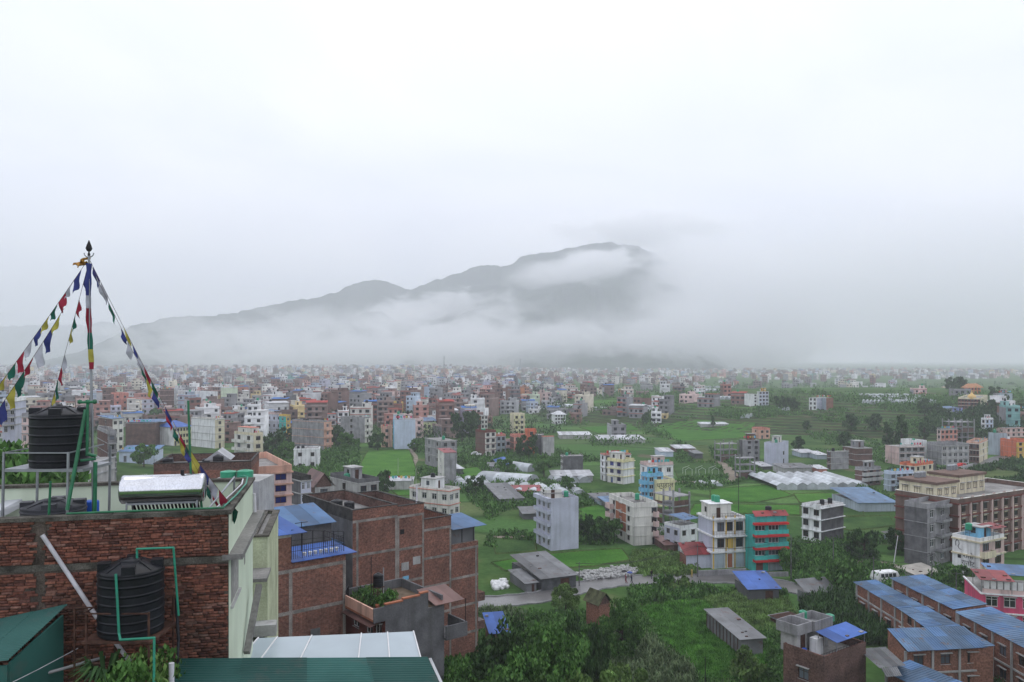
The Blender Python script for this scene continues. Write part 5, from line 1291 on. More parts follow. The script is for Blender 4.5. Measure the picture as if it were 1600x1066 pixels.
def brown_building():
    # big institutional block at the right edge: two wings and cream roof storeys
    h = House('large brown institutional building with cream roof storeys and steel tanks', 1497, 884, 1399, 1640, 788, a=30, n=5, Y=150.0, name='institution_building', cat='building')
    h.walls(BROWNB, BROWNB, [(i + .5) / 9 for i in range(9)], [.3], 'd', 1.3, 1.7, sill=.8, door=False); h.slabs(MAROON, .25, .3); h.parapet(BROWNB, .9, OFFWH, .25)
    for i in range(9): 
        for fl in (2, 3, 4): h.band('R', (i + .5) / 9 - .018, (i + .5) / 9 + .018, fl * h.fh - .65, fl * h.fh + .35, CREAM, .02, 'cream_panel')
    for i in range(10): h.band('R', i / 9.02 , i / 9.02 + .012, 0, h.H, PINKW, .3, 'pilaster')
    for i in range(9): h.band('R', i / 9 + .02, i / 9 + .05, h.H + .9, h.H + 1.25, PINKW, .0, 'merlon')
    mb = MB(); mb.box(.3, h.Lv * .35, h.H, h.Lu * .22, h.Lv * .95, h.H + 3.0, CREAM); mb.build('roof_storey', h.root); mb = MB(); mb.box(.0, h.Lv * .32, h.H + 3.0, h.Lu * .23, h.Lv * .97, h.H + 3.5, BROWNB); mb.build('roof_storey_band', h.root)
    mb = MB(); mb.box(h.Lu * .34, h.Lv * .5, h.H, h.Lu * .62, h.Lv * 1.0, h.H + 3.4, CREAM); mb.build('roof_storey', h.root); mb = MB(); mb.box(h.Lu * .33, h.Lv * .48, h.H + 3.4, h.Lu * .63, h.Lv * 1.01, h.H + 3.9, BROWNB); mb.build('roof_storey_band', h.root)
    for (x0, y0, u, L, cols) in ((.3, h.Lv * .95, (0, -1), h.Lv * .6, 3), (.3, h.Lv * .35, (1, 0), h.Lu * .22 - .3, 3), (h.Lu * .34, h.Lv * .5, (1, 0), h.Lu * .28, 4)):
        for i in range(cols): put_window(h.root, (x0, y0), u, L * (i + .5) / cols - .6, h.H + .9, 1.2, 1.3, 'd', .03, True)
    for i in range(3):
        for (fx, fy, dz) in ((.10 + .03 * i, .8, 3.5), (.50 + .03 * i, .9, 3.9)):
            p = h.pt(h.Lu * fx, h.Lv * fy, h.H + dz + .01); water_tank(p, .55, 1.2, STEEL, 'steel water tank on the cream roof storey of the brown building', 'steel tanks on the brown building')
    # grey concrete house in front
    h = House('bare grey concrete house in front of the brown building', 1449, 887, 1413, 1496, 795, a=35, n=4); h.walls(CEMENT, CEMENT_D, [.15, .5, .82], None, 'w', 1.3, 1.4, door=False); h.parapet(CEMENT, .9); h.balcony('R', .28, .62, 1.1, range(1, 5), rail='solid', slab=CEMENT, h=.35); h.slabs(CEMENT, .08, .14)
    # white lettered house
    h = House('white house with painted lettering on its flank and peach balconies', 1531, 917, 1488, 1569, 848, a=30, n=3); h.walls(PINKW, WHITE, 2, None, 'd', 1.9, 1.4, door=False); h.slabs(CREAM, .25, .25); h.parapet(WHITE, .7); h.tower(BLUEW, .55, .6, 3.0, 2.8, 2.0); h.tin_roof(TIN_RED, .3, .6, .3, (.55, .0, 1, .5), 1.6)
    h.tank(.25, .7, 'green water tank on the white lettered house', GREENPL, .55, 1.2, legs=1.4); h.tank(.4, .35, 'black water tank on the white lettered house', BLACKPL, .55, 1.3)
    h.balcony('R', .0, .45, .9, (1, 2), rail='solid', slab=CREAM)
    LETTERS.append((h, 'L', .58, h.H - 3.1, 1.15, 'रातो', IRONB)); LETTERS.append((h, 'L', .58, h.H - 4.3, 1.15, 'रातोट', IRONB)); LETTERS.append((h, 'L', .62, h.H - 5.3, .6, 'विद्यालय', IRONB)); LETTERS.append((h, 'L', .36, h.H - 6.6, .75, 'माध्यमिक', IRONB))
    h.band('L', .2, .32, h.H - 3.3, h.H - 2.7, IRONB, .03, 'vent')
    # swoosh mark above the lettering
    mb = MB(); O, u, L = h.faces()['L']
    pts = [(.14, -1.5), (.12, -.9), (.17, -.4), (.24, -.6), (.26, -1.1), (.21, -1.5), (.26, -1.9), (.34, -2.0)]
    for p, q in zip(pts[:-1], pts[1:]): mb.bar((-.03, h.Lv - p[0] * L, h.H + p[1] + .2), (-.03, h.Lv - q[0] * L, h.H + q[1] + .2), .06, CEMENT_D, 4)
    mb.build('painted_mark', h.root)
    # pink house at the edge
    h = House('bright pink house with white window surrounds beside the blue-roofed sheds', 1534, 985, 1528, 1640, 927, a=-16, n=2, depth=9); h.walls(MAGENTA, MAGENTA, [.15, .42, .7], None, 'w', 1.5, 1.4, door=False); h.slabs(WHITE, .2, .2); h.tin_roof(TIN_RED, .2, .5, .3, (.0, .0, .45, .5), 1.75); h.tin_roof(TIN_BLUE, .1, .3, .3, (.3, .4, 1, 1), 1.9)
    mb = MB()
    for k in range(6): mb.box(.3 + k * .85, .02, h.H + .7, .95 + k * .85, .1, h.H + 1.8, WHITEFR)
    mb.box(.1, .03, h.H, 5.3, .12, h.H + .65, PINKW); mb.build('glazed_veranda', h.root); h.roof_rail(IRONB, .9, 'R')
brown_building()
# ---- named houses of the nearer town, left and centre
def left_town():
    town('peach house with dark blue glazing just behind the near house', 398, 832, 300, 456, 741, 28, 5, PINKW, BRICK_D, [.25, .7], None, 'b', slab=PEACH, par=PEACH, Y=98, depth=16, ph=.9, ww=2.0, wh=1.7)
    h = town('brick roofed terrace house with peach corner behind the solar drum', 240, 860, 204, 392, 737, 12, 5, BRICK, PEACH, None, None, slab=False, par=BRICK_D, Y=88, depth=9, tanks=(('b', .03, .3, .62, 1.2), ('b', .62, .4, .6, 1.3, ), ('b', .46, .5, .45, .8)), cope=BLACKMOLD)
    mb = MB(); mb.add([Vector(p) for p in ((4.6, 4, h.H + .6), (7.6, 4, h.H + .6), (6.1, 4, h.H + 1.7), (4.6, 8, h.H + .6), (7.6, 8, h.H + .6), (6.1, 8, h.H + 1.7))], [(0, 1, 2), (0, 2, 5, 3), (1, 4, 5, 2)], TIN_WHITE); mb.build('white_gable_roof', h.root)
    t = thing('stair_railing', h.pt(-2.2, 0, h.H - 3.2), 'slanting white stair railing beside the peach terrace', 'railing'); mb = MB()
    for k in range(6): mb.bar((-1.4 - .12 * k, -.2 * k, -2.2), (1.6 - .12 * k, -.2 * k, 3.0), .035, WHITEFR)
    mb.build('rail', t)
    for i, px in enumerate((357, 383)): water_tank(P(px, 746, 62), .62, .62 if i else .55, GREENPL, 'squat green water tank behind the side parapet of the near house', 'pair of squat green tanks', 20)
    mb = MB(); a = P(345, 752, 61); mb.box(-.6, -.9, -9, 3.2, 3.0, -.03, CEMENT_L); mb.build('stair_tower', loc=(a.x, a.y, P(357, 746, 62).z), label='pale concrete stair tower under the pair of green tanks', cat='tower')
    town('white house with curved balcony bands on four floors', 333, 652, 278, 340, 614, 52, 3, WHITE, WHITE, 2, 3, 'w', slab=WHITE, par=WHITE, bal=(('L', 0, 1, 1.4, dict(rail='solid', slab=WHITE, h=.8)),), ww=2.2, tanks=(('g', .3, .7, .7, 1.3),), tower=WHITE)
    town('pale mint house block behind the white curved house', 345, 645, 324, 370, 606, 15, 4, LGREEN, WHITE, None, 1, 'd', par=WHITE, tower=WHITE, towerpos=(0, .5), tanks=(('g', .3, .5, .6, 1.4, 1),))
    town('large blank white flank of a house with windows on its right side', 336, 701, 299, 351, 656, 55, 4, CREAM, WHITE, 1, None, 'd', par=OFFWH, ph=.4)
    h = town('cream house with planted setback terraces', 396, 718, 366, 411, 680, 52, 3, CREAM, OFFWH, 1, 2, 'd', slab=CREAM, par=CREAM, ww=2.0, wh=1.5, bal=(('L', 0, .6, 1.2, dict(rail='solid', slab=OFFWH)),)); h.tower(OFFWH, .5, .5, h.Lu * .8, h.Lv * .7, 2.6, SALMON)
    town('pale grey house with blue tin shelter on its roof', 432, 683, 410, 440, 648, 55, 3, LILAC, LILAC, 1, 3, 'd', par=PINKW).tin_roof(TIN_BLUE, 0, .4, .2, (0, 0, 1, .8), 1.8)
    town('narrow green and yellow house', 447, 690, 436, 454, 651, 50, 4, YELLOW, TEAL, 1, 1, 'w', par=YELLOW)
    h = town('grey house with a shallow grey pitched roof', 345, 664, 335, 372, 648, 14, 2, GREYBL, GREYBL, 2, 1, 'w', slab=False); hip(h, TIN_GREY, 2.5)
    town('brick building with peach balconies seen past the mast', 178, 652, 144, 201, 616, 40, 4, SALMON, BRICK_D, 2, [.8], 'd', slab=SALMON, par=SALMON, bal=(('R', 0, 1, 1.0, dict(rail='solid', slab=SALMON)),))
    town('brick house stepping up behind the peach balconies', 160, 648, 120, 178, 606, 20, 4, BRICK_D, BRICK_D, [.2], None, 'd', slab=PINKW)
    town('grey-white apartment house with dark paired windows', 222, 655, 200, 241, 624, 45, 4, LILAC, OFFWH, 2, 3, 'd', slab=SALMON, par=SALMON, ph=.4, bal=(('L', .3, .7, .9, dict(rail='solid', slab=OFFWH)),))
    town('tall brick house with bare floors behind the grey-white apartments', 250, 650, 210, 272, 610, 25, 5, BRICK_D, BRICK, None, 1, 'd', slab=PINKW, par=BRICK_D)
    h = town('brick and white house with a blue sheet roof', 176, 706, 154, 193, 655, 48, 4, OFFWH, BRICK_D, 2, 1, 'd', slab=OFFWH); h.tin_roof(TIN_BLUE, .2, .8, .5)
    town('narrow grey concrete house with open balconies near the mast', 168, 752, 152, 182, 678, 35, 5, CEMENT, BRICK_D, 1, None, 'd', slab=CEMENT, par=CEMENT, bal=(('R', 0, 1, 1.0, dict(rail='bar')),))
    h = town('low pale blue shed with bright blue sheet roof below the brick hall', 186, 722, 180, 242, 706, 6, 1, LBLUE, LBLUE, 3, None, 'd', slab=False, depth=9); h.tin_roof(TIN_BLUE, .0, 1.3, .5)
    h = town('windowless brick hall with a blue tin roof', 196, 698, 192, 242, 662, 8, 3, BRICK_D, BRICK, None, None, slab=False, par=CEMENT, ph=.3, depth=14); h.tin_roof(TIN_BLUE, .3, .9, .2, (0, .3, 1.2, 1))
    h = town('yellow school block with white end wall and blue pitched roof', 272, 697, 246, 299, 668, 58, 3, PALEYE, WHITE, 6, None, 'd', slab=False); hip(h, TIN_BRIGHT, 2.6)
    # left edge: roofs above the trees
    town('cream hut with brown overhanging roof behind the raised tank', 50, 668, 40, 82, 642, 10, 2, CREAM, CREAM, 2, 1, 'w', slab=TIN_BROWN, Y=190); town('pinkish house half hidden by trees left of the tank', 34, 690, 24, 52, 652, 12, 3, PINKW, PINKW, 2, 1, 'w', par=CEMENT, Y=170)
    town('grey house with covered verandas at the edge of the trees', 4, 676, -20, 24, 628, 15, 4, LILAC, LILAC, 2, 1, 'w', par=WHITE, Y=195, bal=(('R', 0, 1, 1.0, dict(rail='bar')),))
    h = town('white shed with slatted shutters behind the mast', 121, 762, 118, 147, 724, 6, 2, CEMENT_L, CEMENT_L, None, None, slab=TIN_WHITE, Y=120)
    for i in range(9): h.band('R', .05 + i * .1, .10 + i * .1, .4, h.H - .4, WHITEFR, .05, 'slat')
    # centre left
    town('great grey blank concrete flank with peach front', 506, 708, 456, 518, 660, 58, 4, PEACH, CEMENT, 1, None, 'w', slab=PEACH, par=CEMENT, ph=.5, tanks=(('b', .3, .7, .6, 1.2), ('b', .3, .6, .6, 1.2)), bal=(('R', 0, 1, .9, dict(rail='solid', slab=PEACH)),))
    town('small white two-storey house below the grey flank', 459, 734, 454, 498, 703, 10, 2, WHITE, WHITE, 2, None, 'd', slab=WHITE, tanks=(('b', .3, .5, .6, 1.2, ), ('b', .1, .4, .5, 1.0)), par=WHITE, ph=.4)
    town('grey concrete block with white balcony stack on its right side', 570, 692, 532, 579, 654, 60, 4, OFFWH, CEMENT, 1, [.45], 'd', slab=False, par=CEMENT, ph=.4, bal=(('R', 0, 1, 1.1, dict(rail='solid', slab=OFFWH)),))
    town('slender peach house with three stacked windows', 596, 699, 588, 613, 669, 10, 3, PEACH, CREAM, 1, None, 'd', slab=PEACH, par=PEACH, tanks=(('g', .3, .5, .7, 1.2),))
    h = town('tall pale blue blank slab house at the head of the rice field', 616, 702, 611, 649, 656, 12, 4, LBLUE, BLUEW, None, 2, 'd', slab=False, depth=9); h.tower(LBLUE, 0, .4, h.Lu * .45, 4, 2.0); h.tank(.5, .5, 'green water tank on the pale blue slab house', GREENPL, .6, 1.2, True)
    town('dark concrete house on open columns beside the rice field', 690, 727, 664, 714, 690, 30, 3, CEMENT, CEMENT, 2, 2, 'd', tanks=(('g', .6, .4, .55, 1.4),), stubs=True, Y=280)
    h = town('narrow grey concrete tower house with a red roof edge', 694, 752, 684, 713, 708, 15, 4, CEMENT, OFFWH, None, 1, 'w', slab=False, Y=245); h.tin_roof(TIN_RED, .1, .2, .2)
    h = town('white house with red cornices and roof room by the greenhouse sheds', 702, 812, 640, 718, 768, 60, 2, OFFWH, OFFWH, 2, 4, 'w', slab=SALMON, par=OFFWH, ph=.5, Y=178); h.tower(WHITE, .3, .55, 3.6, 4, 2.4); h.tank(.5, .5, 'black water tank on the white house with red cornices', BLACKPL, .55, 1.0, True)
    h = town('grey concrete house with a green tank on a tall post', 560, 800, 516, 592, 756, 40, 2, CEMENT_L, CEMENT_L, 2, 1, 'd', par=CEMENT_D, Y=150, tower=CEMENT, tanks=(('g', .1, .55, .65, 1.25, ), )); 
    h = town('brown tin-roofed house squeezed between concrete houses', 492, 806, 474, 520, 762, 30, 2, CEMENT_L, TIN_BROWN, 1, None, 'd', slab=False, Y=140); gable(h, TIN_BROWN, 2.4, .4, 'y')
    town('mould-streaked concrete house with parapet below the white house', 470, 812, 440, 486, 752, 40, 3, LILAC, CEMENT_D, 2, None, 'w', par=BLACKMOLD, Y=132)
    h = town('long pale shed at the end of the rice field', 600, 766, 598, 645, 752, 4, 1, CEMENT_L, CEMENT_L, None, None, slab=False, depth=6); h.tin_roof(TIN_WHITE, 0, .4, .2)
    # row in the centre
    town('brick-flanked house with white front and brown bands in the central row', 758, 713, 743, 775, 676, 35, 4, OFFWH, BROWNB, 2, None, 'd', slab=MAROON, par=MAROON, tanks=(('g', .2, .6), ('g', .4, .6)), ww=1.4)
    town('blue-grey house in the central row', 776, 710, 772, 790, 682, 20, 3, GREYBL, GREYBL, 2, 1, 'd', par=SALMON)
    town('pink-lilac house with bay balcony in the central row', 788, 708, 785, 800, 690, 15, 2, LILAC, PINKW, 1, None, 'd', par=PINKW, bal=(('R', 0, 1, .8, dict(rail='solid', slab=PINKW)),))
    town('dusky red house with peach balconies in the central row', 803, 711, 797, 824, 683, 15, 3, PEACH, BROWNB, 2, None, 'd', slab=SALMON, par=SALMON, bal=(('R', 0, 1, .9, dict(rail='solid', slab=SALMON)),))
    town('orange-red narrow house in the central row', 823, 711, 820, 838, 674, 10, 4, ORANGE, ORANGE, 1, None, 'd', slab=ORANGE, par=ORANGE)
    town('dark grey blank house closing the central row', 837, 712, 834, 850, 680, 8, 4, CEMENT_D, CEMENT_D, None, None, slab=False)
    town('pale cement house with salmon front closing the central row', 848, 714, 846, 866, 683, 12, 4, CEMENT_L, CEMENT, None, None, slab=False, par=SALMON, ph=.3)
    town('tall orange brick house behind the central row', 752, 678, 740, 762, 650, 30, 4, OFFWH, BRICK_O, 2, None, 'd')
    town('pale yellow house with balconies behind the central row', 803, 681, 797, 820, 649, 15, 4, PALEYE, CREAM, 2, None, 'd', slab=PALEYE, par=CREAM, bal=(('R', .4, 1, 1.0, dict(rail='solid', slab=CREAM)),))
    h = town('white three-storey house with deep overhanging slabs', 867, 663, 862, 884, 648, 10, 3, WHITE, WHITE, 4, None, 'd', slab=WHITE); hip(h, TIN_WHITE, 2.0)
    town('pale blue house with dark windows beyond the row', 828, 646, 822, 841, 630, 25, 3, LBLUE, LBLUE, 2, 2, 'd', par=LBLUE)
    town('yellow house facing the valley', 606, 650, 600, 630, 630, 10, 3, YELLOW, YELLOW, 4, None, 'd', slab=YELLOW, par=YELLOW)
    h = town('house with yellow-green balcony stripes', 652, 680, 646, 682, 663, 12, 2, PALEGRN, PALEGRN, 4, None, 'd', slab=PALEYE, par=PALEGRN); h.tin_roof(TIN_BLUE, 0, .4, .2, (.3, 0, 1, .8), 1.7)
    town('white flanked house with peach front beside the blue slab house', 684, 675, 668, 696, 650, 45, 3, PEACH, WHITE, 2, None, 'd', slab=PEACH, tower=WHITE)
left_town()
def right_town():
    skeleton('bare concrete frame on three floors at the lane end', 1126, 722, 1117, 1153, 694, 18, 3, .35)
    skeleton('half-built frame rising below the grey house', 1156, 748, 1149, 1179, 716, 15, 3, .2)
    town('unplastered grey house with brick lift shaft', 1160, 722, 1155, 1187, 688, 12, 4, CEMENT, CEMENT_D, [.4, .8], None, 'd', slab=False, tower=BRICK_D, towerpos=(.6, .5))
    town('plain lilac-grey house with two vents and a roof room', 1213, 728, 1194, 1232, 694, 48, 3, LILAC, LILAC, [.6], None, 'd', slab=False, tower=OFFWH, par=LILAC, ph=.4, tanks=(('g', .4, .4),), skip=(('R', 2, 0),))
    town('small peach house at the foot of the terraces', 1187, 686, 1184, 1203, 672, 10, 2, PEACH, PEACH, 2, 1, 'd', slab=PEACH, par=SALMON)
    town('tall white house on the brow of the terraced slope', 1172, 635, 1170, 1184, 616, 10, 4, WHITE, WHITE, [.7], None, 'd', slab=False); town('pale grey house beside the tall white house on the brow', 1186, 634, 1183, 1201, 612, 10, 4, LILAC, WHITE, 3, None, 'd', slab=WHITE, tower=YELLOW)
    town('white and grey twin house alone on the terraces', 1276, 641, 1264, 1291, 622, 40, 3, LILAC, WHITE, None, 2, 'd', slab=WHITE); town('brick back of the twin house on the terraces', 1291, 641, 1289, 1302, 622, 15, 3, BRICK_O, GREYBL, None, None, slab=False)
    town('grey concrete house at the foot of the terraces', 1298, 734, 1292, 1326, 706, 15, 3, CEMENT, BROWNB, None, 1, 'd', slab=CEMENT_L, stubs=True, tanks=(('b', .2, .5),))
    town('weathered brick house with white lower extension', 1338, 729, 1335, 1363, 701, 12, 3, BRICK_D, BRICK_D, None, None, slab=CEMENT_L, tower=CEMENT)
    town('brown-grey house with balconies in front of the brick house', 1347, 760, 1336, 1376, 735, 25, 3, BROWNB, BRICK_D, 3, None, 'd', slab=CEMENT_L, par=CEMENT, tower=CEMENT, bal=(('R', 0, 1, .9, dict(rail='solid', slab=CEMENT_L)),))
    town('blue-grey house with two green tanks on its roof', 1391, 768, 1381, 1427, 741, 18, 3, GREYBL, GREYBL, 4, None, 'd', slab=LBLUE, par=LBLUE, tanks=(('g', .3, .4, .6, 1.2), ('g', .55, .4, .6, 1.2)), bal=(('R', .3, 1, .9, dict(rail='solid', slab=GREYBL)),))
    town('cream house with orange roof band', 1430, 760, 1406, 1458, 729, 35, 3, CREAM, OFFWH, 3, 3, 'd', slab=CREAM, par=ORANGE, tower=CREAM)
    town('grey cement back building behind the orange-banded house', 1444, 752, 1438, 1463, 720, 10, 4, CEMENT_D, CEMENT, None, None, slab=False)
    town('grey house with broad dark windows among the roadside row', 1405, 727, 1401, 1445, 699, 10, 3, CEMENT, PINKW, 4, None, 'd', slab=PINKW, ww=2.0); town('white flat-walled house behind the broad-windowed house', 1434, 722, 1428, 1448, 692, 20, 4, WHITE, WHITE, None, None, slab=False, par=WHITE, tanks=(('g', .5, .5),))
    town('dusty pink house with red balcony strips', 1470, 696, 1464, 1496, 672, 15, 3, SALMON, PINKW, 4, 1, 'd', slab=PINKW, par=CEMENT, tanks=(('B', .6, .4),))
    skeleton('tall brick and concrete frame behind the pink house', 1494, 692, 1490, 1522, 660, 15, 4, .55)
    town('grey house with two-storey columns beside the curved road', 1472, 727, 1468, 1514, 697, 10, 3, CEMENT_L, CEMENT, 5, None, 'w', slab=CEMENT_L, par=CEMENT); town('brown and cream house with oval windows at the road bend', 1530, 724, 1510, 1543, 694, 50, 3, CREAM, BROWNB, 1, 4, 'd', slab=OFFWH, par=PEACH)
    town('large blank grey-blue slab house at the right edge', 1574, 712, 1544, 1590, 677, 58, 4, WHITE, GREYBL, 2, None, 'd', slab=False, tanks=(('g', .5, .7),), bal=(('R', 0, 1, .9, dict(rail='solid', slab=WHITE)),))
    town('orange-yellow house at the right edge', 1588, 716, 1585, 1615, 691, 10, 3, YELLOW, ORANGE, 2, None, 'd', slab=SALMON, par=ORANGE); town('white and pale blue house on the slope above the slab house', 1540, 678, 1533, 1552, 656, 20, 3, LBLUE, WHITE, 2, 1, 'd', par=WHITE, tower=WHITE); town('long pink roofed house behind the slab house', 1572, 684, 1556, 1604, 670, 15, 2, PINKW, PINKW, 4, None, 'd', slab=SALMON)
    h = town('monastery with cream upper floor and small golden dome', 1532, 640, 1497, 1543, 624, 55, 3, CREAM, MAROON, 2, 7, 'd', slab=CREAM, par=CREAM); mb = MB(); mb.lathe((2, h.Lv * .4, h.H), [(0, 2.2), (1.2, 2.4), (2.4, 1.7), (3.0, .7), (3.6, .5), (5.2, .05), (5.3, 0)], mat('gilded_dome', (.62, .42, .16), .4, .15, 1, metal=.4), 16); mb.build('dome', h.root)
    h = town('orange temple with stacked roofs above the trees', 1512, 616, 1506, 1532, 606, 15, 2, ORANGE, ORANGE, 4, None, 'd', slab=YELLOW); hip(h, mat('temple_orange', (.42, .20, .10), .6), 3.0, 1.5)
    h = town('lavender house with blue tin roof below the monastery', 1488, 648, 1474, 1504, 638, 25, 2, paint(.30, .33, .62), WHITE, 2, None, 'd', slab=False); h.tin_roof(TIN_BLUE, .1, .8, .5, (-.6, 0, .6, 1))
    town('pale grey tall block among trees below the far town', 1560, 637, 1552, 1582, 615, 15, 4, GREYBL, CEMENT, 1, None, 'd', slab=False, tower=CEMENT); town('small white house with gabled roof at the right edge', 1590, 652, 1586, 1606, 640, 10, 2, OFFWH, OFFWH, 3, None, 'd')
right_town()
# ================================================================== ROADS, FIELDS, SHEDS
EXCL = []        # ground polygons (world x, y) where no undergrowth grows
def Gv(px, py):
    """vectorised ground hit for many pixels"""
    px = np.asarray(px, float); py = np.asarray(py, float); s = (py - HZ) / F; Y = CAM_Z / s
    for _ in range(14):
        z = hgt((px - 800) / F * Y, Y); Yn = (CAM_Z - z) / s; Y = .5 * Y + .5 * Yn
    return (px - 800) / F * Y, Y
def inpoly(x, y, poly):
    c = np.zeros(np.shape(x), bool); n = len(poly)
    for i in range(n):
        x0, y0 = poly[i]; x1, y1 = poly[(i + 1) % n]
        with np.errstate(divide='ignore', invalid='ignore'):
            c ^= ((y0 > y) != (y1 > y)) & (x < (x1 - x0) * (y - y0) / (y1 - y0 + 1e-12) + x0)
    return c
def strip(name, pix, width, mt, label, z=.06, kerb=0.0):
    """a road laid along pixels of the photograph, draped on the ground"""
    pts = [G(*p) for p in pix]; P2 = []
    for i in range(len(pts) - 1):
        for k in range(6):
            t = k / 6; p0, p1, p2, p3 = pts[max(i - 1, 0)], pts[i], pts[i + 1], pts[min(i + 2, len(pts) - 1)]
            P2.append(.5 * ((2 * p1) + (p2 - p0) * t + (2 * p0 - 5 * p1 + 4 * p2 - p3) * t * t + (3 * p1 - p0 - 3 * p2 + p3) * t ** 3))
    P2.append(pts[-1]); V = []; n = len(P2); m_ = 5; lft = []; rgt = []
    for i, p in enumerate(P2):
        d = (P2[min(i + 1, n - 1)] - P2[max(i - 1, 0)]); d.z = 0; d.normalize(); s = Vector((-d.y, d.x, 0)); ww = width * (1 + .08 * math.sin(i * 1.7))
        for j in range(m_):
            q = p + s * ww * (j / (m_ - 1) - .5); V.append((q.x, q.y, h1(q.x, q.y) + z))
        lft.append((V[-m_][0], V[-m_][1])); rgt.append((V[-1][0], V[-1][1]))
    Fq = [(i * m_ + j, i * m_ + j + 1, (i + 1) * m_ + j + 1, (i + 1) * m_ + j) for i in range(n - 1) for j in range(m_ - 1)]
    o = link(name, np_mesh(name, np.array(V), np.array(Fq), mt, True), kind='structure', label=label); EXCL.append(lft + rgt[::-1])
    if kerb:
        mb = MB()
        for line in (rgt, lft):
            for a, b in zip(line[:-1], line[1:]):
                za = h1(*a) + z; zb = h1(*b) + z; mb.add([(a[0], a[1], za - .3), (b[0], b[1], zb - .3), (b[0], b[1], zb + kerb), (a[0], a[1], za + kerb), (a[0], a[1] + .22, za - .3), (b[0], b[1] + .22, zb - .3), (b[0], b[1] + .22, zb + kerb), (a[0], a[1] + .22, za + kerb)], [(0, 1, 2, 3), (3, 2, 6, 7), (7, 6, 5, 4)], CEMENT)
        mb.build('kerb', o)
    return o
ASPH = mat('wet_road', (.115, .112, .11), .35, .35, .25, fine=.25, spec=.5)
DIRT = mat('dirt_track', (.20, .17, .135), .9, .3, .4, fine=.2)
strip('road', [(690, 950), (745, 943), (800, 939), (850, 933), (895, 922), (940, 913), (985, 908), (1040, 906), (1100, 905), (1160, 907), (1215, 914), (1262, 926), (1300, 938)], 5.4, ASPH, 'wet grey road winding between the fields', .06, .16)
strip('track', [(1075, 706), (1098, 716), (1125, 724), (1140, 738), (1146, 750), (1100, 754), (1040, 752)], 4.0, DIRT, 'dirt track leading past the concrete frames')
strip('road', [(1470, 738), (1510, 731), (1545, 723), (1580, 712), (1640, 700)], 6.0, ASPH, 'grey road curving past the row at the right edge', .06, .15)
strip('path', [(640, 702), (650, 715), (646, 730), (655, 745)], 1.6, DIRT, 'narrow footpath along the rice field')
strip('path', [(760, 838), (800, 840), (838, 836)], 1.8, DIRT, 'earth path to the lilac house')
strip('track', [(1330, 884), (1360, 880), (1400, 888), (1470, 930), (1530, 985)], 4.0, DIRT, 'stony track beside the blue-roofed sheds')
def crop_mat(name, c, c2, row=0.55, ang=0.3):
    m, t, b, N, L = nmat(name); geo = N('ShaderNodeNewGeometry'); n = N('ShaderNodeTexNoise'); n.inputs['Scale'].default_value = .16; n.inputs['Detail'].default_value = 7; L(geo.outputs['Position'], n.inputs['Vector'])
    r = N('ShaderNodeValToRGB'); r.color_ramp.elements[0].position = .34; r.color_ramp.elements[0].color = (*c, 1); r.color_ramp.elements[1].position = .68; r.color_ramp.elements[1].color = (*c2, 1); L(n.outputs['Fac'], r.inputs['Fac'])
    n2 = N('ShaderNodeTexNoise'); n2.inputs['Scale'].default_value = 2.6; n2.inputs['Detail'].default_value = 5; L(geo.outputs['Position'], n2.inputs['Vector'])
    mr = N('ShaderNodeMapRange'); mr.inputs['From Min'].default_value = .3; mr.inputs['From Max'].default_value = .7; mr.inputs['To Min'].default_value = .72; mr.inputs['To Max'].default_value = 1.25; L(n2.outputs['Fac'], mr.inputs['Value'])
    vm = N('ShaderNodeVectorMath'); vm.operation = 'SCALE'; L(r.outputs['Color'], vm.inputs[0]); L(mr.outputs['Result'], vm.inputs['Scale']); L(vm.outputs[0], b.inputs['Base Color']); b.inputs['Roughness'].default_value = .9; b.inputs['Specular IOR Level'].default_value = .02
    bp = N('ShaderNodeBump'); bp.inputs['Strength'].default_value = .8; bp.inputs['Distance'].default_value = .15; L(n2.outputs['Fac'], bp.inputs['Height']); L(bp.outputs[0], b.inputs['Normal']); return m
RICE = crop_mat('rice_crop', (.036, .112, .018), (.064, .165, .027)); RICE2 = crop_mat('young_rice_crop', (.05, .135, .024), (.08, .185, .034)); PLOT = crop_mat('vegetable_plot', (.028, .066, .02), (.062, .115, .034)); FALLOW = crop_mat('rough_pasture', (.045, .08, .024), (.095, .125, .045))
FIELDS = []
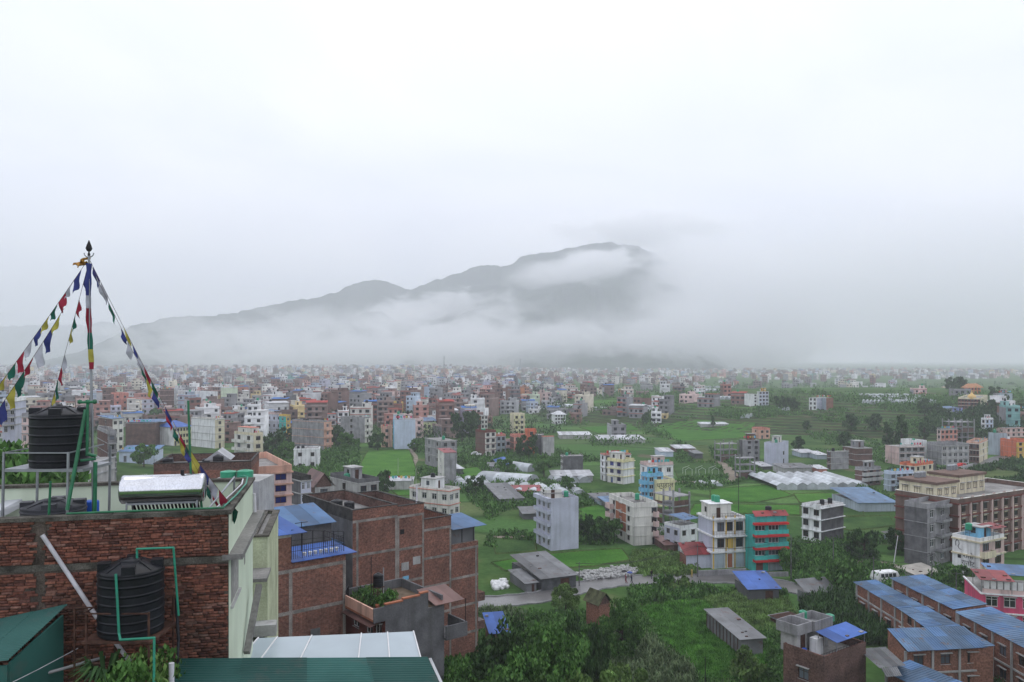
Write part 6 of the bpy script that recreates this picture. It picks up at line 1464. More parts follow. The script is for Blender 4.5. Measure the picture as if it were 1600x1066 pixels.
def field(pix, mt, label, z=.10, bund=True, name='field'):
    w_ = [G(*p) for p in pix]; poly = [(p.x, p.y) for p in w_]; FIELDS.append(poly); EXCL.append(poly)
    # fill with a clipped grid so that it follows the ground
    xs = [p[0] for p in poly]; ys = [p[1] for p in poly]; n = len(poly); cxm, cym = sum(xs) / n, sum(ys) / n; V = []; Fq = []; rings = 10
    dense = []
    for i in range(n):
        a, b = poly[i], poly[(i + 1) % n]
        for k in range(8): dense.append((a[0] + (b[0] - a[0]) * k / 8, a[1] + (b[1] - a[1]) * k / 8))
    m_ = len(dense)
    for r in range(rings + 1):
        for (x, y) in dense:
            f = 1 - r / rings * .999; X, Y = cxm + (x - cxm) * f, cym + (y - cym) * f; V.append((X, Y, h1(X, Y) + z))
    for r in range(rings):
        for i in range(m_): Fq.append((r * m_ + i, r * m_ + (i + 1) % m_, (r + 1) * m_ + (i + 1) % m_, (r + 1) * m_ + i))
    o = link(name, np_mesh(name, np.array(V), np.array(Fq), mt, True), kind='structure', label=label)
    if bund:
        mb = MB()
        for i in range(m_):
            a, b = dense[i], dense[(i + 1) % m_]; za, zb = h1(*a) + random.uniform(.2, .34), h1(*b) + random.uniform(.2, .34); wd = .35
            dx, dy = b[0] - a[0], b[1] - a[1]; l = math.hypot(dx, dy) + 1e-6; nx, ny = -dy / l * wd, dx / l * wd
            mb.add([(a[0] - nx, a[1] - ny, za - .4), (b[0] - nx, b[1] - ny, zb - .4), (b[0], b[1], zb), (a[0], a[1], za), (a[0] + nx, a[1] + ny, za - .4), (b[0] + nx, b[1] + ny, zb - .4)], [(0, 1, 2, 3), (3, 2, 5, 4)], FALLOW)
        mb.build('bund', o)
    return o
field([(1003, 948), (1098, 938), (1150, 985), (1206, 1028), (1180, 1064), (1095, 1062), (1030, 1000)], RICE, 'bright rice field below the road')
field([(1100, 936), (1160, 925), (1225, 935), (1215, 975), (1150, 980)], FALLOW, 'grassy plot above the tin shed', bund=False)
field([(768, 880), (838, 868), (905, 862), (972, 858), (985, 876), (925, 886), (840, 890), (790, 893)], RICE, 'rice field in front of the lilac house')
field([(576, 703), (640, 704), (654, 744), (604, 753), (556, 748), (566, 720)], RICE2, 'bright rice field below the pale blue slab house')
field([(606, 762), (686, 754), (720, 764), (700, 775), (622, 775)], RICE, 'strip of rice by the pale shed')
field([(905, 795), (950, 786), (955, 818), (908, 818)], RICE, 'small green plot beside the lilac house')
field([(1110, 765), (1200, 758), (1240, 775), (1180, 786), (1110, 784)], RICE, 'rice plot before the white greenhouse roofs'); field([(1240, 772), (1345, 770), (1346, 783), (1250, 786)], RICE2, 'pale young rice plot before the greenhouse roofs')
field([(1085, 788), (1180, 789), (1250, 790), (1250, 806), (1180, 803), (1075, 806)], RICE, 'broad rice plot behind the shuttered house'); field([(1252, 790), (1346, 788), (1350, 806), (1262, 808)], PLOT, 'darker vegetable plot near the blue shed')
field([(1260, 812), (1390, 806), (1400, 822), (1330, 830)], PLOT, 'vegetable plot with pale leaves')
field([(1060, 700), (1105, 696), (1118, 722), (1085, 722)], FALLOW, 'rough plot beside the bare frame'); field([(1050, 724), (1110, 724), (1135, 744), (1060, 748)], PLOT, 'dark plot beside the dirt track')
field([(770, 842), (835, 845), (838, 862), (775, 866)], PLOT, 'kitchen garden beside the lilac house'); field([(700, 735), (746, 730), (760, 742), (716, 748)], RICE2, 'small bright field near the white cornice house')
field([(840, 700), (870, 702), (868, 712), (838, 714)], RICE, 'rice patch below the central row'); field([(905, 668), (985, 660), (1000, 672), (935, 678)], RICE, 'green strip beyond the central row'); field([(900, 626), (1040, 624), (1060, 634), (915, 636)], RICE2, 'long pale green field before the far houses')
field([(1010, 668), (1090, 656), (1180, 662), (1170, 684), (1060, 690)], RICE, 'sloping green field below the terraces'); field([(1430, 752), (1560, 735), (1620, 740), (1500, 768)], FALLOW, 'overgrown slope behind the brown building', bund=False)
# ---------------------------------------------------------------- sheds
def shed(label, cx, base, xl, xr, top, a, mtw, mtr, rise=.6, kind='mono', n=1, over=.35, depth=None, ax='y', mL=None, name='shed', cat='shed', door=True, Y=None):
    h = House(label, cx, base, xl, xr, top, a, n, Y, None, depth, name=name, cat=cat); h.walls(mtw, mL or mtw, None, None, door=False)
    if kind == 'mono': h.tin_roof(mtr, .03, rise, over, ax=ax)
    elif kind == 'gable': gable(h, mtr, rise, over, ax)
    else: hip(h, mtr, rise, over)
    if door: h.band('R', .55, .8, 0, min(2.0, h.H * .85), WOODD, .03, 'door')
    return h
h = shed('long grey tin shed standing alone in the rice field', 1158, 1027, 1104, 1192, 999, 10, TIN_GREY, TIN_GREY, .5, 'mono', ax='y', door=False)
for i in range(10): h.band('L', i / 10 + .005, i / 10 + .02, 0, h.H, WOODD, .05, 'post')
h = shed('small tin shed with blue tarpaulin roof beside the road', 1170, 942, 1166, 1217, 921, 5, TIN_GREY, TIN_BRIGHT, 1.2, 'mono', depth=6)
h = shed('low shed with patched grey sheet roof near the bushes', 1262, 946, 1246, 1304, 928, 16, TIN_GREY, TIN_GREY, 1.5, 'mono')
h = shed('ramshackle slatted roof lying low beside the maize', 1240, 990, 1204, 1268, 980, 25, WOODD, TIN_GREY, .3, 'mono')
for i in range(14): mb = MB(); y = i / 14 * h.Lv; mb.box(-.3, y, h.H + .36, h.Lu + .3, y + .18, h.H + .44, WOODD); mb.build('slat', h.root)
h = shed('dark weathered shed with rusty grey roof beside the road', 846, 924, 800, 900, 905, 24, mat('dark_tin_wall', (.075, .08, .085), .7, .4, 1.0, stain=.4), TIN_GREY, 1.3, 'mono')
h = shed('tin lean-to against the dark roadside shed', 822, 926, 797, 838, 912, 22, TIN_GREY, TIN_GREY, .5, 'mono')
h = shed('orange brick hut with mossy gable roof among the trees', 936, 990, 916, 953, 946, 35, BRICK_O, mat('mossy_roof', (.07, .075, .04), .9, .5, 1.2, fine=.3), 1.6, 'gable', ax='y')
h = shed('low wall and blue roofed shed beside the brick block', 768, 1012, 748, 792, 990, 12, BRICK_D, TIN_BRIGHT, 1.1, 'mono', depth=4, Y=93)
h = shed('rusty red tin roof beside the orange house', 1040, 862, 1022, 1064, 852, 10, BRICK_D, TIN_BROWN, .4, 'mono')
for (lab, cx, b, xl, xr, tp, a, mw, mr, dep) in (
    ('long white-roofed shed beside the blank grey house', 864, 752, 862, 926, 744, 3, CEMENT_L, TIN_WHITE, 9), ('low grey-walled shed left of the blue hipped roof', 764, 737, 762, 786, 729, 5, CEMENT, TIN_GREY, 6),
    ('grey tin hut with patched roof in the fields', 782, 790, 758, 818, 780, 12, TIN_GREY, TIN_GREY, None), ('rust-red roofed shed beside the greenhouses', 800, 776, 796, 846, 768, 4, OFFWH, TIN_RED, 7), ('low grey tin hut behind the lilac house', 818, 812, 811, 838, 803, 10, TIN_GREY, TIN_GREY, None),
    ('long white roofed hall beyond the fields', 936, 693, 935, 1008, 687, 2, CEMENT_L, TIN_WHITE, 16), ('second long white roofed hall by the lane', 875, 686, 873, 924, 680, 2, CEMENT_L, TIN_WHITE, 12), ('brown-walled shed with pale roof', 1056, 707, 1054, 1086, 701, 3, BROWNB, TIN_WHITE, 9),
    ('pale shed beside the brown-walled shed', 1032, 714, 1030, 1052, 706, 4, LBLUE, TIN_WHITE, 9), ('grey compound hall below the lilac house', 1225, 741, 1220, 1269, 732, 8, CEMENT_L, TIN_GREY, 8), ('pale roofed shed near the terraces', 1252, 715, 1248, 1276, 708, 6, GREYBL, TIN_WHITE, 8), ('second pale roofed shed near the terraces', 1276, 718, 1273, 1292, 711, 6, GREYBL, TIN_WHITE, 8),
    ('white open shed on the slope', 1096, 668, 1093, 1138, 663, 2, CEMENT_L, TIN_WHITE, 8), ('tin roofed hut beside the bare frame', 1086, 717, 1084, 1098, 709, 8, TIN_GREY, TIN_GREY, 7), ('white roofed kiosk beside the half-built frame', 1190, 734, 1186, 1206, 729, 8, CEMENT_D, TIN_WHITE, 8), ('red roofed hut beside the bushes', 1278, 739, 1276, 1292, 733, 5, SALMON, TIN_WHITE, 6),
    ('long blue-grey hall by the water meadow', 1376, 794, 1370, 1396, 786, 8, GREYBL, TIN_GREY, 8), ('flat tin roofs among bushes beside the lane', 1398, 848, 1380, 1416, 840, 20, GREYBL, TIN_GREY, None), ('white tin hut above the brown building', 1500, 768, 1488, 1512, 757, 20, CEMENT_L, TIN_WHITE, None),
    ('patched pale roof beside the stony track', 1432, 906, 1404, 1468, 899, 25, CEMENT_L, mat('pale_patched_roof', (.36, .34, .30), .8, .3, .5), None), ('small shed with white plastic roof', 712, 742, 696, 724, 733, 20, TIN_GREY, TIN_WHITE, None), ('scrap roofed shelter beside the cream house', 938, 790, 920, 968, 783, 15, GREYBL, TIN_GREY, None), ('tin roofed workshop with blue tarpaulin behind the terracotta house', 958, 800, 935, 992, 792, 12, TIN_GREY, TIN_BLUE2, None)):
    shed(lab, cx, b, xl, xr, tp, a, mw, mr, .6, 'mono', depth=dep, door=False, over=.4)
# ---------------------------------------------------------------- greenhouses
def tunnel(px0, py0, px1, py1, length, label, bays=1, wid=5.0, hgt_=2.6, gab=False, group='plastic greenhouses'):
    """plastic tunnels: front edge from pixel 0 to pixel 1, running back `length` metres"""
    A, B = G(px0, py0), G(px1, py1); d = (B - A); L = math.hypot(d.x, d.y); a = math.atan2(d.y, d.x); t = thing('greenhouse', A, label, 'greenhouse', a, group); n = max(1, round(L / wid)) if bays == 0 else bays; bw = L / n
    for k in range(n):
        prof = [(0, 0), (bw * .5, hgt_), (bw, 0)] if gab else [(bw * (.5 - .5 * math.cos(math.pi * i / 8)), hgt_ * math.sin(math.pi * i / 8) ** .8) for i in range(9)]
        if gab: prof = [(0, 1.3), (bw * .25, 1.3 + (hgt_ - 1.3) * .62), (bw * .5, hgt_), (bw * .75, 1.3 + (hgt_ - 1.3) * .62), (bw, 1.3)]
        sec = max(2, int(length / 6))
        for s in range(sec):
            y0, y1 = length * s / sec, length * (s + 1) / sec - .03; mb = MB(); m_ = len(prof); dz = .01 * (s % 2)
            mb.add([(k * bw + p[0], y0, p[1] + dz) for p in prof] + [(k * bw + p[0], y1, p[1] + dz) for p in prof], [(i, i + 1, m_ + i + 1, m_ + i) for i in range(m_ - 1)], PLASTICF, True); mb.build('film_panel', t)
        mb = MB(); mb.add([(k * bw + p[0], .02, p[1]) for p in prof] + [(k * bw, .02, -.5), (k * bw + bw, .02, -.5)], [tuple(list(range(len(prof))) + [len(prof) + 1, len(prof)])], PLASTICF); mb.build('end_wall', t)
        mb = MB()
        for i in range(len(prof) - 1): mb.bar((k * bw + prof[i][0], -.02, prof[i][1]), (k * bw + prof[i + 1][0], -.02, prof[i + 1][1]), .04, STEEL)
        mb.build('hoop', t)
    return t
tunnel(718, 766, 772, 764, 16, 'broad milky greenhouse beside the white cornice house', 0, 4, 1.9); tunnel(776, 774, 842, 776, 14, 'milky greenhouse with long ribs near the red-roofed shed', 0, 4, 1.9); tunnel(848, 778, 918, 776, 13, 'milky greenhouse right of the red-roofed shed', 0, 4, 1.9)
tunnel(822, 758, 842, 752, 18, 'slanting plastic tunnel among bushes', 1); tunnel(824, 738, 840, 736, 10, 'small white plastic tunnel above the slanting one', 1); tunnel(866, 756, 924, 754, 8, 'low greenhouse in front of the blank grey house', 0, 4, 1.8)
tunnel(1214, 766, 1356, 764, 24, 'large greenhouse with a saw-tooth of white gables', 9, 5, 2.1, True); tunnel(1092, 760, 1130, 760, 6, 'low plastic frame on the bare plot', 0, 4, 1.0)
rg = random.Random(5)
for i, (x0, y0, x1) in enumerate(((1348, 632, 1384), (1410, 632, 1470), (1350, 622, 1440), (1368, 626, 1450), (1380, 629, 1462), (935, 612, 980), (905, 641, 950), (985, 639, 1022), (960, 636, 1000), (1085, 612, 1130), (1100, 606, 1150), (1120, 618, 1160), (1100, 624, 1146), (985, 644, 1010), (860, 636, 900), (1212, 643, 1234), (1156, 653, 1172), (1360, 605, 1400), (1400, 588, 1450), (1290, 575 + 14, 1330))):
    tunnel(x0, y0, x1, y0 + rg.uniform(-.4, .4), rg.uniform(7, 12), 'far strip of white plastic tunnels among the fields', max(2, min(9, int((x1 - x0) / 6))), 6, 2.6, group='far plastic tunnels')
# bare hoop frame
def hoop_frame():
    A = G(1072, 744); t = thing('hoop_frame', A, 'bare white hoop frame of an unfinished greenhouse', 'frame')
    for k in range(6):
        mb = MB(); pts = [(2.2 * k, 0, 0), (2.2 * k - .3, 0, 2.0), (2.2 * k + .9, 0, 2.8), (2.2 * k + 2.0, 0, 2.2), (2.2 * k + 2.0, 0, 0)] if k % 2 == 0 else [(2.2 * k - 2.2, 5, 0), (2.2 * k - 2.2, 5, 2.0), (2.2 * k, 5, 2.8)]
        mb.path(pts, .05, WHITEFR, 4); mb.build('hoop', t)
hoop_frame()
# ---------------------------------------------------------------- blue-roofed school rows, lower right
def long_row(label, A, D, B, Cc, z_lo, z_hi, n, zb=0.0, wins=True):
    """A-B low eave (far to near), D-C high edge (far to near)"""
    A, B, Cc, D = [Vector((*p, 0)) for p in (A, B, Cc, D)]; ax = (B - A); L = ax.length; t = thing('school_block', (A.x, A.y, zb), label, 'school', 0)
    for k in range(n):
        f0, f1 = k / n, (k + 1) / n + .004; a, b, c, d = A.lerp(B, f0), A.lerp(B, f1), D.lerp(Cc, f1), D.lerp(Cc, f0); dz = .012 * (k % 2)
        for r_ in (0, 1):
            e, f = (0, .56) if r_ else (.53, 1); w4 = [(p.lerp(q_, g_), z_lo + (z_hi - z_lo) * g_) for p, q_, g_ in ((a, d, e), (b, c, e), (b, c, f), (a, d, f))]; mb = MB(); mt = TIN_BLUE2 if (k * 7 + r_) % 3 else TIN_BLUE
            q4 = [Vector((p.x - A.x, p.y - A.y, z - zb + dz * 2 + .03 * r_)) for p, z in w4]; mb.slab(*q4, .035, mt)
            for g_ in np.arange(.0, 1.0, .2): mb.bar(q4[0].lerp(q4[1], g_) + Vector((0, 0, .045)), q4[3].lerp(q4[2], g_) + Vector((0, 0, .045)), .03, mt, 4, caps=False)
            mb.build('roof_sheet', t)
    ins = (D - A).normalized() * .55; a, b, c, d = A + ins, B + ins, Cc - ins * .3, D - ins * .3; mb = MB(); q = lambda p, z: (p.x - A.x, p.y - A.y, z - zb)
    e0 = z_lo - .02; e1 = z_hi - .05
    u = (b - a).normalized(); Lw = (b - a).length; m_ = max(3, int(Lw / 3.0)); holes = []
    for i in range(m_):
        for fl in (0, 1): holes.append((Lw * (i + .5) / m_ - .6, .9 + 2.7 * fl, Lw * (i + .5) / m_ + .6, 2.1 + 2.7 * fl))
    holes = [h for h in holes if h[3] < e0 - zb - .1]
    O = (a.x - A.x, a.y - A.y); wall_face(mb, O, (u.x, u.y), Lw, e0 - zb + 1.5, -1.5, holes, BRICK_O); mb.quad(q(b, zb - 1.5), q(c, zb - 1.5), q(c, e1), q(b, e0), BRICK_O); mb.quad(q(d, zb - 1.5), q(a, zb - 1.5), q(a, e0), q(d, e1), BRICK_O); mb.quad(q(c, zb - 1.5), q(d, zb - 1.5), q(d, e1), q(c, e1), BRICK_O); mb.build('wall', t)
    for hh in holes: put_window(t, O, (u.x, u.y), hh[0], hh[1], hh[2] - hh[0], hh[3] - hh[1], 'd', .14, True)
    nrm = Vector((u.y, -u.x, 0))
    for i in range(m_ + 1):
        p = a + u * (Lw * i / m_) + nrm * .06; mb = MB(); mb.bar((p.x - A.x, p.y - A.y, -1.2), (p.x - A.x, p.y - A.y, e0 - zb - .05), .17, CEMENT_L, 4); mb.build('pillar', t)
    mb = MB(); mb.bar(Vector(q(a, zb + 2.75)) + nrm * .05, Vector(q(b, zb + 2.75)) + nrm * .05, .14, CEMENT_L, 4); mb.build('floor_beam', t)
    EXCL.append([(A.x, A.y), (B.x, B.y), (Cc.x, Cc.y), (D.x, D.y)])
    return t
long_row('long school row with faded blue sheet roof, the outer one by the maize', (51.3, 119.7), (54.2, 118.5), (51.9, 105.0), (55.0, 104), 4.6, 5.3, 6)
long_row('lower stretch of the outer school row with patched blue roof', (51.2, 105.5), (54.4, 104.5), (50.7, 91.0), (54.6, 90), 5.0, 5.7, 6)
long_row('long inner school row with blue sheet roof behind the outer row', (55.0, 116.0), (59.6, 115.5), (56.2, 101.5), (60.6, 101.5), 6.2, 6.9, 6)
long_row('near stretch of the inner school row with patched blue roof', (56.2, 101.0), (60.8, 101.0), (57.4, 78), (62.0, 78), 6.0, 6.7, 9)
long_row('front wing of the school with pale blue hipped sheet roof', (44.2, 88.9), (44.0, 93.4), (54.0, 90.2), (53.4, 94.2), 5.4, 6.5, 6)
long_row('blue-roofed shed in front of the school wing', (39.4, 84.8), (42.6, 85.2), (42.4, 76.0), (46.0, 76.5), 4.9, 5.9, 5)
def tower_house():
    h = House('brick house with two grey concrete roof rooms and a blue-roofed terrace', 1288, 1142, 1224, 1353, 1040, a=35, n=2, Y=82.0); h.walls(BRICK_D, BRICK_D, None, [.5], 'd'); h.parapet(BRICK_D, .9, None, .2); Lu, Lv, z = h.Lu, h.Lv, h.H
    for (x, y, w, d, hh) in ((Lu * .05, Lv * .72, 1.9, 2.0, 2.2), (Lu * .40, Lv * .66, 2.6, 2.0, 2.2)):
        mb = MB(); mb.box(x, y, z, x + w, y + d, z + hh, CEMENT_L); r = mb.build('roof_room', h.root)
        mb = MB(); o = .35
        for b in ((x - o, y - o, x + w + o, y - o + .12), (x - o, y + d + o - .12, x + w + o, y + d + o), (x - o, y - o + .12, x - o + .12, y + d + o - .12), (x + w + o - .12, y - o + .12, x + w + o, y + d + o - .12)): mb.box(b[0], b[1], z + hh - .12, b[2], b[3], z + hh + 1.0, CEMENT)
        mb.box(x - o + .12, y - o + .12, z + hh + .003, x + w + o - .12, y + d + o - .12, z + hh + .1, CEMENT); mb.build('roof_parapet', r)
        mb = MB(); mb.box(x + w * .35, y - .03, z + .05, x + w * .35 + .8, y + .02, z + 1.9, WOODD); mb.build('door', r)
    mb = MB(); mb.box(Lu * .24, Lv * .42, z, Lu * .24 + 1.1, Lv * .42 + .9, z + 1.7, WHITE); mb.build('water_box', h.root)
    h.tin_roof(TIN_BRIGHT, .0, .5, .2, (.30, .02, .98, .45), 1.9); h.roof_rail(IRONB, 1.2, 'R')
    water_tank(h.pt(Lu * .5 + 1.0, Lv * .7 + 2.4, z + 2.35), .45, 1.0, GREENPL, 'green water tank standing on the grey concrete roof rooms', None, 18); water_tank(h.pt(Lu * .9, Lv * .78, z + 2.32), .5, .75, GREENPL, 'low green tank beside the grey concrete roof rooms', None, 18)
    lathe_barrel(h.pt(Lu * .12, Lv * .6, z + .01), .25, .7, BLUEPL, 'blue barrel on the terrace of the brick house')
    EXCL.append([tuple(h.pt(x, y, 0)[:2]) for x, y in ((0, 0), (Lu, 0), (Lu, Lv), (0, Lv))])
tower_house()
corrugated('sheet_roof', P(1340, 1014, 88), P(1384, 1011, 89), P(1416, 1040, 83), P(1374, 1044, 82), TIN_GREY, 'grey corrugated lean-to roof with rust streaks beside the school', 'roof', .25, .05, sheets=4, along='AD')
corrugated('sheet_roof', P(1377, 1044, 82), P(1402, 1042, 82.5), P(1410, 1056, 80), P(1385, 1058, 79.5), TIN_GREY, 'small loose grey roof sheet below the lean-to roof', 'roof', .25, .05, sheets=2, along='AD')
# exclusion: every house and shed stands on bare ground
bpy.context.view_layer.update()
for o in list(COL.objects):
    if o.name.startswith(('house', 'shed', 'institution')) and o.parent is None:
        for c in o.children:
            if c.name.startswith('wall') or (c.name.startswith('floor_slab') and o.children[0] == c):
                bb = [o.matrix_world @ Vector(v) for v in c.bound_box]; EXCL.append([(bb[0].x, bb[0].y), (bb[4].x, bb[4].y), (bb[7].x, bb[7].y), (bb[3].x, bb[3].y)]); break
# ================================================================== VEGETATION
def leaf_mat(name, cols, rough=.65):
    if name in MATS: return MATS[name]
    m, t, b, N, L = nmat(name); geo = N('ShaderNodeNewGeometry'); oi = N('ShaderNodeObjectInfo'); r = N('ShaderNodeValToRGB'); e = r.color_ramp.elements
    while len(e) < len(cols): e.new(.5)
    for k, c in enumerate(cols): e[k].position = k / (len(cols) - 1); e[k].color = (*c, 1)
    L(geo.outputs['Random Per Island'], r.inputs['Fac'])
    n = N('ShaderNodeTexNoise'); n.inputs['Scale'].default_value = .5; n.inputs['Detail'].default_value = 4; L(geo.outputs['Position'], n.inputs['Vector'])
    mr = N('ShaderNodeMapRange'); mr.inputs['From Min'].default_value = .3; mr.inputs['From Max'].default_value = .7; mr.inputs['To Min'].default_value = .55; mr.inputs['To Max'].default_value = 1.9; L(n.outputs['Fac'], mr.inputs['Value'])
    vm = N('ShaderNodeVectorMath'); vm.operation = 'SCALE'; L(r.outputs['Color'], vm.inputs[0]); L(mr.outputs['Result'], vm.inputs['Scale'])
    L(vm.outputs[0], b.inputs['Base Color']); b.inputs['Roughness'].default_value = rough; b.inputs['Specular IOR Level'].default_value = .08
    MATS[name] = m; return m
LEAF_D = leaf_mat('dark_leaves', [(.016, .038, .014), (.03, .065, .022), (.05, .095, .03), (.035, .07, .02)])
LEAF_M = leaf_mat('mid_leaves', [(.032, .078, .02), (.054, .122, .03), (.085, .17, .042), (.05, .11, .028)])
LEAF_L = leaf_mat('light_leaves', [(.06, .115, .03), (.095, .165, .045), (.13, .20, .06), (.08, .14, .04)])
LEAF_G = leaf_mat('grey_green_leaves', [(.05, .085, .04), (.09, .13, .06), (.14, .18, .09), (.07, .11, .05)])
BARK = mat('tree_bark', (.06, .045, .035), .9, .35, 3.0, fine=.3)
def leaves(C, size, rs, asp=1.7, up=0.25):
    """diamond leaf faces at points C (n,3), random tilt; returns verts, quads"""
    n = len(C); th = rs.uniform(0, 2 * np.pi, n); ph = np.arccos(rs.uniform(-1, 1, n) * (1 - up)); size = np.broadcast_to(np.asarray(size, float), (n,)) * rs.uniform(.65, 1.35, n)
    nrm = np.stack([np.sin(ph) * np.cos(th), np.sin(ph) * np.sin(th), np.cos(ph)], 1); ref = np.stack([np.cos(th + 1.3), np.sin(th + 1.3), rs.uniform(-.4, .4, n)], 1)
    u = np.cross(nrm, ref); u /= np.linalg.norm(u, axis=1)[:, None] + 1e-9; v = np.cross(nrm, u); s = size[:, None]
    V = np.stack([C - u * s * asp * .5, C + v * s * .5 + nrm * s * .12, C + u * s * asp * .5, C - v * s * .5 + nrm * s * .12], 1).reshape(-1, 3)
    return V, np.arange(4 * n).reshape(n, 4)
def crown_points(n, rs, kind, nb=26):
    """unit crown: x,y in -1..1, z 0..1"""
    B = []
    while len(B) < nb:
        p = rs.uniform(-1, 1, 3); p[2] = rs.uniform(0, 1)
        if kind == 'broad': ok = (p[0] ** 2 + p[1] ** 2) < (1 - (2 * p[2] - .85) ** 2 * .75) * (.9 + .2 * rs.random())
        elif kind == 'tall': ok = (p[0] ** 2 + p[1] ** 2) < (.25 + .75 * np.sin(np.pi * min(1, p[2] * .9 + .1))) ** 2
        else: ok = (p[0] ** 2 + p[1] ** 2) < (1.02 - p[2]) ** 2 * .9
        if ok: B.append(p)
    B = np.array(B); w_ = rs.uniform(.5, 1.5, nb); w_ /= w_.sum(); idx = rs.choice(nb, n, p=w_); d = rs.normal(0, 1, (n, 3)); d /= np.linalg.norm(d, axis=1)[:, None]; rad = rs.uniform(.35, 1, n) ** .6
    sc = rs.uniform(.16, .34, nb)[idx][:, None] * np.array([1, 1, .55 if kind != 'tall' else .4]); C = B[idx] + d * rad[:, None] * sc
    return C, B
def tree_meshes(kind, seed, n, lsize, mt, W=1.0, H=1.0, trunk=.28, nb=26, asp=1.7):
    """one tree: crown mesh and trunk mesh for a tree 1 m wide (half) and 1 m high crown; caller gives real size via W,H"""
    rs = np.random.default_rng(seed); C, B = crown_points(n, rs, kind, nb); C = C * np.array([W, W, H]); C[:, 2] += trunk * H; V, Q = leaves(C, lsize, rs, asp); me = np_mesh('crown', V, Q, mt)
    mb = MB(); r0 = .035 * H + .02; top = Vector((0, 0, (trunk + .55) * H)); mb.bar((0, 0, -.5), top * .5, r0, BARK, 7, r0 * .8, False); mb.bar(top * .5, top, r0 * .8, BARK, 7, r0 * .35, False)
    for b in B[: min(12, nb)]:
        e = Vector((b[0] * W * .85, b[1] * W * .85, (b[2] * .9 + trunk) * H)); s = top * float(rs.uniform(.45, .9)); mb.bar(s, e, r0 * .38, BARK, 5, r0 * .1, False)
    return me, mb.mesh('trunk')
TREES = {}
for k, (kind, n, ls, mt, W, H, tr) in enumerate((('broad', 17000, .19, LEAF_D, 3.6, 6.0, .25), ('broad', 17000, .185, LEAF_M, 3.2, 6.6, .3), ('broad', 14000, .18, LEAF_L, 3.0, 4.6, .2), ('broad', 2200, .42, LEAF_M, 3.4, 5.4, .22), ('broad', 2200, .42, LEAF_D, 3.6, 5.6, .22), ('tall', 2200, .40, LEAF_D, 2.2, 8.5, .15), ('broad', 2000, .40, LEAF_L, 3.4, 4.6, .15), ('tall', 1600, .5, LEAF_M, 2.4, 8.0, .12), ('broad', 700, .85, LEAF_D, 4.2, 6.0, .2), ('broad', 700, .85, LEAF_M, 4.4, 5.6, .18))):
    TREES[k] = tree_meshes(kind, 100 + k, n, ls, mt, W, H, tr, 44 if n > 5000 else 24)
def tree(k, px, py, label, hpx=None, s=1.0, Y=None, group=None, name='tree', wide=1.0):
    g = G(px, py) if Y is None else Vector(((px - 800) / F * Y, Y, h1((px - 800) / F * Y, Y)))
    base_h = {0: 7.5, 1: 8.4, 2: 5.5, 3: 6.5, 4: 6.7, 5: 9.6, 6: 5.2, 7: 8.8, 8: 7.2, 9: 6.6}[k]
    if hpx: s = hpx * g.y / F / base_h
    t = thing(name, g, label, 'tree', random.uniform(0, 6.28), group); c = link('crown', TREES[k][0], t); q = link('trunk', TREES[k][1], t)
    for o in (c, q): o.scale = (s * wide, s * wide, s)
    return t
# big trees below the camera, centre foreground
NEAR_T = [(0, 812, 948, 72, 'large dark leafy tree in the thicket left of the hut', 1.3), (0, 902, 938, 80, 'tall dark tree covering the side of the orange brick hut', .8), (0, 752, 1005, 66, 'dark spreading tree beside the end of the brick fire wall', 1.1), (1, 862, 968, 64, 'dark low-branched tree in the thicket before the hut', 1.1), (1, 973, 924, 98, 'round dark tree standing right of the orange brick hut', .8), (2, 884, 896, 121, 'round light-crowned tree beside the road', 1.0),
          (1, 712, 1020, 60, 'dark tree at the foot of the grey rendered house', .8), (2, 742, 985, 76, 'bushy tree tucked against the brick fire wall', .9), (1, 820, 1010, 55, 'dark tree rising from the bottom of the bank', 1.2), (2, 905, 1015, 62, 'leafy tree on the bank below the hut', 1.3), (0, 770, 1035, 52, 'dense tree on the bank below the canopy', 1.2), (2, 960, 1010, 80, 'bushy light tree beside the reeds', 1.2)]
for (k, px, ty, Y, lab, s) in NEAR_T:
    X = (px - 800) / F * Y; z = h1(X, Y); top = CAM_Z - (ty + 14 - HZ) / F * Y; sc = (top - z) / {0: 8.2, 1: 9.1, 2: 6.1}[k]; tree(k, px, 0, lab, None, sc, Y, 'trees below the brick houses', wide=min(1.0, 1.05 * s / max(sc, .9)))
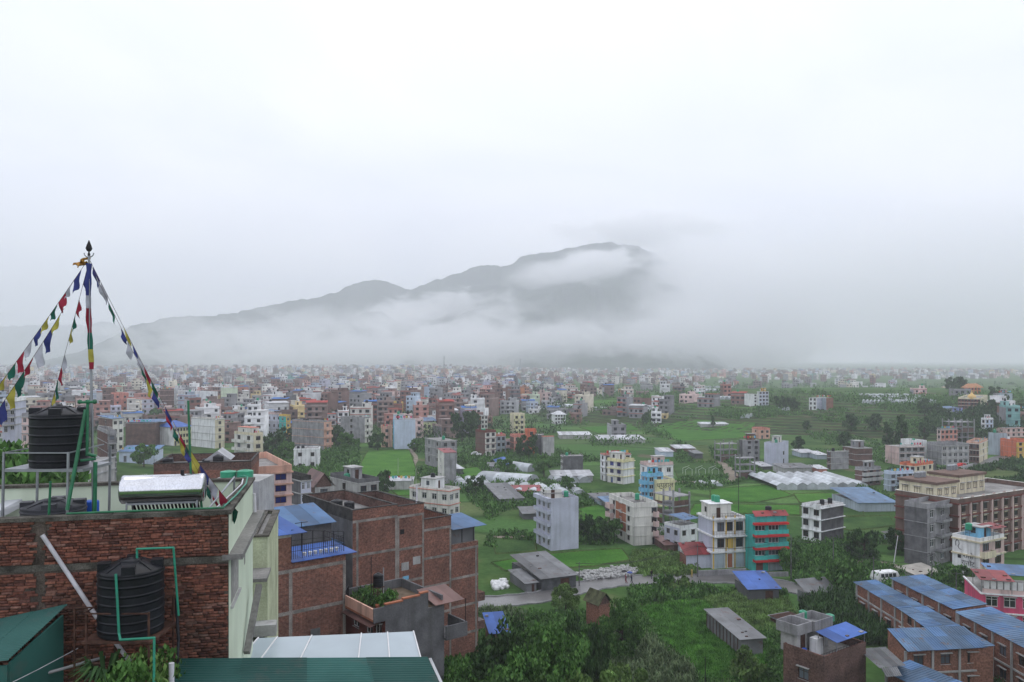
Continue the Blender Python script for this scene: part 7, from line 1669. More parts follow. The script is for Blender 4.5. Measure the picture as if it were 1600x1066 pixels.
for (k, px, py, hp, lab) in ((3, 1308, 935, 62, 'round tree beside the patched tin shed'), (4, 1350, 880, 50, 'dark tree among the crops behind the teal house'), (3, 1236, 895, 40, 'small tree hugging the teal house'), (6, 1165, 1062, 46, 'pale shrubby tree at the foot of the rice field'), (4, 1400, 865, 36, 'dark tree beside the brown building'), (3, 1500, 920, 40, 'bushy tree before the white lettered house'), (6, 1060, 925, 30, 'round light shrub on the road bank'), (3, 1036, 924, 30, 'dark shrub beside the round one on the road bank'), (4, 600, 772, 34, 'dark round tree at the near end of the rice field'), (4, 745, 775, 30, 'dark tree beside the milky greenhouse'), (3, 890, 770, 26, 'tree among the greenhouses'), (4, 930, 850, 42, 'bushy tree between the lilac and terracotta houses'), (3, 955, 846, 36, 'second bushy tree between the lilac and terracotta houses'), (4, 915, 842, 30, 'dark shrub tree behind the lilac house'), (3, 760, 700, 26, 'tree left of the central row'), (4, 722, 690, 42, 'large dark tree beside the dark concrete house'), (4, 735, 680, 36, 'dark tree behind the central row'), (4, 825, 715, 34, 'dark tree in front of the central row'), (3, 790, 745, 30, 'tree behind the blue hipped roof'), (3, 850, 745, 32, 'leafy tree left of the blank grey house'),
    (4, 450, 700, 32, 'dark tree beside the great grey flank'), (4, 522, 700, 34, 'dark tree right of the great grey flank'), (3, 545, 705, 30, 'tree before the grey concrete block'), (4, 590, 704, 26, 'tree below the peach house'), (3, 648, 706, 20, 'tree at the corner of the pale blue slab'), (4, 352, 690, 30, 'dark tree right of the blank white flank'), (4, 430, 712, 34, 'dark tree behind the cream terraced house'), (3, 445, 720, 30, 'tree above the small white house'), (3, 244, 662, 24, 'tree before the tall brick house'), (3, 225, 730, 36, 'leafy tree below the pale blue shed'),
    (5, 1387, 702, 40, 'tall dark tree on the terraces, the slimmer of the pair'), (5, 1408, 704, 52, 'tall dark tree on the terraces, the fuller of the pair'), (5, 1444, 690, 36, 'slender tree right of the dark pair on the terraces'), (4, 1330, 674, 26, 'round tree on the terraced slope'), (4, 1368, 672, 24, 'tree left of the dark pair on the terraces'), (4, 1320, 700, 24, 'light round bush on the lower terraces'), (5, 1114, 667, 16, 'palm-like tree in front of the white open shed'), (4, 1010, 664, 18, 'dark round tree by the grey houses'), (4, 1248, 705, 22, 'bush on the terraces above the pale sheds'), (4, 1260, 672, 14, 'small tree on the terraces'), (4, 1445, 650, 26, 'tree left of the lavender house'), (4, 1465, 652, 20, 'small tree beside the lavender house'), (4, 1550, 654, 28, 'dark tree below the monastery'), (5, 1572, 652, 34, 'tall dark tree right of the monastery'), (4, 1520, 660, 22, 'tree in front of the monastery'), (4, 1490, 612, 22, 'dark tree left of the orange temple'), (4, 1500, 614, 24, 'dark tree against the orange temple'), (4, 1555, 625, 20, 'tree behind the grey tall block'), (4, 1240, 640, 18, 'tree on the brow of the terraces'), (4, 1218, 640, 20, 'dark tree beside the pale grey house on the brow'), (4, 1228, 640, 18, 'dark tree on the brow of the slope')):
    tree(k, px, py, lab, hp, group='trees of the valley')
# left edge wood, close to the raised tank
for i, (px, ty, Y) in enumerate(((8, 680, 62), (36, 700, 58), (-25, 705, 50), (58, 735, 66), (20, 725, 48), (112, 768, 80), (-12, 745, 42), (75, 760, 60), (160, 772, 88), (225, 780, 95), (205, 760, 110))):
    X = (px - 800) / F * Y; tree((0, 1, 0, 0, 1, 2, 0, 1, 2, 1, 0)[i], px, 0, ['dark leafy tree crowding behind the raised tank', 'leafy tree in the gap behind the mast'][i > 4], None, max(.4, (CAM_Z - (ty + 8 - HZ) / F * Y - h1(X, Y)) / (8.2, 9.1, 6.1)[(0, 1, 0, 0, 1, 2, 0, 1, 2, 1, 0)[i]]), Y, 'trees behind the raised tank')
# ---------------------------------------------------------------- undergrowth: nobody could count it
def blocked(X, Y):
    m = np.zeros(X.shape, bool)
    for poly in EXCL:
        xs = [p[0] for p in poly]; ys = [p[1] for p in poly]; k = (X > min(xs) - .1) & (X < max(xs) + .1) & (Y > min(ys) - .1) & (Y < max(ys) + .1)
        if k.any():
            idx = np.nonzero(k)[0]; m[idx] |= inpoly(X[idx], Y[idx], poly)
    return m
def scrub(name, zone, n, mt, label, rad=(.5, 1.3), hgt_=(.5, 1.3), per=14, lpx=2.4, seed=1, asp=1.8, thr=0.0, blade=False, lmin=.12, free=False, lmax=9.0):
    """leafy undergrowth over a polygon of pixels"""
    rs = np.random.default_rng(seed); xs = [p[0] for p in zone]; ys = [p[1] for p in zone]; px = rs.uniform(min(xs), max(xs), n * 3); py = rs.uniform(min(ys), max(ys), n * 3); k = inpoly(px, py, zone); px, py = px[k][:n], py[k][:n]; X, Y = Gv(px, py)
    if not free: k = ~blocked(X, Y); X, Y = X[k], Y[k]
    if thr > 0: k = fbm(X / 26, Y / 26, 3, seed + 40) > thr; X, Y = X[k], Y[k]
    if not len(X): return
    m_ = len(X); r = rs.uniform(*rad, m_) * (.6 + .8 * fbm(X / 9, Y / 9, 2, seed)); hh = rs.uniform(*hgt_, m_) * (.45 + 1.1 * fbm(X / 12, Y / 12, 2, seed + 3)); idx = np.repeat(np.arange(m_), per); d = rs.normal(0, 1, (len(idx), 3)); d /= np.linalg.norm(d, axis=1)[:, None]; d[:, 2] = np.abs(d[:, 2]); q = rs.uniform(.45, 1, len(idx)) ** .5
    C = np.stack([X[idx] + d[:, 0] * r[idx] * q, Y[idx] + d[:, 1] * r[idx] * q, hgt(X, Y)[idx] + .05 + d[:, 2] * hh[idx] * q], 1); sz = np.clip(Y[idx] * lpx / F, lmin, lmax)
    if blade:
        a = rs.uniform(0, 6.28, len(idx)); w = sz * .33; u = np.stack([np.cos(a), np.sin(a), 0 * a], 1) * w[:, None]; ln = rs.uniform(.8, 1.5, len(idx)) * sz * 2.0; tip = np.stack([np.cos(a + 1.57) * ln * .45, np.sin(a + 1.57) * ln * .45, ln * .8], 1)
        V = np.stack([C - u, C + u, C + tip * .6 + u * .8, C + tip], 1).reshape(-1, 3); Q = np.arange(4 * len(idx)).reshape(-1, 4)
    else: V, Q = leaves(C, sz, rs, asp)
    return link(name, np_mesh(name, V, Q, mt), kind='stuff', label=label)
scrub('undergrowth', [(700, 985), (760, 968), (900, 962), (990, 955), (1030, 1000), (1090, 1066), (1180, 1085), (680, 1085)], 4200, LEAF_M, 'thick green undergrowth below the trees', (.5, 1.2), (.6, 1.9), 16, 2.6, 1)
scrub('reeds', [(960, 1000), (1010, 1010), (1085, 1066), (1080, 1090), (940, 1090), (930, 1040)], 1100, LEAF_G, 'pale feathery reeds at the edge of the rice field', (.5, 1.0), (1.2, 2.6), 26, 3.0, 2, blade=True, free=True)
scrub('reeds', [(752, 962), (800, 962), (830, 972), (800, 990), (755, 985)], 380, LEAF_G, 'pale reeds beside the road end', (.5, 1.0), (1.0, 2.2), 22, 3.0, 3, blade=True, free=True)
scrub('hedge', [(985, 924), (1080, 920), (1230, 930), (1225, 938), (1100, 936), (990, 946)], 1000, LEAF_M, 'hedge and weeds along the lower side of the road', (.4, .9), (.6, 1.7), 16, 2.6, 4)
scrub('maize', [(1250, 955), (1300, 940), (1340, 948), (1400, 985), (1395, 1010), (1330, 1010), (1262, 985)], 2200, LEAF_D, 'dense maize crop beside the blue-roofed school', (.3, .6), (1.2, 2.4), 16, 2.8, 5, blade=True)
scrub('undergrowth', [(1190, 985), (1260, 985), (1330, 1012), (1230, 1066), (1180, 1066)], 900, LEAF_M, 'weeds around the slatted roof', (.4, .9), (.4, 1.1), 14, 2.4, 6)
scrub('undergrowth', [(1230, 855), (1420, 840), (1500, 920), (1600, 990), (1480, 960), (1340, 905), (1240, 920)], 3200, LEAF_M, 'bushes and garden crops behind the school rows', (.5, 1.3), (.5, 1.9), 15, 2.5, 7, thr=.4)
scrub('undergrowth', [(1400, 1050), (1540, 1040), (1600, 1030), (1600, 1080), (1400, 1080)], 700, LEAF_D, 'dark bushes in front of the school wing', (.5, 1.2), (.8, 2.4), 18, 2.6, 8, free=False)
scrub('undergrowth', [(756, 760), (850, 775), (1000, 790), (1100, 880), (1000, 884), (960, 852), (840, 850), (760, 880)], 3000, LEAF_M, 'scrub around the houses in the rice fields', (.5, 1.4), (.4, 1.6), 14, 2.4, 9, thr=.42)
scrub('undergrowth', [(990, 862), (1090, 870), (1090, 900), (1010, 904), (985, 890)], 900, LEAF_L, 'bright weeds between the road and the shuttered house', (.4, .9), (.4, 1.2), 14, 2.4, 10)
scrub('undergrowth', [(420, 690), (560, 690), (560, 760), (440, 745)], 2200, LEAF_M, 'bushes left of the bright rice field', (.6, 1.8), (.8, 2.8), 14, 2.2, 11)
scrub('undergrowth', [(650, 690), (760, 690), (950, 720), (940, 790), (760, 800), (720, 770), (650, 750)], 4200, LEAF_M, 'bushes among the greenhouses and central row', (.6, 1.7), (.6, 2.4), 13, 2.2, 12, thr=.42)
scrub('undergrowth', [(1050, 690), (1300, 735), (1420, 790), (1400, 830), (1250, 790), (1060, 760)], 2600, LEAF_M, 'bushes between the plots on the valley floor', (.6, 1.6), (.5, 1.9), 13, 2.2, 13, thr=.52)
scrub('undergrowth', [(1390, 735), (1600, 720), (1600, 800), (1500, 790), (1400, 770)], 2400, LEAF_D, 'dark scrub on the slope behind the brown building', (.7, 1.8), (.7, 2.6), 13, 2.2, 14, thr=.3)
scrub('undergrowth', [(1480, 640), (1600, 640), (1600, 680), (1500, 690), (1440, 670)], 1800, LEAF_D, 'trees and scrub below the monastery', (1.5, 3.5), (2, 6), 14, 2.2, 15, thr=.3)
scrub('undergrowth', [(860, 625), (1000, 600), (1600, 600), (1600, 640), (1480, 640), (1200, 650), (1150, 690), (900, 700)], 6500, LEAF_M, 'scattered bushes and tree lines of the far fields', (1.5, 4.5), (1.5, 6), 12, 2.0, 16, thr=.57)
scrub('undergrowth', [(1000, 640), (1480, 625), (1500, 700), (1400, 735), (1180, 700), (1030, 680)], 3800, LEAF_M, 'bushes along the terrace walls', (1.0, 3.2), (.6, 1.6), 12, 1.9, 17, thr=.56)
scrub('undergrowth', [(0, 600), (880, 600), (880, 690), (700, 700), (420, 690), (0, 690)], 5200, LEAF_D, 'trees and bushes between the houses of the town', (1.2, 3.6), (2.0, 7.5), 13, 2.0, 18, thr=.53)
scrub('grass', [(1003, 948), (1098, 938), (1150, 985), (1206, 1028), (1180, 1064), (1095, 1062), (1030, 1000)], 5200, leaf_mat('rice_blades', [(.035, .105, .017), (.058, .155, .024), (.085, .20, .034)]), 'standing rice blades in the field below the road', (.5, .9), (.1, .28), 6, 1.7, 19, blade=True, free=True)
scrub('grass', [(1100, 936), (1160, 925), (1225, 935), (1260, 985), (1210, 1000), (1150, 985)], 2000, LEAF_L, 'rough grass on the plot above the tin shed', (.4, .8), (.2, .6), 10, 1.9, 20, blade=True, free=True)
# plants under the tank and on the roof garden
def plant(p, n, r, h, mt, label, ls=.09, blade=False, seed=0, group=None, cat='plant', name='plant', asp=1.9):
    rs = np.random.default_rng(seed); d = rs.normal(0, 1, (n, 3)); d /= np.linalg.norm(d, axis=1)[:, None]; q = rs.uniform(.3, 1, n) ** .5; lob = 1 + .45 * np.sin(5 * np.arctan2(d[:, 1], d[:, 0]) + seed) ; C = np.stack([d[:, 0] * r * q * lob, d[:, 1] * r * q * lob, h * (.12 + .88 * np.abs(d[:, 2]) * q)], 1); t = thing(name, p, label, cat, 0, group)
    if blade:
        a = rs.uniform(0, 6.28, n); V = []
        for i in range(n):
            o = Vector((math.cos(a[i]), math.sin(a[i]), 0)); s = Vector((-o.y, o.x, 0)) * ls * .5; L_ = r * rs.uniform(.7, 1.2); el = rs.uniform(.5, 1.2); p1 = o * L_ * .5 + Vector((0, 0, h * el * .8)); p2 = o * L_ + Vector((0, 0, h * el * .55)); V += [(-s * .6)[:], (s * .6)[:], (p1 + s)[:], (p1 - s)[:], (p1 - s)[:], (p1 + s)[:], (p2 + s * .1)[:], (p2 - s * .1)[:]]
        V = np.array(V); Q = np.arange(len(V)).reshape(-1, 4)
    else: V, Q = leaves(C, ls, rs, asp)
    link('foliage', np_mesh('foliage', V, Q, mt), t); mb = MB()
    for i in range(5): mb.bar((0, 0, -.25), C[i * 3] * .8, .012 + .01 * r, BARK, 5, .006, False)
    mb.build('stem', t); return t
plant(P(163, 1075, 17.6), 60, .85, .75, LEAF_D, 'strap-leaved plant below the black tank', .085, True, 3); plant(P(226, 1078, 17.9), 520, .55, .95, LEAF_L, 'light green leafy shrub below the black tank', .075, False, 4); plant(P(200, 1085, 17.2), 500, .6, .7, LEAF_M, 'dark shrub between the pipe and the tank stand', .08, False, 8); plant(P(256, 1068, 18.3), 260, .35, .9, LEAF_M, 'small shrub behind the green pipe', .07, False, 5)
for i, (x, y, r, hh, m_) in enumerate(((.6, 4.4, .9, 1.1, LEAF_M), (1.6, 4.8, .8, 1.0, LEAF_L), (1.2, 2.4, .7, .9, LEAF_M), (.5, 3.2, .7, .8, LEAF_D), (2.4, 3.6, .55, .8, LEAF_M), (2.9, .9, .5, .8, LEAF_M), (2.2, 1.0, .4, .6, LEAF_D), (.5, .9, .35, .5, LEAF_L))):
    plant(HC.pt(x, y, HC.H + .05), 420, r, hh, m_, ['bushy green plant in the roof garden', 'light-leaved bush in the roof garden', 'leafy plant round the tank stand in the roof garden', 'dark potted shrub by the roof garden balcony', 'bush beside the roof garden post', 'plant in a pot behind the stepped coping', 'dark plant in a pot behind the stepped coping', 'small light plant at the roof garden corner'][i], .11, False, 20 + i, 'plants of the roof garden')
# ================================================================== THE DENSE TOWN: far houses
def far_mat():
    m, t, b, N, L = nmat('town_walls'); at = N('ShaderNodeAttribute'); at.attribute_name = 'col'; geo = N('ShaderNodeNewGeometry'); n = N('ShaderNodeTexNoise'); n.inputs['Scale'].default_value = .35; n.inputs['Detail'].default_value = 5; L(geo.outputs['Position'], n.inputs['Vector'])
    mr = N('ShaderNodeMapRange'); mr.inputs['From Min'].default_value = .3; mr.inputs['From Max'].default_value = .7; mr.inputs['To Min'].default_value = .78; mr.inputs['To Max'].default_value = 1.15; L(n.outputs['Fac'], mr.inputs['Value']); vm = N('ShaderNodeVectorMath'); vm.operation = 'SCALE'; L(at.outputs['Color'], vm.inputs[0]); L(mr.outputs['Result'], vm.inputs['Scale']); L(vm.outputs[0], b.inputs['Base Color']); b.inputs['Roughness'].default_value = .8; b.inputs['Specular IOR Level'].default_value = .06; return m
FARM = far_mat()
PAL = [('white', (.66, .67, .68), 15), ('off-white', (.60, .58, .52), 12), ('cream', (.58, .52, .38), 7), ('brick red', (.20, .10, .075), 17), ('weathered brick', (.22, .14, .115), 17), ('grey cement', (.24, .24, .25), 20), ('pale grey', (.42, .43, .45), 9), ('pale pink', (.55, .37, .34), 6), ('salmon', (.50, .21, .16), 4), ('yellow', (.55, .40, .12), 2), ('pale blue', (.34, .45, .58), 4), ('teal', (.14, .40, .38), 2), ('pale green', (.42, .52, .34), 2), ('orange', (.50, .19, .08), 1.5), ('dark grey', (.13, .13, .14), 4), ('lilac', (.38, .38, .50), 2)]
PW = np.array([p[2] for p in PAL]); PW = PW / PW.sum()
ROOFC = [('', (.24, .235, .225)), (' with blue tin roof', (.06, .16, .40)), (' with red tin roof', (.36, .07, .06)), (' with pale tin roof', (.5, .51, .52))]
BOXF = np.array([(0, 3, 2, 1), (4, 5, 6, 7), (0, 1, 5, 4), (1, 2, 6, 5), (2, 3, 7, 6), (3, 0, 4, 7)])
class Far:
    def __init__(s): s.V = []; s.F = []; s.C = []; s.n = 0
    def box(s, x0, y0, z0, x1, y1, z1, c, ctop=None):
        s.V.append(np.array([(x0,y0,z0),(x1,y0,z0),(x1,y1,z0),(x0,y1,z0),(x0,y0,z1),(x1,y0,z1),(x1,y1,z1),(x0,y1,z1)])); s.F.append(BOXF[1:] + s.n); s.n += 8; s.C += [ctop or c] + [c] * 4
    def quads(s, Q, c):
        m_ = len(Q) // 4; s.V.append(np.array(Q)); s.F.append(np.arange(4 * m_).reshape(-1, 4) + s.n); s.n += 4 * m_; s.C += [c] * m_
    def place(s, o, i0, a, p):
        c, s_ = math.cos(a), math.sin(a)
        for k in range(i0, len(s.V)): v = s.V[k]; s.V[k] = np.stack([v[:, 0] * c - v[:, 1] * s_ + p[0], v[:, 0] * s_ + v[:, 1] * c + p[1], v[:, 2] + p[2]], 1)
    def mesh(s, name):
        me = np_mesh(name, np.concatenate(s.V), np.concatenate(s.F), FARM); at = me.color_attributes.new('col', 'FLOAT_COLOR', 'CORNER'); c = np.repeat(np.array([(*c, 1.0) for c in s.C], np.float32), 4, 0); at.data.foreach_set('color', c.ravel()); return me
def far_house(fb, rs, Y, w, d, n, ci, cs, roof, det):
    fh = 2.95; sb = n > 2 and rs.random() < .45; n = n - 1 if sb else n; H = n * fh; c = np.array(PAL[ci][1]) * rs.uniform(.72, 1.08); c = tuple(c * .7 + c.mean() * .3); c2 = tuple(np.array(PAL[cs][1]) * rs.uniform(.8, 1.05)); win = (.02, .024, .03); lt = tuple(np.minimum(np.array(c) * 1.15 + .06, .75)); trim = lt if rs.random() < .7 else (.36, .10, .08)
    fb.box(0, 0, -3, w, d, H, c, (.22, .215, .21)); fb.quads([(-.02, d, 0), (-.02, 0, 0), (-.02, 0, H - .3), (-.02, d, H - .3)], c2)
    # front windows, balconies and slab edges
    k = max(2, int(w / 3.0)); bal = rs.random() < .5; Q = []; Qs = []
    for fl in range(n):
        for i in range(k):
            if rs.random() < .22: continue
            ww = rs.choice((1.2, 1.5, 1.9)); x = w * (i + .5) / k - ww / 2; z = fl * fh + .85; Q += [(x, -.04, z), (x + ww, -.04, z), (x + ww, -.04, z + 1.4), (x, -.04, z + 1.4)]
        if rs.random() < .55:
            kk = max(1, int(d / 3.5))
            for i in range(kk): y = d * (i + .5) / kk; z = fl * fh + .9; Qs += [(-.05, y + .55, z), (-.05, y - .55, z), (-.05, y - .55, z + 1.2), (-.05, y + .55, z + 1.2)]
    if Q: fb.quads(Q, win)
    if Qs and rs.random() < .5: fb.quads(Qs, win)
    if det:
        for fl in range(1, n + 1): fb.box(-.15, -.25, fl * fh - .15, w + .15, -.0, fl * fh + .1, trim)
        if bal:
            x0 = rs.choice((0, w * .35, w * .1)); x1 = x0 + w * rs.choice((.5, .65))
            for fl in range(1, n): fb.box(x0, -1.1, fl * fh - .1, x1, -.05, fl * fh + .8, trim, (.2, .2, .2))
    if sb:   # set-back top floor with its own roof slab
        x0 = rs.choice((0.05, w * .3)); x1 = x0 + w * .68; y0 = d * rs.uniform(.25, .4); fb.box(x0, y0, H, x1, d - .1, H + fh, c if rs.random() < .6 else lt, (.22, .215, .21)); fb.box(x0 - .3, y0 - .5, H + fh, x1 + .3, d, H + fh + .15, trim); q = x0 + .6
        while q < x1 - 1.4: fb.quads([(q, y0 - .04, H + .8), (q + 1.1, y0 - .04, H + .8), (q + 1.1, y0 - .04, H + 2.1), (q, y0 - .04, H + 2.1)], win); q += rs.uniform(1.9, 2.8)
    # parapet, roof room, tin shelter, tank
    for (x0, y0, x1, y1) in ((0, 0, w, .15), (0, .15, .15, d), (w - .15, .15, w, d)): fb.box(x0, y0, H, x1, y1, H + .8, lt if rs.random() < .6 else c)
    if not sb and rs.random() < .75:
        tw, td = w * rs.uniform(.3, .5), d * rs.uniform(.35, .55); tx = rs.uniform(.1, w - tw); ty = rs.uniform(d * .2, d - td); fb.box(tx, ty, H, tx + tw, ty + td, H + 2.3, c if rs.random() < .6 else lt); fb.box(tx - .25, ty - .25, H + 2.3, tx + tw + .25, ty + td + .25, H + 2.45, lt); fb.quads([(tx + .3, ty - .04, H + .1), (tx + 1.2, ty - .04, H + .1), (tx + 1.2, ty - .04, H + 2.0), (tx + .3, ty - .04, H + 2.0)], win)
        r = rs.random(); tc = (.012, .012, .015) if r < .6 else ((.02, .28, .15) if r < .85 else (.6, .6, .6))
        if r < .92:
            x, y = tx + tw * .5, ty + td * .4; a = np.linspace(0, 2 * np.pi, 7)[:-1]; rr = rs.uniform(.5, .75); V = [(x + rr * np.cos(t), y + rr * np.sin(t), H + 2.45 + z) for z in (0, 1.2) for t in a]; s0 = fb.n; fb.V.append(np.array(V)); fb.F.append(np.array([(i, (i + 1) % 6, 6 + (i + 1) % 6, 6 + i) for i in range(6)] + [(6, 7, 8, 9), (6, 9, 10, 11)]) + s0); fb.n += 12; fb.C += [tc] * 8
    if rs.random() < .5: xx = rs.uniform(.5, w - .5); fb.box(xx, d * .3, H, xx + .12, d * .3 + .12, H + rs.uniform(2, 3.6), (.05, .05, .05))
    if roof: fb.quads([(-.4, -.4, H + 1.9), (w + .4, -.4, H + 1.9), (w + .4, d * .7, H + 2.6), (-.4, d * .7, H + 2.6)], ROOFC[roof][1]); fb.box(0.1, .2, H, w - .1, d * .6, H + 1.7, c)
def dense(px, py):
    """how built-up the town is at a base pixel"""
    lo = np.interp(px, [0, 150, 210, 300, 420, 450, 530, 600, 680, 735, 760, 870, 900, 950, 1050, 1150, 1300, 1600], [690, 690, 690, 700, 690, 690, 690, 690, 690, 676, 660, 648, 632, 614, 606, 596, 594, 592]); hi = 576.5
    d = np.where((py < lo) & (py > hi), 1.0, 0.0); fall = np.interp(px, [0, 700, 850, 1000, 1150, 1400, 1600], [1.0, 1.0, .9, .85, .8, .75, .7]); return d * fall
def dense_town():
    rs = np.random.default_rng(99); cand = []; Y = 215.0
    while Y < 3000:
        st = 13.5 * (1 + Y / 1900) ; X = -.68 * Y + rs.uniform(0, st)
        while X < .68 * Y:
            x, y = X + rs.uniform(-3, 3), Y + rs.uniform(-3, 3); px = 800 + x / y * F; z = h1(x, y); py = HZ + (CAM_Z - z) / y * F; dn = float(dense(px, py))
            if dn > 0 and -30 < px < 1640:
                gap = float(fbm(x / 130, y / 130, 3, 77)); far = 1 if px < 760 else 0
                if gap > (.33 if far else .42 + .1 * (1 - dn)) and rs.random() < (.94 if far else dn): cand.append((x, y, z, px))
            X += st
        Y += 13.0 * (1 + Y / 620)
    for (cx_, cy_, sx, sy, k) in ((1010, 652, 28, 9, 9), (1095, 632, 26, 6, 8), (1050, 608, 40, 5, 10), (960, 616, 30, 5, 7), (905, 648, 26, 7, 7), (1310, 604, 40, 7, 12), (1470, 612, 28, 6, 9), (1340, 612, 26, 4, 6), (1578, 664, 16, 5, 3), (1120, 600, 40, 4, 10), (1230, 602, 40, 4, 9), (860, 656, 20, 6, 5), (700, 668, 26, 8, 8), (1550, 588, 50, 4, 9), (1420, 590, 60, 5, 12), (985, 672, 14, 5, 3)):
        for _ in range(k):
            px, py = rs.normal(cx_, sx), rs.normal(cy_, sy)
            if py < 580: continue
            X, Y = Gv(np.array([px]), np.array([py])); cand.append((float(X[0]), float(Y[0]), h1(X[0], Y[0]), px))
    P_ = np.array([(c[0], c[1]) for c in cand]); bl = blocked(P_[:, 0], P_[:, 1]) | blocked(P_[:, 0] + 6, P_[:, 1] + 5) | blocked(P_[:, 0] - 3, P_[:, 1] + 8); cand = [c for c, b in zip(cand, bl) if not b]; kept = []; cell = {}
    for c in sorted(cand, key=lambda c: c[1]):
        g = (int(c[0] // 13), int(c[1] // 13)); near = [q for i in (-1, 0, 1) for j in (-1, 0, 1) for q in cell.get((g[0] + i, g[1] + j), [])]
        if all((q[0] - c[0]) ** 2 + (q[1] - c[1]) ** 2 > 140 for q in near): kept.append(c); cell.setdefault(g, []).append(c)
    mass = Far(); seen = {}
    WH = ['nearer town streets', 'middle of the town', 'back of the town', 'among far fields']
    for i, (x, y, z, px) in enumerate(kept):
        w, d = rs.uniform(5.5, 11.5), rs.uniform(7, 13); n = int(rs.choice((2, 3, 3, 4, 4, 5, 5) if px < 800 else (1, 2, 2, 3, 3, 4))); ci = int(rs.choice(len(PAL), p=PW)); cs = int(rs.choice((3, 4, 5, 5, 6, 0, ci, ci))); roof = int(rs.choice(4, p=(.84, .08, .05, .03))); a = -math.atan2(x, y) * .5 + (float(fbm(x / 90, y / 90, 1, 61)) - .45) * 2.0 + rs.uniform(-.08, .08)
        if i < 205:
            fb = Far(); far_house(fb, rs, y, w, d, n, ci, cs, roof, True); me = fb.mesh('house'); wh = WH[3] if px > 880 else WH[0 if y < 430 else (1 if y < 560 else 2)]
            lab = '%s-storey %s house%s, %s flank, %s' % (NUM[n], PAL[ci][0], ROOFC[roof][0] or ' with flat roof', PAL[cs][0], wh)
            link('house', me, None, (x, y, z), a, lab, 'house', 'houses of the dense town')
        else:
            i0 = len(mass.V); far_house(mass, rs, y, w, d, n, ci, cs, roof, y < 1500); mass.place(None, i0, a, (x, y, z))
    link('far_town', mass.mesh('far_town'), kind='stuff', label='mass of small far houses filling the valley to the foot of the mountain')
    print('far houses', len(kept), 'mass verts', mass.n)
dense_town()
# ================================================================== PEOPLE, VEHICLES, POLES, WRITING
def person(loc, yaw, top, legs, label, stride=.18, lean=0.0, arm=None, hair=(.015, .012, .012), h=1.62):
    """a standing or walking figure: one skinned body; clothing colours follow the height of each face"""
    me = bpy.data.meshes.new('person'); k = h / 1.7
    V = [(0, 0, .95), (0, .0, 1.12), (0, lean * .5, 1.38), (0, lean, 1.50), (0, lean + .02, 1.62), (0, lean + .02, 1.70), (.10, 0, .90), (.11, stride * .6, .50), (.11, stride * .2 - .05, .08), (.11, stride * .2 + .12, .04), (-.10, 0, .90), (-.11, -stride * .3, .50), (-.11, -stride - .05, .10), (-.11, -stride + .12, .04), (.20, lean * .6, 1.40), (.26, -.02, 1.13), (.27, .10, .90), (-.20, lean * .6, 1.40), (-.26, .02, 1.13), (-.27, .12, .92)]
    if arm: V[15] = (.28, .12, 1.18); V[16] = (.16, .30, 1.35)
    E = [(0, 1), (1, 2), (2, 3), (3, 4), (4, 5), (0, 6), (6, 7), (7, 8), (8, 9), (0, 10), (10, 11), (11, 12), (12, 13), (2, 14), (14, 15), (15, 16), (2, 17), (17, 18), (18, 19)]
    Rd = [.15, .14, .17, .06, .10, .085, .10, .07, .05, .04, .10, .07, .05, .04, .07, .05, .04, .07, .05, .04]
    me.from_pydata([(x * k, y * k, z * k) for x, y, z in V], E, []); o = bpy.data.objects.new('person', me); COL.objects.link(o); md = o.modifiers.new('skin', 'SKIN'); sk = me.skin_vertices[0].data
    for i, r in enumerate(Rd): sk[i].radius = (r * k, r * .8 * k)
    sk[0].use_root = True; o.modifiers.new('sub', 'SUBSURF').levels = 1; dg = bpy.context.evaluated_depsgraph_get(); m2 = bpy.data.meshes.new_from_object(o.evaluated_get(dg)); o.modifiers.clear(); o.data = m2; m2.materials.clear()
    for mt in (mat('skin_tone', (.22, .12, .08), .6), top, legs, mat('dark_hair', hair, .6)): m2.materials.append(mt)
    for p in m2.polygons:
        c = p.center / k; p.use_smooth = True; p.material_index = 3 if (c.z > 1.66 or (c.z > 1.56 and c.y < lean)) else (0 if c.z > 1.47 or (abs(c.x) > .20 and c.z < 1.0) else (1 if c.z > .88 else (2 if c.z > .08 else 3)))
    o.location = loc; o.rotation_euler = (0, 0, yaw); tag(o, label, 'person'); return o
def umbrella(loc, mt, label):
    t = thing('umbrella', loc, label, 'umbrella'); mb = MB(); mb.lathe((0, 0, .75), [(-.02, .52), (.10, .42), (.19, .24), (.24, .02), (.25, 0)], mt, 8, False); mb.build('canopy', t); mb = MB(); mb.bar((0, 0, .0), (0, 0, 1.04), .012, STEEL, 6); mb.build('shaft', t)
ROADZ = .07
def onroad(px, py, dz=ROADZ): g = G(px, py); g.z += dz; return g
g = onroad(978, 912); person(g, 1.4, FL[2], mat('maroon_cloth', (.16, .02, .03), .9), 'person in red clothes walking along the road under an umbrella', .2, .03, True); umbrella(g + Vector((-.28, .12, 1.22)), IRONB, 'black umbrella held by the person in red')
g = onroad(987, 914); person(g, 1.7, mat('navy_cloth', (.02, .025, .06), .9), mat('grey_cloth', (.08, .08, .09), .9), 'person in dark clothes walking beside the one in red', .22, .03, True); umbrella(g + Vector((-.3, .15, 1.22)), mat('blue_cloth', (.05, .08, .25), .7), 'dark blue umbrella held by the person in dark clothes')
person(onroad(1018, 905, .02), .5, mat('black_cloth', (.02, .02, .02), .9), mat('grey_cloth', (.08, .08, .09), .9), 'lone person in black at the road edge', .1)
person(onroad(1081, 903), -1.5, mat('ochre_dress', (.45, .33, .10), .9), mat('ochre_dress', (.45, .33, .10), .9), 'person in a pale yellow dress near the red-roofed shed', .12)
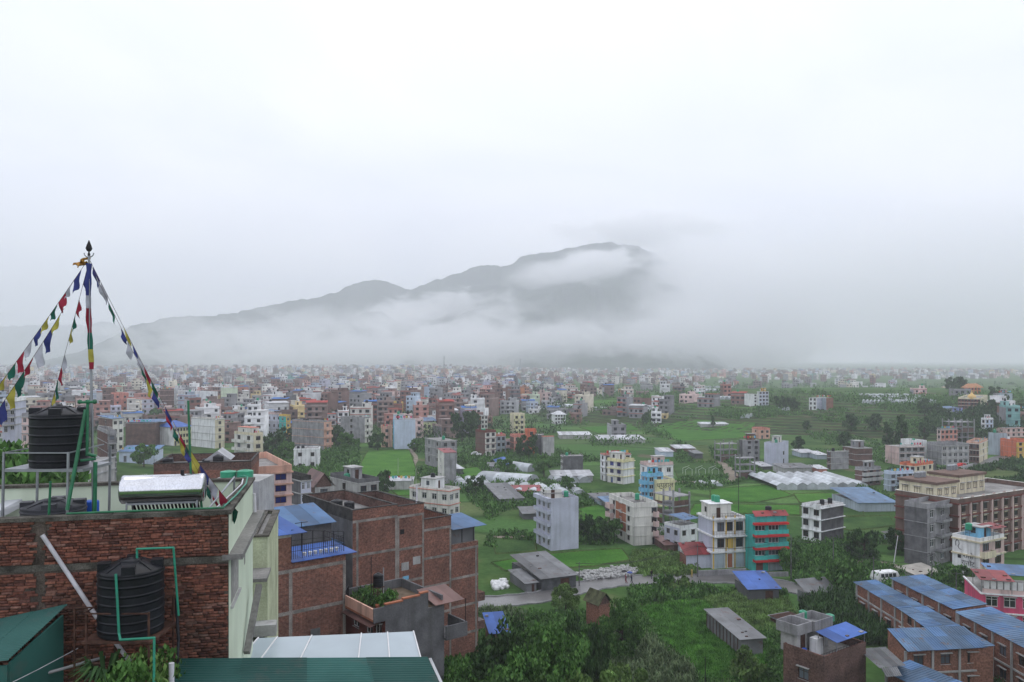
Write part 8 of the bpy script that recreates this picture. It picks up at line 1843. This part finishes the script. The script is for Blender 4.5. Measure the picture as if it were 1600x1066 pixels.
def vehicle(px, py, yaw, L, W, H, mt, label, name, cat, van=True, Y=None):
    p = onroad(px, py, .02); t = thing(name, p, label, cat, yaw); r = .32; mb = MB(); z0 = .28; hood = L * (.12 if van else .27); c = .12
    sec = [(0, z0, .62 * (H - z0) + z0 if not van else H * .62), (.25, z0, None)]
    pr = [(0, z0), (L, z0), (L, H * .55), (L - hood, H * .62), (L - hood - (.5 if van else .7), H), (.35 if van else 1.0, H), (.05, H * .62), (0, H * .5)]
    n = len(pr); V = [(x, -W / 2, z) for x, z in pr] + [(x, W / 2, z) for x, z in pr]; 
    for i in range(n):
        if pr[i][1] > H * .8: V[i] = (V[i][0], -W / 2 + c, V[i][2]); V[n + i] = (V[n + i][0], W / 2 - c, V[n + i][2])
    mb.add(V, [tuple(range(n)), tuple(reversed(range(n, 2 * n)))] + [(i, n + i, n + (i + 1) % n, (i + 1) % n) for i in range(n)], mt); mb.build('body', t)
    k = 4 if van else 2; x0, x1 = (.7 if van else 1.2), L - hood - .75
    for sd in (-1, 1):
        for i in range(k):
            a, b = x0 + (x1 - x0) * i / k + .06, x0 + (x1 - x0) * (i + 1) / k - .06; mb = MB(); y = sd * (W / 2 + .01); y2 = sd * (W / 2 - c * .7 + .02); mb.quad((a, y, H * .62), (b, y, H * .62), (b, y2, H * .9), (a, y2, H * .9), GLASS); mb.build('window', t)
        for x in (L * .18, L * .80):
            mb = MB(); mb.lathe((x, sd * (W / 2 - .1), r), [(-.11, 0), (-.11, r * .85), (-.08, r), (.08, r), (.11, r * .85), (.11, 0)], IRONB, 16, axis=(0, 1, 0)); w_ = mb.build('wheel', t); mb = MB(); mb.lathe((x, sd * (W / 2 + .015), r), [(-.01, 0), (-.01, r * .55), (.01, r * .5), (.012, 0)], STEEL, 10, axis=(0, 1, 0)); mb.build('rim', w_)
        mb = MB(); mb.box(L - .02, sd * W * .36 - .14, H * .36, L + .03, sd * W * .36 + .14, H * .46, WHITEFR); mb.build('headlight', t)
    mb = MB(); mb.quad((L - hood - .02, -W * .44, H * .63), (L - hood - .02, W * .44, H * .63), (L - hood - .46, W * .40, H * .96), (L - hood - .46, -W * .40, H * .96), GLASS); mb.build('windscreen', t); return t
vehicle(1365, 914, .25, 5.2, 1.9, 2.2, WHITE, 'white minibus parked beside the bushes behind the school', 'minibus', 'minibus'); vehicle(1497, 731, .3, 4.2, 1.8, 1.55, RED, 'dark red car on the curved road', 'parked_car', 'car', False); vehicle(736, 712, .05, 4.2, 1.8, 1.5, WHITE, 'white car parked beside the central row', 'parked_car', 'car', False)
def pole(px, py, hpx, label, mt=None, lean=0.0, r=.09, arm=True):
    g = G(px, py); h = hpx * g.y / F; t = thing('utility_pole', g, label, 'utility pole'); mb = MB(); mb.bar((0, 0, -.5), (lean * h, 0, h), r * 1.2, mt or CEMENT_D, 8, r * .7); mb.build('post', t)
    if arm: mb = MB(); mb.bar((lean * h - .6, 0, h * .93), (lean * h + .6, 0, h * .93), .04, IRONB); mb.build('crossarm', t)
    return g + Vector((lean * h, 0, h * .94))
tops = [pole(*a) for a in ((905, 916, 38, 'dark utility pole beside the roadside shed'), (1090, 902, 52, 'utility pole at the red-roofed shed'), (1236, 906, 70, 'utility pole beside the teal house'), (1302, 884, 50, 'utility pole among the crops'), (1365, 914, 44, 'utility pole behind the minibus'), (1456, 906, 44, 'utility pole before the grey concrete house'), (1494, 938, 44, 'utility pole beside the stony track'), (1545, 900, 40, 'utility pole at the white lettered house'))]
pole(1394, 893, 56, 'pale leaning pole before the grey concrete house', WHITEPVC, .16, .08, False); pole(1102, 1085, 58, 'thin post in the corner of the rice field', IRONB, 0, .06, False); pole(1154, 800, 60, 'thin post beside the half-built frames', IRONB, 0, .08, False); pole(622, 742, 26, 'thin pole in the bright rice field', CEMENT_L, 0, .07, False); pole(650, 762, 30, 'slim pole at the end of the rice field', CEMENT_L, 0, .07, False)
PN = ('pole by the roadside shed', 'pole at the red-roofed shed', 'pole by the teal house', 'pole among the crops', 'pole behind the minibus', 'pole before the grey concrete house', 'pole by the stony track')
for a, b in zip(tops[:-1], tops[1:]):
    for s in (-.45, .45):
        mb = MB(); pts = [a.lerp(b, i / 10) + Vector((s, 0, -1.1 * 4 * (i / 10) * (1 - i / 10))) for i in range(11)]
        for p, q in zip(pts[:-1], pts[1:]): mb.bar(p - a, q - a, .03, IRONB, 3, caps=False)
        mb.build('power_line', loc=a, label='%s power line from the %s' % ('outer' if s < 0 else 'inner', PN[tops.index(a)]), cat='cable', group='power lines')
def mast_tower(px, base, top, label):
    g = G(px, base); h = (base - top) * g.y / F; t = thing('radio_mast', g, label, 'mast'); w = h * .05; mb = MB()
    for sx in (-1, 1):
        for sy in (-1, 1): mb.bar((sx * w, sy * w, 0), (sx * w * .3, sy * w * .3, h), .22, STEEL, 4)
    mb.build('leg', t); mb = MB(); n = 9
    for i in range(n):
        z0, z1 = h * i / n, h * (i + 1) / n; a, b = w * (1 - .7 * i / n), w * (1 - .7 * (i + 1) / n); mb.bar((-a, -a, z0), (b, -b, z1), .12, STEEL, 3); mb.bar((a, -a, z0), (-b, -b, z1), .12, STEEL, 3)
    mb.build('lattice', t)
mast_tower(694, 590, 556, 'grey lattice radio mast above the town roofs'); mast_tower(813, 588, 561, 'second lattice mast farther along the skyline')
# rubble beside the road
def rubble(zone, n, label, size=(.2, .6), mt=CEMENT_L, seed=3):
    rs = np.random.default_rng(seed); xs = [p[0] for p in zone]; ys = [p[1] for p in zone]; px = rs.uniform(min(xs), max(xs), n * 2); py = rs.uniform(min(ys), max(ys), n * 2); k = inpoly(px, py, zone); X, Y = Gv(px[k], py[k]); Z = hgt(X, Y); V = []; Q = []
    for i in range(len(X)):
        s = rs.uniform(*size, 3) * .5; b = np.array([(a, c, d) for d in (-1, 1) for a, c in ((-1, -1), (1, -1), (1, 1), (-1, 1))], float) * s * rs.uniform(.75, 1.1, (8, 3)); a = rs.uniform(0, 6.28); c_, s_ = math.cos(a), math.sin(a); V.append(np.stack([b[:, 0] * c_ - b[:, 1] * s_ + X[i], b[:, 0] * s_ + b[:, 1] * c_ + Y[i], b[:, 2] + Z[i] + rs.uniform(0, .5)], 1)); Q.append(BOXF + 8 * i)
    link('rubble', np_mesh('rubble', np.concatenate(V), np.concatenate(Q), mt), kind='stuff', label=label)
rubble([(900, 898), (980, 885), (1000, 892), (985, 902), (915, 908)], 420, 'heap of grey stones beside the road'); rubble([(1022, 826), (1044, 822), (1040, 846), (1024, 846)], 150, 'rubble beside the terracotta house', (.3, .8), CEMENT, 5); rubble([(940, 786), (1000, 776), (1016, 790), (950, 800)], 200, 'scrap and sheets behind the terracotta house', (.4, 1.6), TIN_GREY, 6); rubble([(770, 912), (790, 910), (792, 920), (772, 922)], 60, 'pale sacks beside the roadside shed', (.4, .9), WHITE, 7)
def low_wall(pix, h, mt, label, t=.25):
    o = MB(); pts = [G(*p) for p in pix]
    for a, b in zip(pts[:-1], pts[1:]):
        d = b - a; M = Matrix.Translation(a) @ Matrix.Rotation(math.atan2(d.y, d.x), 4, 'Z'); o.box(0, 0, -.6, math.hypot(d.x, d.y), t, h, mt, M)
    o.build('compound_wall', label=label, cat='wall')
low_wall([(1090, 901), (1130, 899), (1166, 897)], 1.0, CEMENT, 'grey compound wall before the shuttered house'); low_wall([(1166, 902), (1232, 901)], .8, CEMENT, 'low forecourt wall of the teal house'); low_wall([(1440, 735), (1480, 741), (1520, 732)], 1.6, CEMENT_L, 'retaining wall below the roadside row'); low_wall([(1232, 741), (1268, 736)], 2.2, CEMENT_L, 'grey boundary wall below the lilac-grey house')
# painted lettering
for (h, face, f, z, size, txt, mt) in LETTERS:
    cu = bpy.data.curves.new('lettering', 'FONT'); cu.body = txt; cu.size = size; cu.align_x = 'CENTER'; cu.extrude = .01; tmp = bpy.data.objects.new('lettering', cu); COL.objects.link(tmp); dg = bpy.context.evaluated_depsgraph_get(); me = bpy.data.meshes.new_from_object(tmp.evaluated_get(dg)); bpy.data.objects.remove(tmp); me.materials.clear(); me.materials.append(mt); O, u, L = h.faces()[face]; n = Vector((u[1], -u[0], 0)); o = link('lettering', me, h.root); o.location = Vector((O[0], O[1], 0)) + Vector((u[0], u[1], 0)) * f * L + n * .02 + Vector((0, 0, z)); o.rotation_euler = (R(90), 0, math.atan2(u[1], u[0]))
